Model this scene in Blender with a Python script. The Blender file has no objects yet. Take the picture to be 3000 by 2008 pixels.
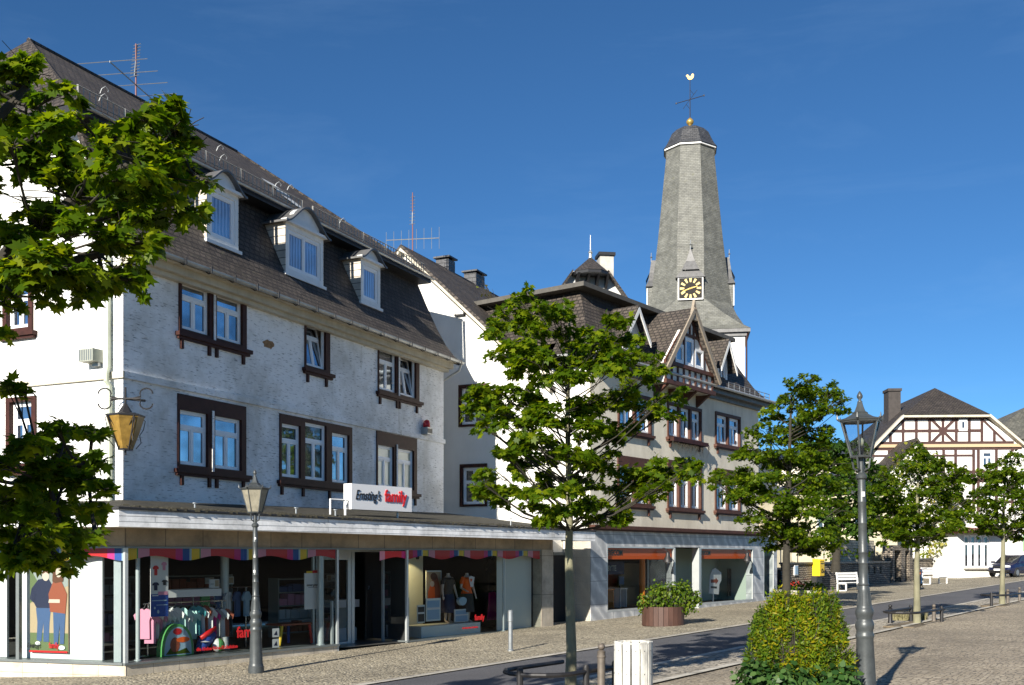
import bpy, math, random
import numpy as np
from mathutils import Vector, Matrix
R = math.radians
scn = bpy.context.scene
# ------------------------------------------------------------------ camera
FOC, CX, HOR, EYE = 2400.0, 1171.5, 1272.0, 2.4      # photo measured at 2343 px width
cam = bpy.data.cameras.new('camera'); camo = bpy.data.objects.new('camera', cam)
scn.collection.objects.link(camo); scn.camera = camo
camo.location = (0, 0, EYE); camo.rotation_euler = (R(90), 0, 0)
cam.sensor_width = 36; cam.lens = 36 * FOC / 2343; cam.shift_y = 488 / 2343; cam.clip_end = 3000; cam.clip_start = .2
# ------------------------------------------------------------------ light
SUN_EL = R(24); SX, SY = -.426, -.9047                  # horizontal direction towards the sun
w = bpy.data.worlds.new('World'); scn.world = w; w.use_nodes = True
nt = w.node_tree; bg = nt.nodes['Background']
sky = nt.nodes.new('ShaderNodeTexSky'); sky.sky_type = 'NISHITA'; sky.sun_disc = False
sky.sun_elevation = SUN_EL; sky.sun_rotation = math.atan2(SX, SY)
sky.altitude = 2600; sky.air_density = 1.0; sky.dust_density = .15; sky.ozone_density = 3.5
tint = nt.nodes.new('ShaderNodeMix'); tint.data_type = 'RGBA'; tint.blend_type = 'MULTIPLY'; tint.inputs[0].default_value = 1; tint.inputs[7].default_value = (.46, .80, 1.0, 1)   # clear polarised blue
wtc = nt.nodes.new('ShaderNodeTexCoord'); wmp = nt.nodes.new('ShaderNodeMapping'); wmp.inputs['Scale'].default_value = (1.5, 1.5, 7); wmp.inputs['Rotation'].default_value = (0, R(8), 0)
wno = nt.nodes.new('ShaderNodeTexNoise'); wno.inputs['Scale'].default_value = 2.2; wno.inputs['Detail'].default_value = 9; wno.inputs['Roughness'].default_value = .62; wno.inputs['Distortion'].default_value = .4
wra = nt.nodes.new('ShaderNodeValToRGB'); wra.color_ramp.elements[0].position = .52; wra.color_ramp.elements[0].color = (0, 0, 0, 1); wra.color_ramp.elements[1].position = .85; wra.color_ramp.elements[1].color = (.07, .07, .07, 1)
wmx = nt.nodes.new('ShaderNodeMix'); wmx.data_type = 'RGBA'; wmx.inputs[7].default_value = (5.2, 7.6, 10.5, 1)      # thin high cloud wisps
nt.links.new(wtc.outputs['Generated'], wmp.inputs[0]); nt.links.new(wmp.outputs[0], wno.inputs['Vector']); nt.links.new(wno.outputs[0], wra.inputs[0]); nt.links.new(wra.outputs[0], wmx.inputs[0])
nt.links.new(sky.outputs[0], tint.inputs[6]); nt.links.new(tint.outputs[2], wmx.inputs[6]); nt.links.new(wmx.outputs[2], bg.inputs[0]); bg.inputs[1].default_value = .06
sl = bpy.data.lights.new('sun', 'SUN'); so = bpy.data.objects.new('sun', sl); scn.collection.objects.link(so)
sl.energy = 5.0; sl.angle = R(.5); sl.color = (1, .93, .82)
so.rotation_euler = Vector((SX * math.cos(SUN_EL), SY * math.cos(SUN_EL), math.sin(SUN_EL))).to_track_quat('Z', 'Y').to_euler()
so.location = (-20, -40, 60)
vs = scn.view_settings; vs.view_transform = 'Standard'; vs.look = 'None'; vs.gamma = 1; vs.exposure = 0.98
scn.cycles.max_bounces = 8; scn.cycles.transparent_max_bounces = 24; scn.cycles.use_denoising = True
scn.cycles.caustics_reflective = False; scn.cycles.caustics_refractive = False

# ------------------------------------------------------------------ frames and photo measuring
class Frame:
    def __init__(s, o, deg, z=0.0):
        s.o = np.array(o, float); s.z = z; s.deg = deg; a = R(deg)
        s.u = np.array([math.cos(a), math.sin(a)]); s.v = np.array([-math.sin(a), math.cos(a)])
    def at(s, px, py, y=0.0):          # plane at local depth y -> local x, z
        r = np.array([(px - CX) / FOC, 1.0]); t = ((s.o @ s.v) + y) / (r @ s.v); P = t * r
        return float((P - s.o) @ s.u), EYE + t * (HOR - py) / FOC - s.z
    def atx(s, px, py, x=0.0):         # plane at local x -> local y, z
        r = np.array([(px - CX) / FOC, 1.0]); t = ((s.o @ s.u) + x) / (r @ s.u); P = t * r
        return float((P - s.o) @ s.v), EYE + t * (HOR - py) / FOC - s.z
    def w(s, x, y): p = s.o + x * s.u + y * s.v; return float(p[0]), float(p[1])
    def mat(s): return Matrix.Translation((s.o[0], s.o[1], s.z)) @ Matrix.Rotation(R(s.deg), 4, 'Z')
S = Frame((-7.7, 20.9), 52.85)          # street / shop front: x along the street, y into the buildings
F1 = Frame((-8.01, 21.6), 65.56)        # old house front
F1L = Frame((-8.01, 21.6), 65.56 - 90)  # old house side wall (x<0 along the wall)
SL = Frame((-7.7, 20.9), -16.8)         # shop side
F2 = Frame((2.57, 34.5), 52.85)         # corner house front
G3 = Frame((1.52, 35.27), 65.56)         # rear gable house
def gz(s, q):                           # ground height at street coordinates
    return .015 * min(max(s, -25), 75) + .036 * min(max(q, -3), 24)
def sq(X, Y):
    d = np.array([X, Y]) - S.o; return float(d @ S.u), -float(d @ S.v)
def gxy(X, Y): return gz(*sq(X, Y))
def P3(px, py, Y): return Vector(((px - CX) / FOC * Y, Y, EYE + (HOR - py) / FOC * Y))
def ground_at(px, Y): X = (px - CX) / FOC * Y; return (X, Y, gxy(X, Y))
def ground_px(px, py):
    k = .015 * S.u + .036 * (-S.v); r = np.array([(px - CX) / FOC, 1.0])
    t = (EYE + k @ S.o) / (k @ r - (HOR - py) / FOC); return (r[0] * t, t, gxy(r[0] * t, t))

# ------------------------------------------------------------------ mesh builder
COL = scn.collection
class MB:
    def __init__(s, T=None): s.v = []; s.f = []; s.m = []; s.T = T; s.k = 0
    def _p(s, p):
        p = Vector(p)
        if s.T is not None: p = s.T @ p
        s.v.append(p); return len(s.v) - 1
    def face(s, pts):
        s.f.append([s._p(p) for p in pts]); s.m.append(s.k); return s
    def idx(s, pts, faces):
        b = len(s.v)
        for p in pts: s._p(p)
        for f in faces: s.f.append([b + i for i in f]); s.m.append(s.k)
        return s
    def box(s, x0, x1, y0, y1, z0, z1):
        pts = [(x, y, z) for z in (z0, z1) for y in (y0, y1) for x in (x0, x1)]
        return s.idx(pts, [(0, 2, 3, 1), (4, 5, 7, 6), (0, 1, 5, 4), (2, 6, 7, 3), (0, 4, 6, 2), (1, 3, 7, 5)])
    def prism(s, poly, a, b, ax='y'):
        n = len(poly)
        def P(p, t): return (p[0], t, p[1]) if ax == 'y' else ((t, p[0], p[1]) if ax == 'x' else (p[0], p[1], t))
        pts = [P(p, a) for p in poly] + [P(p, b) for p in poly]
        return s.idx(pts, [tuple(range(n)), tuple(range(2 * n - 1, n - 1, -1))] + [(i, i + n, (i + 1) % n + n, (i + 1) % n) for i in range(n)])
    def tube(s, p0, p1, r0, r1=None, n=8, cap=True):
        return s.path([p0, p1], [r0, r0 if r1 is None else r1], n, cap)
    def path(s, pts, r, n=8, cap=True, closed=False):
        pts = [Vector(p) for p in pts]
        if not isinstance(r, (list, tuple)): r = [r] * len(pts)
        L = len(pts); rings = []; b = len(s.v); prev = None
        for i, p in enumerate(pts):
            d = (pts[(i + 1) % L] - pts[i - 1]) if (closed or 0 < i < L - 1) else (pts[1] - p if i == 0 else p - pts[i - 1])
            d = d.normalized() if d.length > 1e-9 else Vector((0, 0, 1))
            a = prev if prev is not None else (Vector((0, 0, 1)) if abs(d.z) < .9 else Vector((1, 0, 0)))
            a = a - d * a.dot(d)
            if a.length < 1e-6: a = Vector((0, 1, 0)) - d * d.y
            a.normalize(); prev = a; c = d.cross(a)
            for k in range(n):
                t = 2 * math.pi * k / n; s._p(p + (a * math.cos(t) + c * math.sin(t)) * r[i])
        for i in range(L if closed else L - 1):
            j = (i + 1) % L
            for k in range(n):
                s.f.append([b + i * n + k, b + i * n + (k + 1) % n, b + j * n + (k + 1) % n, b + j * n + k]); s.m.append(s.k)
        if cap and not closed:
            s.f.append([b + k for k in range(n)][::-1]); s.m.append(s.k)
            s.f.append([b + (L - 1) * n + k for k in range(n)]); s.m.append(s.k)
        return s
    def lathe(s, prof, n=16, c=(0, 0, 0), rot=0.0):
        b = len(s.v)
        for (r, z) in prof:
            for k in range(n):
                t = 2 * math.pi * (k + rot) / n; s._p((c[0] + r * math.cos(t), c[1] + r * math.sin(t), c[2] + z))
        for i in range(len(prof) - 1):
            for k in range(n):
                s.f.append([b + i * n + k, b + i * n + (k + 1) % n, b + (i + 1) * n + (k + 1) % n, b + (i + 1) * n + k]); s.m.append(s.k)
        s.f.append([b + k for k in range(n)][::-1]); s.m.append(s.k)
        s.f.append([b + (len(prof) - 1) * n + k for k in range(n)]); s.m.append(s.k)
        return s
    def panel(s, x0, x1, z0, z1, holes=(), yf=0.0, yb=.12, rim=False, top=None):
        """wall sheet facing -y with rectangular holes and their reveals"""
        xs = sorted({x0, x1, *[min(max(h[i], x0), x1) for h in holes for i in (0, 1)]})
        zs = sorted({z0, z1, *[min(max(h[i], z0), z1) for h in holes for i in (2, 3)]})
        for i in range(len(xs) - 1):
            for j in range(len(zs) - 1):
                a, b_, c, d = xs[i], xs[i + 1], zs[j], zs[j + 1]; mx, mz = (a + b_) / 2, (c + d) / 2
                if any(h[0] < mx < h[1] and h[2] < mz < h[3] for h in holes): continue
                s.face([(a, yf, c), (b_, yf, c), (b_, yf, d), (a, yf, d)])
        for h in holes:
            a, b_, c, d = h
            s.face([(a, yf, c), (a, yf, d), (a, yb, d), (a, yb, c)]); s.face([(b_, yf, d), (b_, yf, c), (b_, yb, c), (b_, yb, d)])
            s.face([(a, yf, d), (b_, yf, d), (b_, yb, d), (a, yb, d)]); s.face([(b_, yf, c), (a, yf, c), (a, yb, c), (b_, yb, c)])
        if rim:
            a, b_, c, d = x0, x1, z0, z1; y2 = rim if rim is not True else 0.02
            s.face([(a, yf, d), (a, yf, c), (a, y2, c), (a, y2, d)]); s.face([(b_, yf, c), (b_, yf, d), (b_, y2, d), (b_, y2, c)])
            s.face([(b_, yf, d), (a, yf, d), (a, y2, d), (b_, y2, d)]); s.face([(a, yf, c), (b_, yf, c), (b_, y2, c), (a, y2, c)])
        return s
    def build(s, name, mat, parent=None, smooth=False, label=None, cat=None, group=None, kind=None, mtx=None):
        me = bpy.data.meshes.new(name); me.from_pydata([tuple(v) for v in s.v], [], s.f)
        mats = mat if isinstance(mat, (list, tuple)) else [mat]
        for m in mats: me.materials.append(m)
        if len(mats) > 1: me.polygons.foreach_set('material_index', s.m)
        uv = me.uv_layers.new(name='UVMap').data
        Z = Vector((0, 0, 1))
        for p in me.polygons:
            N = p.normal
            if abs(N.z) > .97 or N.length < .1: t, b = Vector((1, 0, 0)), Vector((0, 1, 0))
            else: t = Z.cross(N).normalized(); b = N.cross(t)
            for li in p.loop_indices:
                co = me.vertices[me.loops[li].vertex_index].co; uv[li].uv = (co.dot(t), co.dot(b))
        if smooth: me.shade_smooth()
        if smooth == 'auto':
            me.shade_smooth(); me.set_sharp_from_angle(angle=R(35))
        o = bpy.data.objects.new(name, me); COL.objects.link(o)
        if parent is not None: o.parent = parent
        if mtx is not None: o.matrix_local = mtx
        return tag(o, label, cat, group, kind)
def tag(o, label=None, cat=None, group=None, kind=None):
    if label: o['label'] = label
    if cat: o['category'] = cat
    if group: o['group'] = group
    if kind: o['kind'] = kind
    return o
def thing(name, label, cat, frame=None, loc=(0, 0, 0), rz=0.0, group=None, rx=0.0, ry=0.0):
    o = bpy.data.objects.new(name, None); COL.objects.link(o); o.empty_display_size = .3
    if frame is not None: o.matrix_world = frame.mat() @ Matrix.Translation(loc) @ Matrix.Rotation(rz, 4, 'Z')
    else: o.location = loc; o.rotation_euler = (rx, ry, rz)
    return tag(o, label, cat, group)
def kids(o): return [c for c in bpy.data.objects if c.parent == o]
def copy_tree(o, parent=None):
    c = o.copy(); COL.objects.link(c); c.parent = parent
    for ch in kids(o): copy_tree(ch, c)
    return c
def rel(parent_frame, child_frame): return parent_frame.mat().inverted() @ child_frame.mat()
def arc(cx, cz, r, a0, a1, n, ry=None):
    ry = r if ry is None else ry
    return [(cx + r * math.cos(R(a0 + (a1 - a0) * i / n)), cz + ry * math.sin(R(a0 + (a1 - a0) * i / n))) for i in range(n + 1)]
def text(txt, size, mat, name, parent, mtx, depth=.01, bold=0.0, shear=0.0, label=None, cat=None, sx=1.0, align='LEFT'):
    cu = bpy.data.curves.new('txt', 'FONT'); cu.body = txt; cu.size = size; cu.extrude = depth / 2; cu.offset = bold; cu.shear = shear
    cu.align_x = align; cu.resolution_u = 3
    to = bpy.data.objects.new('txt', cu); COL.objects.link(to)
    bpy.context.view_layer.update()
    me = bpy.data.meshes.new_from_object(to.evaluated_get(bpy.context.evaluated_depsgraph_get()))
    bpy.data.objects.remove(to); me.materials.clear(); me.materials.append(mat)
    o = bpy.data.objects.new(name, me); COL.objects.link(o); o.parent = parent
    o.matrix_local = mtx @ Matrix.Rotation(R(90), 4, 'X') @ Matrix.Diagonal((sx, 1, 1, 1))
    return tag(o, label, cat)

# ------------------------------------------------------------------ materials
def newmat(name):
    m = bpy.data.materials.new(name); m.use_nodes = True; t = m.node_tree; return m, t, t.nodes['Principled BSDF']
def nd(t, typ, **kw):
    n = t.nodes.new('ShaderNode' + typ)
    for k, v in kw.items():
        if k in ('ins',):
            for a, b in v.items(): n.inputs[a].default_value = b
        else: setattr(n, k, v)
    return n
def ramp(t, stops, interp='LINEAR'):
    n = t.nodes.new('ShaderNodeValToRGB'); cr = n.color_ramp; cr.interpolation = interp
    while len(cr.elements) < len(stops): cr.elements.new(.5)
    for e, (p, c) in zip(cr.elements, stops): e.position = p; e.color = c if len(c) == 4 else (*c, 1)
    return n
def coord(t, src='Object', scale=(1, 1, 1), rot=(0, 0, 0)):
    c = nd(t, 'TexCoord'); mp = nd(t, 'Mapping'); mp.inputs['Scale'].default_value = scale; mp.inputs['Rotation'].default_value = rot
    t.links.new(c.outputs[src], mp.inputs[0]); return mp.outputs[0]
def g3(v): return (v, v, v)
def lerp(a, b, f): return tuple(a[i] + (b[i] - a[i]) * f for i in range(3))
def mk(name, col, rough=.6, var=.0, vs_=3.0, metal=0.0, bump=0.0, bs=40.0, spec=.5, var2=0.0, stretch=(1, 1, 1)):
    """principled with object-space noise variation of its colour and a fine bump"""
    m, t, b = newmat(name); b.inputs['Roughness'].default_value = rough; b.inputs['Metallic'].default_value = metal
    b.inputs['Base Color'].default_value = (*col, 1); b.inputs['Specular IOR Level'].default_value = spec
    if var:
        n = nd(t, 'TexNoise', ins={'Scale': vs_, 'Detail': 6, 'Roughness': .65}); t.links.new(coord(t, 'Object', stretch), n.inputs['Vector'])
        r = ramp(t, [(.3, lerp(col, g3(0), var)), (.7, tuple(min(.9, c_ * (1 + var * .6)) for c_ in col))]); t.links.new(n.outputs['Fac'], r.inputs[0]); t.links.new(r.outputs[0], b.inputs['Base Color'])
    if bump:
        n = nd(t, 'TexNoise', ins={'Scale': bs, 'Detail': 4}); t.links.new(coord(t), n.inputs['Vector'])
        bp = nd(t, 'Bump', ins={'Strength': bump, 'Distance': .01}); t.links.new(n.outputs['Fac'], bp.inputs['Height']); t.links.new(bp.outputs[0], b.inputs['Normal'])
    return m
def mixrgb(t, a, b, fac, mode='MIX'):
    n = nd(t, 'Mix', data_type='RGBA', blend_type=mode)
    for sock, v in ((6, a), (7, b), (0, fac)):
        if hasattr(v, 'is_linked') or hasattr(v, 'links'): t.links.new(v, n.inputs[sock])
        elif sock == 0: n.inputs[0].default_value = v
        else: n.inputs[sock].default_value = (*v, 1) if len(v) == 3 else v
    return n.outputs[2]
def scratched_plaster(name, col, dark):
    m, t, b = newmat(name); b.inputs['Roughness'].default_value = .85
    n = nd(t, 'TexNoise', ins={'Scale': 1, 'Detail': 2.5, 'Roughness': .5, 'Distortion': .3}); t.links.new(coord(t, 'UV', (5.5, 30, 1)), n.inputs['Vector'])
    r = ramp(t, [(.58, g3(0)), (.68, g3(.85))]); t.links.new(n.outputs['Fac'], r.inputs[0])
    big = nd(t, 'TexNoise', ins={'Scale': .6, 'Detail': 7, 'Roughness': .7}); t.links.new(coord(t, 'UV'), big.inputs['Vector'])
    br = ramp(t, [(.36, lerp(col, (.36, .34, .28), .55)), (.56, col)]); t.links.new(big.outputs['Fac'], br.inputs[0])
    mfac = nd(t, 'Math', operation='MULTIPLY'); t.links.new(r.outputs[0], mfac.inputs[0])
    n3 = nd(t, 'TexNoise', ins={'Scale': 1.1, 'Detail': 3}); t.links.new(coord(t, 'UV'), n3.inputs['Vector'])
    r3 = ramp(t, [(.35, g3(.35)), (.65, g3(1))]); t.links.new(n3.outputs['Fac'], r3.inputs[0]); t.links.new(r3.outputs[0], mfac.inputs[1])
    st = nd(t, 'TexNoise', ins={'Scale': 1, 'Detail': 5, 'Roughness': .6}); t.links.new(coord(t, 'UV', (3.2, .28, 1)), st.inputs['Vector'])
    sr = ramp(t, [(.60, g3(1)), (.78, (.74, .72, .66))]); t.links.new(st.outputs['Fac'], sr.inputs[0])     # rain streaks
    t.links.new(mixrgb(t, mixrgb(t, br.outputs[0], dark, mfac.outputs[0]), sr.outputs[0], 1.0, 'MULTIPLY'), b.inputs['Base Color'])
    fine = nd(t, 'TexNoise', ins={'Scale': 25, 'Detail': 5}); t.links.new(coord(t, 'UV', (1, 2.2, 1)), fine.inputs['Vector'])
    add = nd(t, 'Math', operation='SUBTRACT'); t.links.new(fine.outputs['Fac'], add.inputs[0]); t.links.new(r.outputs[0], add.inputs[1])
    bp = nd(t, 'Bump', ins={'Strength': .45, 'Distance': .02}); t.links.new(add.outputs[0], bp.inputs['Height']); t.links.new(bp.outputs[0], b.inputs['Normal'])
    return m
def stained(name, col, stain, amount=.5, sc=.5, bump=.25):
    """smooth render with soft streaked weather stains"""
    m, t, b = newmat(name); b.inputs['Roughness'].default_value = .85
    n = nd(t, 'TexNoise', ins={'Scale': sc, 'Detail': 8, 'Roughness': .7}); t.links.new(coord(t, 'UV', (2.2, .7, 1)), n.inputs['Vector'])
    r = ramp(t, [(.38, lerp(col, stain, amount)), (.6, col)]); t.links.new(n.outputs['Fac'], r.inputs[0]); t.links.new(r.outputs[0], b.inputs['Base Color'])
    f = nd(t, 'TexNoise', ins={'Scale': 30, 'Detail': 4}); t.links.new(coord(t, 'UV'), f.inputs['Vector'])
    bp = nd(t, 'Bump', ins={'Strength': bump, 'Distance': .01}); t.links.new(f.outputs['Fac'], bp.inputs['Height']); t.links.new(bp.outputs[0], b.inputs['Normal'])
    return m
def tiled(name, c1, c2, mortar, bw, rh, ms=.02, rough=.7, bump=.6, dist=.02, moss=None, off=.5, sq_=1.0, warp=.0):
    """rows of tiles, slates, bricks or setts laid in real-size UVs"""
    m, t, b = newmat(name); b.inputs['Roughness'].default_value = rough
    uvc = coord(t, 'UV')
    if warp:
        wn = nd(t, 'TexNoise', ins={'Scale': 2.5, 'Detail': 2}); t.links.new(uvc, wn.inputs['Vector'])
        mx = nd(t, 'VectorMath', operation='MULTIPLY_ADD'); mx.inputs[1].default_value = (warp, warp, warp); t.links.new(wn.outputs['Color'], mx.inputs[0]); t.links.new(uvc, mx.inputs[2]); uvc = mx.outputs[0]
    bt = nd(t, 'TexBrick', offset=off, squash=sq_); bt.inputs['Scale'].default_value = 1
    for k, v in (('Color1', c1), ('Color2', c2), ('Mortar', mortar)): bt.inputs[k].default_value = (*v, 1)
    bt.inputs['Mortar Size'].default_value = ms; bt.inputs['Mortar Smooth'].default_value = .3; bt.inputs['Brick Width'].default_value = bw; bt.inputs['Row Height'].default_value = rh
    t.links.new(uvc, bt.inputs['Vector'])
    n = nd(t, 'TexNoise', ins={'Scale': 1.3, 'Detail': 7, 'Roughness': .7}); t.links.new(coord(t, 'UV'), n.inputs['Vector'])
    r = ramp(t, [(.3, g3(.55)), (.7, g3(1.35))]); t.links.new(n.outputs['Fac'], r.inputs[0])
    out = mixrgb(t, bt.outputs['Color'], r.outputs[0], 1.0, 'MULTIPLY')
    if moss:
        n2 = nd(t, 'TexNoise', ins={'Scale': 3.5, 'Detail': 8, 'Roughness': .75}); t.links.new(coord(t, 'UV', (1, 1.3, 1)), n2.inputs['Vector'])
        r2 = ramp(t, [(.56, g3(0)), (.66, g3(.8))]); t.links.new(n2.outputs['Fac'], r2.inputs[0]); out = mixrgb(t, out, moss, r2.outputs[0])
    t.links.new(out, b.inputs['Base Color'])
    inv = nd(t, 'Math', operation='SUBTRACT'); inv.inputs[0].default_value = 1; t.links.new(bt.outputs['Fac'], inv.inputs[1])
    # each tile tilts a little so rows overlap
    sep = nd(t, 'SeparateXYZ'); t.links.new(uvc, sep.inputs[0]); dv = nd(t, 'Math', operation='DIVIDE'); t.links.new(sep.outputs[1], dv.inputs[0]); dv.inputs[1].default_value = rh
    fr = nd(t, 'Math', operation='FRACT'); t.links.new(dv.outputs[0], fr.inputs[0]); ml = nd(t, 'Math', operation='MULTIPLY_ADD'); t.links.new(fr.outputs[0], ml.inputs[0]); ml.inputs[1].default_value = -.8; t.links.new(inv.outputs[0], ml.inputs[2])
    f = nd(t, 'TexNoise', ins={'Scale': 22, 'Detail': 3}); t.links.new(coord(t, 'UV'), f.inputs['Vector']); a2 = nd(t, 'Math', operation='MULTIPLY_ADD'); t.links.new(f.outputs['Fac'], a2.inputs[0]); a2.inputs[1].default_value = .5; t.links.new(ml.outputs[0], a2.inputs[2])
    bp = nd(t, 'Bump', ins={'Strength': bump, 'Distance': dist}); t.links.new(a2.outputs[0], bp.inputs['Height']); t.links.new(bp.outputs[0], b.inputs['Normal'])
    return m
def cobbles(name, cols, joint, scale, bump=.7, rough=.8, big=.35):
    m, t, b = newmat(name); b.inputs['Roughness'].default_value = rough
    uvc = coord(t, 'UV', (1, 1, 1)); wn = nd(t, 'TexNoise', ins={'Scale': .8, 'Detail': 2}); t.links.new(uvc, wn.inputs['Vector'])
    mx = nd(t, 'VectorMath', operation='MULTIPLY_ADD'); mx.inputs[1].default_value = (.5, .5, 0); t.links.new(wn.outputs['Color'], mx.inputs[0]); t.links.new(uvc, mx.inputs[2])
    vo = nd(t, 'TexVoronoi', feature='F1', ins={'Scale': scale, 'Randomness': .55}); ve = nd(t, 'TexVoronoi', feature='DISTANCE_TO_EDGE', ins={'Scale': scale, 'Randomness': .55})
    t.links.new(mx.outputs[0], vo.inputs['Vector']); t.links.new(mx.outputs[0], ve.inputs['Vector'])
    sp = nd(t, 'SeparateColor'); t.links.new(vo.outputs['Color'], sp.inputs[0])
    r = ramp(t, [(i / (len(cols) - 1), c) for i, c in enumerate(cols)]); t.links.new(sp.outputs[0], r.inputs[0])
    n = nd(t, 'TexNoise', ins={'Scale': big, 'Detail': 8, 'Roughness': .65}); t.links.new(coord(t, 'UV'), n.inputs['Vector'])
    r2 = ramp(t, [(.3, g3(.62)), (.7, g3(1.3))]); t.links.new(n.outputs['Fac'], r2.inputs[0]); c = mixrgb(t, r.outputs[0], r2.outputs[0], 1.0, 'MULTIPLY')
    re = ramp(t, [(.03, g3(0)), (.12, g3(1))]); t.links.new(ve.outputs['Distance'], re.inputs[0]); t.links.new(mixrgb(t, joint, c, re.outputs[0]), b.inputs['Base Color'])
    re2 = ramp(t, [(0, g3(0)), (.35, g3(1))]); t.links.new(ve.outputs['Distance'], re2.inputs[0])
    f = nd(t, 'TexNoise', ins={'Scale': 30, 'Detail': 3}); t.links.new(coord(t, 'UV'), f.inputs['Vector']); a2 = nd(t, 'Math', operation='MULTIPLY_ADD'); t.links.new(f.outputs['Fac'], a2.inputs[0]); a2.inputs[1].default_value = .4; t.links.new(re2.outputs[0], a2.inputs[2])
    bp = nd(t, 'Bump', ins={'Strength': bump, 'Distance': .03}); t.links.new(a2.outputs[0], bp.inputs['Height']); t.links.new(bp.outputs[0], b.inputs['Normal'])
    return m
def leafmat(name, c1, c2, c3, trans=.45, rough=.45):
    m, t, b = newmat(name); g = nd(t, 'NewGeometry'); r = ramp(t, [(0, c1), (.55, c2), (1, c3)]); t.links.new(g.outputs['Random Per Island'], r.inputs[0])
    t.links.new(r.outputs[0], b.inputs['Base Color']); b.inputs['Roughness'].default_value = rough; b.inputs['Specular IOR Level'].default_value = .18
    tr = nd(t, 'BsdfTranslucent'); mix = nd(t, 'MixShader'); mix.inputs[0].default_value = trans
    tc = mixrgb(t, r.outputs[0], (1.0, 1.0, .25), .35, 'MIX'); tc2 = mixrgb(t, tc, (1, 1, 1), 0.0)
    mm = mixrgb(t, r.outputs[0], (1.7, 1.6, .6), 1.0, 'MULTIPLY'); t.links.new(mm, tr.inputs[0])
    t.links.new(b.outputs[0], mix.inputs[1]); t.links.new(tr.outputs[0], mix.inputs[2]); t.links.new(mix.outputs[0], t.nodes['Material Output'].inputs[0])
    return m
def winglass(name, base, refl=.5, stripes=False, rough=.03):
    m, t, b = newmat(name); b.inputs['Base Color'].default_value = (*base, 1); b.inputs['Roughness'].default_value = .5
    if stripes:
        wv = nd(t, 'TexWave', ins={'Scale': 2.6, 'Distortion': 1.5, 'Detail': 2}); t.links.new(coord(t, 'UV'), wv.inputs['Vector'])
        r = ramp(t, [(.2, lerp(base, g3(0), .55)), (.8, lerp(base, g3(1), .15))]); t.links.new(wv.outputs['Fac'], r.inputs[0]); t.links.new(r.outputs[0], b.inputs['Base Color'])
    gl = nd(t, 'BsdfGlossy'); gl.inputs['Roughness'].default_value = rough; gl.inputs[0].default_value = (.8, .9, 1, 1)
    n = nd(t, 'TexNoise', ins={'Scale': 1.6, 'Detail': 1}); t.links.new(coord(t, 'Object'), n.inputs['Vector']); bp = nd(t, 'Bump', ins={'Strength': .3, 'Distance': .02}); t.links.new(n.outputs['Fac'], bp.inputs['Height']); t.links.new(bp.outputs[0], gl.inputs['Normal'])
    mix = nd(t, 'MixShader'); mix.inputs[0].default_value = refl
    vn = nd(t, 'TexNoise', ins={'Scale': .9, 'Detail': 3}); t.links.new(coord(t, 'Object', (1, 1, 1.4)), vn.inputs['Vector']); vr = ramp(t, [(.35, g3(refl * .45)), (.65, g3(min(.9, refl * 1.25)))]); t.links.new(vn.outputs['Fac'], vr.inputs[0]); t.links.new(vr.outputs[0], mix.inputs[0])
    t.links.new(b.outputs[0], mix.inputs[1]); t.links.new(gl.outputs[0], mix.inputs[2]); t.links.new(mix.outputs[0], t.nodes['Material Output'].inputs[0]); return m
def clearglass(name, tint=(.80, .85, .85), base=.0, k=.32):
    m, t, b = newmat(name); tr = nd(t, 'BsdfTransparent'); tr.inputs[0].default_value = (*tint, 1); gl = nd(t, 'BsdfGlossy'); gl.inputs['Roughness'].default_value = .01
    fr = nd(t, 'Fresnel'); fr.inputs[0].default_value = 1.45; ad = nd(t, 'Math', operation='MULTIPLY_ADD'); t.links.new(fr.outputs[0], ad.inputs[0]); ad.inputs[1].default_value = k; ad.inputs[2].default_value = base
    mix = nd(t, 'MixShader'); t.links.new(ad.outputs[0], mix.inputs[0]); t.links.new(tr.outputs[0], mix.inputs[1]); t.links.new(gl.outputs[0], mix.inputs[2]); t.links.new(mix.outputs[0], t.nodes['Material Output'].inputs[0]); return m

X = {}
X['scratch'] = scratched_plaster('scratched_plaster', (.89, .89, .88), (.20, .20, .20))
X['white_render'] = stained('white_render', (.74, .73, .69), (.5, .48, .42), .25)
X['beige_render'] = stained('beige_render', (.80, .74, .61), (.40, .36, .28), .45)
X['brown'] = mk('brown_timber', (.045, .014, .010), .6, .35, 6, bump=.2, spec=.25)
X['redbrown'] = mk('redbrown_timber', (.085, .036, .024), .6, .3, 5, bump=.2, spec=.3)
X['oak'] = mk('weathered_oak', (.28, .235, .18), .7, .3, 6, stretch=(1, 1, 6), bump=.3)
X['timber'] = mk('framing_timber', (.055, .022, .018), .7, .35, 4, bump=.3)
X['whiteframe'] = mk('white_window_frame', (.86, .87, .88), .35, .06, 3)
X['white'] = mk('white_paint', (.78, .78, .76), .4, .1, 4, bump=.1)
X['whiteboard'] = tiled('white_boarding', (.88, .88, .87), (.82, .83, .83), (.34, .35, .36), 9.0, .105, .008, .45, .12, .01)
X['rooftile'] = tiled('dark_roof_tile', (.048, .038, .031), (.090, .073, .060), (.022, .018, .016), .20, .155, .022, .7, .95, .05, moss=(.11, .10, .065))
X['flatroof'] = mk('mossy_gravel_roof', (.032, .029, .018), .95, .7, 4, bump=1.0, bs=9)
X['slate'] = tiled('grey_church_slate', (.120, .122, .108), (.160, .162, .144), (.085, .086, .076), .25, .12, .008, .6, .5, .02, moss=(.13, .13, .085))
X['darkslate'] = tiled('dark_slate', (.045, .047, .052), (.075, .077, .082), (.02, .02, .02), .3, .16, .012, .45, .4, .02)
X['lead'] = mk('lead_sheet', (.13, .13, .13), .5, .3, 5, metal=.2)
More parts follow.
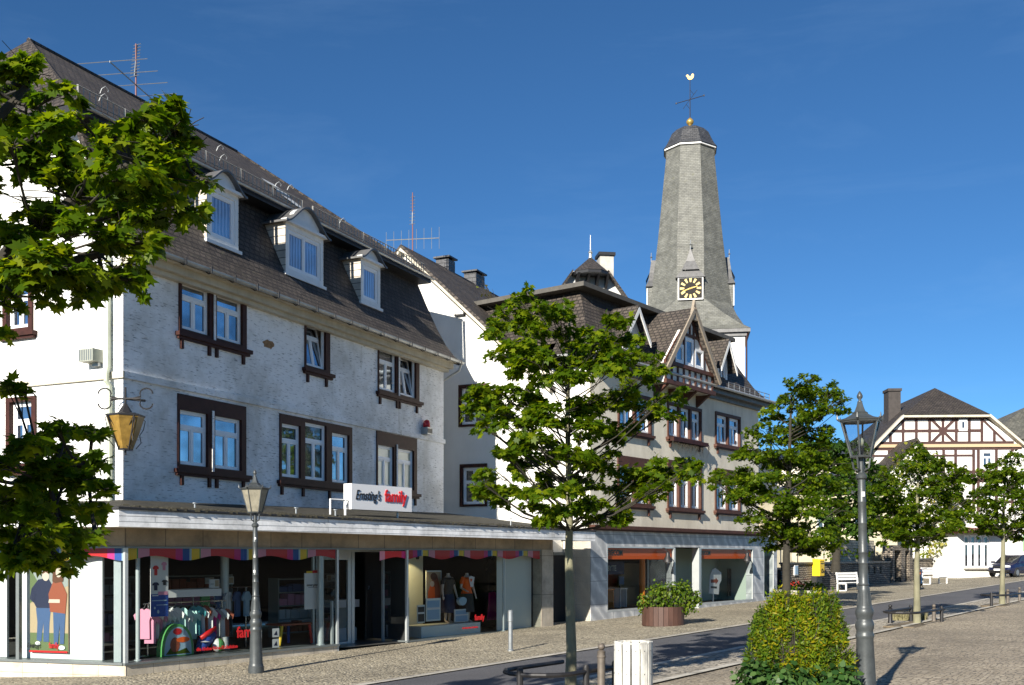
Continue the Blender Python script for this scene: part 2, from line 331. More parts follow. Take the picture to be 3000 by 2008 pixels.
X['cheek'] = tiled('dormer_cladding', (.50, .45, .38), (.56, .51, .43), (.10, .09, .08), 2.0, .19, .012, .7, .4, .02)
X['cream'] = stained('cream_cornice', (.56, .52, .42), (.3, .27, .2), .5, .9)
X['zinc'] = mk('zinc_gutter', (.42, .43, .42), .45, .25, 4, metal=.5)
X['darkmetal'] = mk('dark_metal', (.03, .03, .032), .45, .3, 8, metal=.3)
X['iron'] = mk('black_iron', (.022, .021, .022), .5, .2, 12, metal=.2, bump=.15)
X['lampgrey'] = mk('lamp_grey_paint', (.065, .073, .075), .42, .3, 7, metal=.25, bump=.12)
X['galv'] = mk('galvanised_steel', (.33, .35, .36), .4, .2, 8, metal=.6)
X['bollardbrown'] = mk('weathered_bollard', (.13, .11, .09), .6, .3, 8, metal=.2)
X['stoneclad'] = tiled('travertine_panels', (.40, .35, .28), (.44, .39, .31), (.15, .13, .10), .95, 1.2, .01, .55, .1, .01, off=0)
X['brownclad'] = tiled('brown_stone_panels', (.27, .21, .14), (.31, .245, .17), (.10, .08, .06), .92, 1.5, .012, .5, .1, .01, off=0)
X['plinth'] = tiled('travertine_plinth', (.52, .46, .36), (.58, .52, .42), (.30, .26, .2), .62, 1.5, .008, .6, .15, .01, off=0)
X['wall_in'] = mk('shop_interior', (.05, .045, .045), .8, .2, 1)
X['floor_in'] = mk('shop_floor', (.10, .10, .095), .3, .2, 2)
X['alu'] = mk('aluminium_frame', (.50, .53, .53), .35, .1, 4, metal=.35)
X['alu_dark'] = mk('grey_frame', (.17, .19, .19), .4, .1, 4, metal=.3)
X['glass'] = winglass('window_glass', (.015, .02, .03), .55)
X['glass_dk'] = winglass('dark_window_glass', (.02, .02, .02), .28)
X['glass_black'] = winglass('unlit_window_glass', (.012, .012, .014), .10)
X['glass_cur'] = winglass('curtained_glass', (.17, .22, .34), .33, True)
X['glass_cream'] = winglass('cream_blind_glass', (.62, .58, .42), .12)
X['glass_vp'] = clearglass('shop_glass')
X['lampglass'] = clearglass('lamp_glass', (.80, .86, .92), .05, .6)
X['cloudglass'] = mk('cloudy_lamp_glass', (.27, .25, .19), .35, .35, 9)
X['amber'] = mk('amber_glass', (.26, .16, .035), .35, .4, 9)
X['marble'] = None
def marble():
    m, t, b = newmat('grey_marble'); b.inputs['Roughness'].default_value = .42
    wv = nd(t, 'TexWave', bands_direction='DIAGONAL', ins={'Scale': .9, 'Distortion': 7, 'Detail': 4, 'Detail Scale': 1.4}); t.links.new(coord(t, 'UV', (1, 1, 1)), wv.inputs['Vector'])
    r = ramp(t, [(0, (.36, .37, .385)), (.6, (.46, .47, .48)), (.93, (.54, .55, .555)), (1, (.64, .64, .63))]); t.links.new(wv.outputs['Fac'], r.inputs[0])
    bt = nd(t, 'TexBrick', offset=0.0); bt.inputs['Scale'].default_value = 1; bt.inputs['Mortar Size'].default_value = .008; bt.inputs['Brick Width'].default_value = 1.4; bt.inputs['Row Height'].default_value = .78
    t.links.new(coord(t, 'UV'), bt.inputs['Vector']); t.links.new(mixrgb(t, r.outputs[0], (.14, .14, .14), bt.outputs['Fac']), b.inputs['Base Color']); return m
X['marble'] = marble()
def asphalt():
    m, t, b = newmat('asphalt'); b.inputs['Roughness'].default_value = .8
    n = nd(t, 'TexNoise', ins={'Scale': 26, 'Detail': 6, 'Roughness': .8}); t.links.new(coord(t, 'UV'), n.inputs['Vector'])
    r = ramp(t, [(.3, (.045, .045, .050)), (.52, (.085, .085, .092)), (.64, (.15, .15, .152)), (.74, (.27, .27, .26))]); t.links.new(n.outputs['Fac'], r.inputs[0])
    n2 = nd(t, 'TexNoise', ins={'Scale': .5, 'Detail': 5}); t.links.new(coord(t, 'UV'), n2.inputs['Vector']); r2 = ramp(t, [(.3, g3(.8)), (.7, g3(1.2))]); t.links.new(n2.outputs['Fac'], r2.inputs[0])
    t.links.new(mixrgb(t, r.outputs[0], r2.outputs[0], 1.0, 'MULTIPLY'), b.inputs['Base Color'])
    bp = nd(t, 'Bump', ins={'Strength': .5, 'Distance': .015}); t.links.new(n.outputs['Fac'], bp.inputs['Height']); t.links.new(bp.outputs[0], b.inputs['Normal']); return m
X['asphalt'] = asphalt()
X['setts'] = cobbles('pavement_setts', [(.26, .225, .155), (.47, .41, .29), (.36, .315, .235), (.58, .52, .38)], (.085, .075, .055), 12.5)
X['plaza'] = cobbles('plaza_setts', [(.30, .25, .175), (.41, .345, .25), (.35, .30, .22), (.48, .41, .305)], (.12, .10, .075), 11.5, bump=.5)
X['strip'] = cobbles('parking_setts', [(.32, .29, .23), (.46, .41, .33), (.38, .34, .27), (.52, .47, .39)], (.12, .11, .09), 7.5)
X['kerb'] = tiled('granite_kerb', (.42, .39, .33), (.50, .47, .40), (.16, .14, .11), .9, 2.0, .02, .75, .3, .02, off=0)
X['earth'] = mk('dry_earth', (.16, .125, .08), .95, .5, 6, bump=1, bs=20)
X['grasscut'] = mk('dry_grass', (.22, .20, .10), .95, .4, 10)
X['ground'] = mk('ground_earth', (.15, .14, .11), .9, .3, .5)
X['rubble'] = tiled('rubble_stone', (.22, .18, .14), (.36, .31, .24), (.05, .045, .04), .30, .115, .022, .85, 1.0, .06, warp=.12)
X['rubble_light'] = tiled('pale_rubble_stone', (.42, .38, .28), (.52, .47, .36), (.2, .18, .14), .38, .16, .016, .85, .8, .04, warp=.1)
X['bark'] = mk('maple_bark', (.20, .19, .12), .85, .35, 5, bump=.6, bs=18, stretch=(1, 1, .5))
X['bark_dark'] = mk('dark_bark', (.032, .028, .020), .9, .35, 6, bump=.6, bs=18)
X['leaf'] = leafmat('maple_leaf', (.045, .095, .004), (.090, .155, .005), (.22, .27, .010), .58)
X['leaf_dark'] = leafmat('dark_maple_leaf', (.020, .050, .008), (.038, .085, .012), (.07, .13, .018))
X['leaf_far'] = leafmat('street_tree_leaf', (.040, .085, .004), (.080, .140, .006), (.18, .235, .010), .58)
X['leaf_yellow'] = leafmat('yellow_shrub_leaf', (.07, .14, .006), (.16, .22, .008), (.34, .27, .012), .45)
X['leaf_green'] = leafmat('green_shrub_leaf', (.04, .09, .008), (.075, .13, .010), (.15, .19, .014), .35)
X['ivy'] = leafmat('ivy_leaf', (.018, .05, .012), (.035, .085, .018), (.08, .14, .04), .25, .35)
X['creeper'] = leafmat('creeper_leaf', (.08, .12, .015), (.16, .19, .025), (.30, .26, .04), .4)
X['geranium'] = mk('red_petals', (.55, .03, .02), .6)
X['tubwood'] = mk('tub_board', (.075, .036, .025), .6, .35, 5, bump=.3, stretch=(1, 1, .3))
X['concrete'] = mk('concrete', (.36, .34, .30), .85, .25, 4, bump=.3)
X['yellowp'] = mk('yellow_paint', (.85, .58, .01), .4, .05)
X['red'] = mk('red_print', (.60, .012, .015), .45)
X['orange'] = mk('orange_print', (.90, .13, .01), .5)
X['orange2'] = mk('orange_column', (.80, .22, .02), .45)
X['blackp'] = mk('black_print', (.012, .012, .014), .5)
X['carblue'] = mk('dark_blue_car_paint', (.010, .013, .045), .2, 0, spec=.8)
X['carwhite'] = mk('silver_car_paint', (.55, .56, .58), .25, 0, metal=.3)
X['rubber'] = mk('tyre_rubber', (.015, .015, .015), .8)
X['chrome'] = mk('chrome', (.6, .6, .6), .15, metal=1)
X['gold'] = mk('gilding', (.55, .36, .10), .35, metal=.6)
X['goldpaint'] = mk('gold_paint', (.66, .50, .18), .5)
X['skin'] = mk('mannequin', (.62, .50, .40), .5)
for k_, c_ in dict(pink=(.70, .28, .40), magenta=(.55, .02, .20), blue=(.02, .07, .32), yellow=(.80, .52, .03), ltblue=(.35, .50, .60), green=(.08, .30, .08), navy=(.01, .015, .05),
                   teal=(.05, .28, .30), mint=(.45, .68, .62), cloth=(.72, .70, .68), grey=(.30, .32, .30), dress=(.03, .025, .02), brownhair=(.12, .04, .015), denim=(.05, .10, .22),
                   panel=(.72, .75, .70), rust=(.30, .07, .03), mast=(.16, .06, .06), cyan=(.10, .42, .55), tan=(.45, .33, .2), sign=(.80, .80, .80), sky_print=(.30, .45, .6), leafprint=(.12, .16, .06)).items(): X[k_] = mk(k_ + '_colour', c_, .6)
# ================================================================== GROUND
def sheet(name, q0, q1, mat, dz=0.0, s0=-60, s1=120, label=None, step=1.5, cat=None):
    b = MB(); ss = [s0 + (s1 - s0) * i / 120 for i in range(121)]; ss = sorted(set(ss + [-25.0, 75.0]) & set(x for x in ss + [-25.0, 75.0] if s0 <= x <= s1))
    nq = max(1, int((q1 - q0) / step)); qs = sorted(set([q0 + (q1 - q0) * i / nq for i in range(nq + 1)] + [x for x in (-3.0, 24.0) if q0 < x < q1]))
    for i in range(len(ss) - 1):
        for j in range(len(qs) - 1):
            b.face([(s_, -q_, gz(s_, q_) + dz) for s_, q_ in ((ss[i], qs[j + 1]), (ss[i + 1], qs[j + 1]), (ss[i + 1], qs[j]), (ss[i], qs[j]))])
    o = b.build(name, mat, kind='structure'); o.matrix_world = S.mat()
    return tag(o, label, cat)
b = MB()
gs = [-1500, -400, -100, -25, 75, 200, 500, 1500]; gq = [-1500, -300, -60, -3, 24, 80, 400, 1500]
for i in range(7):
    for j in range(7):
        b.face([(s_, -q_, gz(s_, q_) - .03) for s_, q_ in ((gs[i], gq[j + 1]), (gs[i + 1], gq[j + 1]), (gs[i + 1], gq[j]), (gs[i], gq[j]))])
o = b.build('ground', X['ground'], kind='structure', label='open ground around the town square'); o.matrix_world = S.mat()
sheet('pavement', -14, 5.95, X['setts'], 0, label='pavement of small worn setts in front of the shops')
sheet('kerb_strip', 5.95, 6.2, X['kerb'], .012, label='pale granite strip between pavement and road')
sheet('road', 6.2, 9.1, X['asphalt'], -.006, label='dark asphalt street climbing past the shops')
sheet('gutter_strip', 9.1, 9.3, X['kerb'], .004, label='pale granite gutter line on the square side of the road')
sheet('parking_strip', 9.3, 10.6, X['strip'], 0, label='paved strip between road and square where the trees stand')
sheet('kerb', 10.6, 10.78, X['kerb'], .03, label='pale kerb stones along the edge of the square')
sheet('plaza', 10.78, 60, X['plaza'], .004, label='broad square paved with brown setts', step=6)

# ================================================================== WINDOWS
def window(parent, x0, x1, z0, z1, glass, y=.06, style='T', open_=False, T=None, name='window', fw=.065, zt=.70, lab=None, mull=True):
    """white framed window: outer frame, transom, mullion, panes"""
    f = MB(T); d = .06
    tilt = (lambda z: (z - z0) * .16) if open_ else (lambda z: 0)
    def bar(a, b_, c, e, yy=0.0, dd=d, tl=False):
        if tl and open_:
            f.idx([(a, y + yy + tilt(c), c), (b_, y + yy + tilt(c), c), (b_, y + yy + tilt(e), e), (a, y + yy + tilt(e), e), (a, y + yy + dd + tilt(c), c), (b_, y + yy + dd + tilt(c), c), (b_, y + yy + dd + tilt(e), e), (a, y + yy + dd + tilt(e), e)],
                  [(0, 1, 2, 3), (7, 6, 5, 4), (0, 4, 5, 1), (3, 2, 6, 7), (0, 3, 7, 4), (1, 5, 6, 2)])
        else: f.box(a, b_, y + yy, y + yy + dd, c, e)
    bar(x0, x1, z0, z0 + fw); bar(x0, x1, z1 - fw, z1); bar(x0, x0 + fw, z0 + fw, z1 - fw); bar(x1 - fw, x1, z0 + fw, z1 - fw)
    a, b_, c, e = x0 + fw, x1 - fw, z0 + fw, z1 - fw; zm = c + (e - c) * zt; xm = (x0 + x1) / 2; w_ = .035
    g = MB(T)
    def pane(p, q, r_, s_):
        bar(p, q, r_, r_ + w_, .015, .04, True); bar(p, q, s_ - w_, s_, .015, .04, True); bar(p, p + w_, r_ + w_, s_ - w_, .015, .04, True); bar(q - w_, q, r_ + w_, s_ - w_, .015, .04, True)
        yy = y + .035
        g.face([(p + w_, yy + tilt(r_), r_ + w_), (q - w_, yy + tilt(r_), r_ + w_), (q - w_, yy + tilt(s_), s_ - w_), (p + w_, yy + tilt(s_), s_ - w_)])
    if style == 'T':
        bar(a, b_, zm - .03, zm + .03, .002, .06, True); pane(a, b_, zm + .03, e)
        if mull: bar(xm - .03, xm + .03, c, zm - .03, .003, .05, True); pane(a, xm - .03, c, zm - .03); pane(xm + .03, b_, c, zm - .03)
        else: pane(a, b_, c, zm - .03)
    elif style == '2':
        bar(xm - .03, xm + .03, c, e, .003, .05); pane(a, xm - .03, c, e); pane(xm + .03, b_, c, e)
    elif style == '4':
        bar(xm - .03, xm + .03, c, e, .003, .05); bar(a, b_, zm - .025, zm + .025, .001, .05)
        for p, q in ((a, xm - .03), (xm + .03, b_)): pane(p, q, c, zm - .025); pane(p, q, zm + .025, e)
    else: pane(a, b_, c, e)
    o = f.build(name, X['whiteframe'], parent, label=lab)
    g.build('pane', glass, o)
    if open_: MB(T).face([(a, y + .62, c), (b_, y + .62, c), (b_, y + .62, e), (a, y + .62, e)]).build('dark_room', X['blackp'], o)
    return o
def surround(parent, X0, X1, Z0, Z1, holes, mat, T=None, proud=.05, depth=.16, sill=True, brackets=(), lab=None):
    f = MB(T).panel(X0, X1, Z0, Z1, holes, -proud, depth, rim=depth)
    o = f.build('window_surround', mat, parent, label=lab)
    if sill:
        s_ = MB(T).box(X0 - .10, X1 + .12, -proud - .09, .0, Z0 - .09, Z0).box(X0 - .06, X1 + .08, -proud - .04, -.0, Z0 - .15, Z0 - .09)
        for bx in brackets: s_.box(bx - .04, bx + .04, -proud - .02, .0, Z0 - .36, Z0 - .15)
        s_.build('window_sill', mat, o)
    return o
def inset(r_, k=.01): return (r_[0] + k, r_[1] - k, r_[2] + k, r_[3] - k)

# ================================================================== OLD HOUSE (three storeys, mansard)
house = thing('old_town_house', 'old white rendered three-storey house with brown window surrounds and dark tiled mansard roof', 'house', F1)
L1 = 13.95
G1 = [ # surround rect, windows (x0,x1,z0,z1,glass,open), brackets
 ((1.62, 3.92, 7.33, 8.62), [(1.74, 2.55, 7.42, 8.45, 'glass', 0), (2.89, 3.72, 7.42, 8.45, 'glass', 0)], (1.7, 2.6, 2.85, 3.8)),
 ((6.28, 7.42, 7.3, 8.62), [(6.38, 7.17, 7.38, 8.52, 'glass', 1)], (6.4, 7.25)),
 ((9.88, 12.3, 7.2, 8.6), [(9.97, 10.85, 7.28, 8.48, 'glass_dk', 0), (11.15, 12.05, 7.28, 8.48, 'glass', 1)], (9.98, 10.95, 11.1, 12.15)),
 ((1.58, 3.9, 4.32, 5.97), [(1.68, 2.5, 4.42, 5.6, 'glass', 0), (2.83, 3.68, 4.42, 5.6, 'glass', 0)], (1.7, 2.6, 2.85, 3.8)),
 ((5.22, 8.5, 4.3, 5.98), [(5.33, 6.04, 4.40, 5.72, 'glass', 0), (6.32, 7.2, 4.40, 5.86, 'glass_dk', 0), (7.55, 8.3, 4.40, 5.72, 'glass', 0)], (5.3, 6.2, 7.4, 8.4)),
 ((9.8, 12.15, 4.32, 6.04), [(9.9, 10.72, 4.42, 5.62, 'glass_cream', 0), (11.04, 11.92, 4.42, 5.62, 'glass_cream', 0)], (9.9, 10.85, 11.0, 12.05)),
]
holes = [inset(g[0], .02) for g in G1]
wallb = MB(); wallb.panel(0, L1, 2.75, 8.75, holes, 0, .1)
TL = rel(F1, F1L)
lw = [(-3.45, -2.55, 7.25, 8.45), (-3.35, -2.45, 4.3, 5.85), (-8.0, -7.0, 7.25, 8.45), (-8.0, -7.0, 4.3, 5.85)]
wallb.T = TL; wallb.panel(-10, 0, 2.75, 8.75, [inset(h, .02) for h in lw], 0, .1); wallb.T = None
wallb.face([(L1, 0, 2.75), (L1, 10, 2.75), (L1, 10, 8.75), (L1, 0, 8.75)]); wallb.face([(0, 10, 0), (0, 10, 8.75), (L1, 10, 8.75), (L1, 10, 0)])
prof = [(-.55, 8.72), (-.30, 8.93), (0, 9.30), (.32, 9.85), (.73, 10.68), (1.15, 11.62)]
gab = [(y, z - .03) for y, z in prof[2:]] + [(10 - y, z - .03) for y, z in prof[2:][::-1]]
gab = [(0, 8.75)] + gab + [(10, 8.75)]
for xx in (0.0, L1):
    pts = [(xx, y, z) for y, z in gab]; wallb.face(pts[::-1] if xx == 0 else pts)
hw = wallb.build('wall', X['scratch'], house)
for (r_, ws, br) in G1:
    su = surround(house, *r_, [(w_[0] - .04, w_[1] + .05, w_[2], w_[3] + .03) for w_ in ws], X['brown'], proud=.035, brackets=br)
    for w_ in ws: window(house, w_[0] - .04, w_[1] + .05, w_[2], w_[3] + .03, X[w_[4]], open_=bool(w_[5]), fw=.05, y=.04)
    if len(ws) == 2:
        m_ = (ws[0][1] + ws[1][0]) / 2; MB().box(m_ - .035 + .03, m_ + .035 + .03, -.065, -.0502, r_[2], ws[0][3] + .12).build('plaster_strip', X['scratch'], su)
for r_ in lw:
    i_ = (r_[0] + .12, r_[1] - .12, r_[2] + .1, r_[3] - .1)
    surround(house, *r_, [i_], X['brown'], T=TL); window(house, *i_, X['glass'], T=TL)
MB().box(-.03, L1 + .03, -.055, 0, 6.06, 6.2).build('string_course', X['scratch'], house)
MB(TL).box(-10, .055, -.055, 0, 6.06, 6.2).build('string_course', X['cream'], house)
# worn patch where the render has fallen off
b = MB(); random.seed(5); c0 = F1.at(785 * .781, 1010 * .781)
b.face([(c0[0] + .27 * math.cos(t) * random.uniform(.6, 1.1), -.004, c0[1] + .14 * math.sin(t) * random.uniform(.5, 1.1)) for t in [i * .42 for i in range(15)]][::-1])
b.build('bare_patch', mk('bare_clay', (.30, .17, .08), .9, .5, 14, bump=.6), house, label='bare ochre patch where the render has fallen off')
# cornice and gutter
MB().box(-.05, L1 + .12, -.30, 0, 8.50, 8.66).box(-.05, L1 + .14, -.46, 0, 8.66, 8.71).box(-.03, L1 + .08, -.16, 0, 8.40, 8.50).build('cornice', X['cream'], house)
g = MB(); ring = [(-.58 + .075 * math.cos(R(a)), 8.72 + .075 * math.sin(R(a))) for a in range(180, 361, 20)]
g.prism(ring, -.1, L1 + .25, 'x')
gks = []
for i in range(18): x_ = .3 + i * .8; gks.append(MB().prism([(-.67, 8.76), (-.67, 8.63), (-.58, 8.625), (-.46, 8.72), (-.45, 8.70), (-.58, 8.60), (-.69, 8.61), (-.69, 8.76)][::-1], x_, x_ + .03, 'x'))
gu = g.build('gutter', X['zinc'], house); [q_.build('gutter_bracket', X['darkmetal'], gu) for q_ in gks]
MB().path([(L1 + .15, -.58, 8.68), (L1 + .16, -.5, 8.45), (L1 + .1, -.05, 8.2), (L1 + .08, .1, 8.1), (L1 + .08, .1, 4)], .04).build('gutter_outlet', X['zinc'], gu)
MB(TL).path([(-.32, -.09, 8.6), (-.32, -.09, 6.3), (-.30, -.15, 6.15), (-.30, -.15, 6.0), (-.27, -.10, 5.9), (-.27, -.10, 3.3)], .055).build('downpipe', mk('pipe_paint', (.42, .46, .36), .5, .2), house)
# roof
rb = MB(); XL, XR = -.18, L1 + .18
def strip(b_, prof_, xa, xb):
    for (y0, z0), (y1, z1) in zip(prof_, prof_[1:]): b_.face([(xa, y0, z0), (xb, y0, z0), (xb, y1, z1), (xa, y1, z1)])
strip(rb, prof, XL, XR); strip(rb, [(10 - y, z) for y, z in prof][::-1], XL, XR)
for xx, sg in ((XL, 1), (XR, -1)):   # verge thickness
    o_ = [(y, z) for y, z in prof]; i_ = [(y + .09, z - .10) for y, z in prof]
    for k in range(len(o_) - 1):
        q_ = [(xx, *o_[k]), (xx, *o_[k + 1]), (xx, *i_[k + 1]), (xx, *i_[k])]; rb.face(q_ if sg < 0 else q_[::-1])
        rb.face([(xx, *i_[k]), (xx, *i_[k + 1]), (xx + sg * .3, *i_[k + 1]), (xx + sg * .3, *i_[k])])
zb, zr = 11.60, 14.92; xl, xr, rl, rr = -.66, 13.35 + .9, 1.98, 9.7; yb0, yb1 = .6, 9.4
E0, E1, E2, E3 = (xl, yb0, zb), (xr, yb0, zb), (xr, yb1, zb), (xl, yb1, zb); K0, K1 = (rl, 5, zr), (rr, 5, zr)
rb.face([E0, E1, K1, K0]); rb.face([E1, E2, K1]); rb.face([E2, E3, K0, K1]); rb.face([E3, E0, K0])
rf = rb.build('roof', X['rooftile'], house)
MB().prism([(xl + .02, yb0 + .02), (xr - .02, yb0 + .02), (xr - .02, yb1 - .02), (xl + .02, yb1 - .02)], zb - .16, zb - .012, 'z').build('eaves_board', X['darkmetal'], rf)
MB().prism([(yb0 - .07 + .05 * math.cos(R(a)), zb - .03 + .05 * math.sin(R(a))) for a in range(180, 361, 30)], xl, xr, 'x').build('upper_gutter', X['zinc'], rf)
rc = MB(); rc.path([K0, K1], .07, 6); rc.path([E1, K1], .05, 6); rc.path([E0, K0], .05, 6); rc.build('ridge_tiles', X['rooftile'], rf)
# snow guard fence on the upper roof
sgd = MB(); sl_ = (zr - zb) / (5 - yb0); yq = yb0 + .28; zq = zb + .28 * sl_ - .0
for (xa, xb) in ((xl + .3, 7.4), (7.9, xr - .05)):
    sgd.tube((xa, yq, zq + .30), (xb, yq, zq + .30), .015, n=4); sgd.tube((xa, yq, zq + .08), (xb, yq, zq + .08), .015, n=4)
    n_ = int((xb - xa) / .16)
    for i in range(n_ + 1): x_ = xa + (xb - xa) * i / n_; sgd.tube((x_, yq, zq + .02), (x_, yq, zq + .31), .013 if i % 8 else .024, n=4)
sgd.build('snow_guard', mk('pale_galvanised', (.30, .30, .28), .55, .2, 5), rf)
hk = MB()
for i, (x_, yy) in enumerate([(1.2, 1.9), (2.2, 2.9), (3.3, 1.6), (4.6, 3.2), (5.6, 2.2), (6.9, 3.4), (8.2, 2.4), (9.6, 3.0), (10.9, 2.0)]):
    z_ = zb + (yy - yb0) * sl_; hk.path([(x_, yy, z_), (x_, yy - .06, z_ + .1), (x_ + .05, yy - .12, z_ + .16), (x_ + .12, yy - .14, z_ + .1), (x_ + .12, yy - .12, z_ + .05)], .012, 5)
hk.build('roof_hooks', X['galv'], rf)
sk = MB()
for (x_, yy, wd, ln) in ((7.45, 1.0, .5, .62), (7.75, 2.0, .62, .55)):
    z_ = zb + (yy - yb0) * sl_ + .05; sk.idx([(x_, yy, z_), (x_ + wd, yy, z_), (x_ + wd, yy + ln, z_ + ln * sl_), (x_, yy + ln, z_ + ln * sl_)], [(0, 1, 2, 3)])
    sk.idx([(x_, yy, z_ - .06), (x_ + wd, yy, z_ - .06), (x_ + wd, yy, z_), (x_, yy, z_)], [(0, 1, 2, 3)])
sk.build('roof_light', mk('old_skylight', (.50, .52, .52), .5, .5, 12), rf, label='two pale weathered skylight panels')
# dormers
def dormer(xc, w_, zb_, zs, zp, style, ped):
    y0, x0, x1 = .22, xc - w_ / 2, xc + w_ / 2
    d = MB().panel(x0, x1, zb_ - .12, zs, [(x0 + .11, x1 - .11, zb_, zs - .13)], y0, y0 + .1)
    d.box(x0 - .08, x1 + .08, y0 - .06, y0 + .02, zb_ - .20, zb_ - .12)
    n = 14; ar = [(xc + ped * math.cos(R(180 - 180 * i / n)), zs + .06 + (zp - zs - .13) * math.sin(R(180 * i / n))) for i in range(n + 1)]
    d.prism(ar, y0 - .03, y0 + .1, 'y'); d.box(x0 - .12, x1 + .12, y0 - .12, y0 + .06, zs, zs + .07)
    do = d.build('dormer', X['white'], house)
    for xx in (x0, x1):
        sg_ = -1 if xx == x0 else 1
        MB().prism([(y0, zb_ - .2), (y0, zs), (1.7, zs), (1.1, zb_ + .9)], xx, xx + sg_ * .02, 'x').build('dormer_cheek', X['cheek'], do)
    # ogee winged roof
    n = 18; top = []
    for i in range(n + 1):
        t = -1 + 2 * i / n; x_ = xc + t * (w_ / 2 + .17); h = (zp - zs - .05) * (.5 + .5 * math.cos(math.pi * min(1, abs(t) * 1.04))) ** .85
        top.append((x_, zs + .03 + h))
    r_ = MB()
    for i in range(n):
        (xa, za), (xb, zb2) = top[i], top[i + 1]; ya, yb_ = y0 - .16, 2.3
        r_.idx([(xa, ya, za), (xb, ya, zb2), (xb, yb_, zb2), (xa, yb_, za), (xa, ya, za - .05), (xb, ya, zb2 - .05), (xb, yb_, zb2 - .05), (xa, yb_, za - .05)], [(0, 1, 2, 3), (4, 7, 6, 5), (0, 4, 5, 1), (0, 3, 7, 4), (1, 5, 6, 2)])
    r_.build('dormer_roof', X['lead'], do)
    wo = window(do, x0 + .11, x1 - .11, zb_, zs - .13, X['glass_cur'], y=y0 + .03, style=style, name='dormer_window', fw=.07)
dormer(3.36, 1.1, 9.85, 11.03, 11.5, '1', .42)
dormer(6.62, 1.66, 9.82, 10.98, 11.6, '2', .62)
dormer(9.86, 1.04, 9.85, 10.96, 11.38, '1', .38)

# ================================================================== SHOP (single storey in front of the old house)
shop = thing('corner_shop', 'single-storey glass-fronted clothes shop with white boarded fascia and flat roof', 'shop', S)
TS = rel(S, SL); LS = 7.5
pl = MB().box(.0, 5.72, -.02, .35, -.3, .215)
pl.box(8.22, 14.24, -.02, .35, -.3, .135); pl.T = TS; pl.box(-LS, .02, -.02, .35, -.3, .215); pl.T = None; pl.build('plinth', X['plinth'], shop)
si = MB().box(-.05, 5.76, -.06, .5, .217, .262).box(8.16, 14.24, -.06, .5, .137, .18); si.T = TS; si.box(-LS, -.04, -.06, .5, .218, .264); si.T = None; si.build('sill', X['alu_dark'], shop)
up = MB().box(0, 14.86, 0, .25, 2.59, 3.0); up.T = TS; up.box(-LS, -.02, 0, .25, 2.60, 3.01); up.T = None; up.build('upper_cladding', X['brownclad'], shop)
MB().box(14.24, 14.86, -.02, .6, -.2, 2.588).build('corner_pillar', X['stoneclad'], shop)
hd = MB().box(.0, 14.2, -.03, .08, 2.55, 2.588); hd.T = TS; hd.box(-LS, .0, -.03, .08, 2.55, 2.588); hd.T = None; hd.build('head_rail', X['alu_dark'], shop)
# interior shell
it = MB().face([(0, 9, .2), (14.8, 9, .2), (14.8, 9, 2.6), (0, 9, 2.6)][::-1]); it.face([(14.22, .3, .1), (14.22, 9, .1), (14.22, 9, 2.7), (14.22, .3, 2.7)])
cB = (-.348 * LS, .937 * LS); it.face([(cB[0], cB[1], .1), (0, 9, .1), (0, 9, 2.7), (cB[0], cB[1], 2.7)][::-1])
it.face([(14.86, 0, -.3), (14.86, 9, -.3), (14.86, 9, 3.0), (14.86, 0, 3.0)])
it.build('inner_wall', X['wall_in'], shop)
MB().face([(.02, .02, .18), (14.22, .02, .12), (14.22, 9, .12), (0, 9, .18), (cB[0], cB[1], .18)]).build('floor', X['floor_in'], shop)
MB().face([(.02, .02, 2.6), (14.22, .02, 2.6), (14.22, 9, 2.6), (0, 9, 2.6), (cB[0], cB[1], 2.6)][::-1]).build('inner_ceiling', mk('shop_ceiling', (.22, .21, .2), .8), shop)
# posts
for (x_, yy, r_, zb_) in ((5.30, .12, .075, .26), (3.63, 1.6, .10, .2), (.42, .22, .045, .26), (12.42, .06, .03, .18)):
    MB().lathe([(r_ + .03, zb_), (r_ + .03, zb_ + .02), (r_, zb_ + .03), (r_, 2.56)], 16, (x_, yy, 0)).build('post', X['alu'], shop, smooth='auto')
MB().box(-.035, .035, -.035, .035, .26, 2.56).build('post', X['alu'], shop)
MB(TS).box(-.37, -.20, .12, .2, .26, 2.56).build('post', X['alu'], shop)
MB().face([(5.73, .04, .1), (5.73, .84, .1), (5.73, .84, 2.56), (5.73, .04, 2.56)]).build('shop_window', X['glass_vp'], shop); MB().face([(8.2, .04, .1), (8.2, .84, .1), (8.2, .84, 2.56), (8.2, .04, 2.56)]).build('shop_window', X['glass_vp'], shop)
for q_ in ((5.70, 5.76, -.02, .04, .0, 2.56), (8.17, 8.24, -.02, .04, .0, 2.56), (5.70, 5.76, .84, .9, .0, 2.56), (8.17, 8.24, .84, .9, .0, 2.56), (8.28, 8.34, .05, .11, .15, 1.3), (5.6, 5.65, .05, .11, .2, 1.3)): MB().box(*q_).build('post', X['alu'], shop)
# glass
gl = MB()
for a, b_ in ((.04, 2.9), (2.92, 5.7)): gl.face([(a, .0, .26), (b_, .0, .26), (b_, .0, 2.55), (a, .0, 2.55)])
gl.build('shop_window', X['glass_vp'], shop)
MB().face([(8.25, 0, .18), (12.4, 0, .18), (12.4, 0, 2.55), (8.25, 0, 2.55)]).face([(12.44, 0, .18), (14.2, 0, .18), (14.2, 0, 2.55), (12.44, 0, 2.55)]).build('shop_window', X['glass_vp'], shop)
gl = MB(TS)
for a, b_ in ((-7.4, -2.62), (-2.58, -.05)): gl.face([(a, .0, .26), (b_, .0, .26), (b_, .0, 2.55), (a, .0, 2.55)])
gl.build('shop_window', X['glass_vp'], shop)
MB(TS).box(-2.64, -2.56, -.03, .06, .26, 2.56).build('mullion', X['alu_dark'], shop)
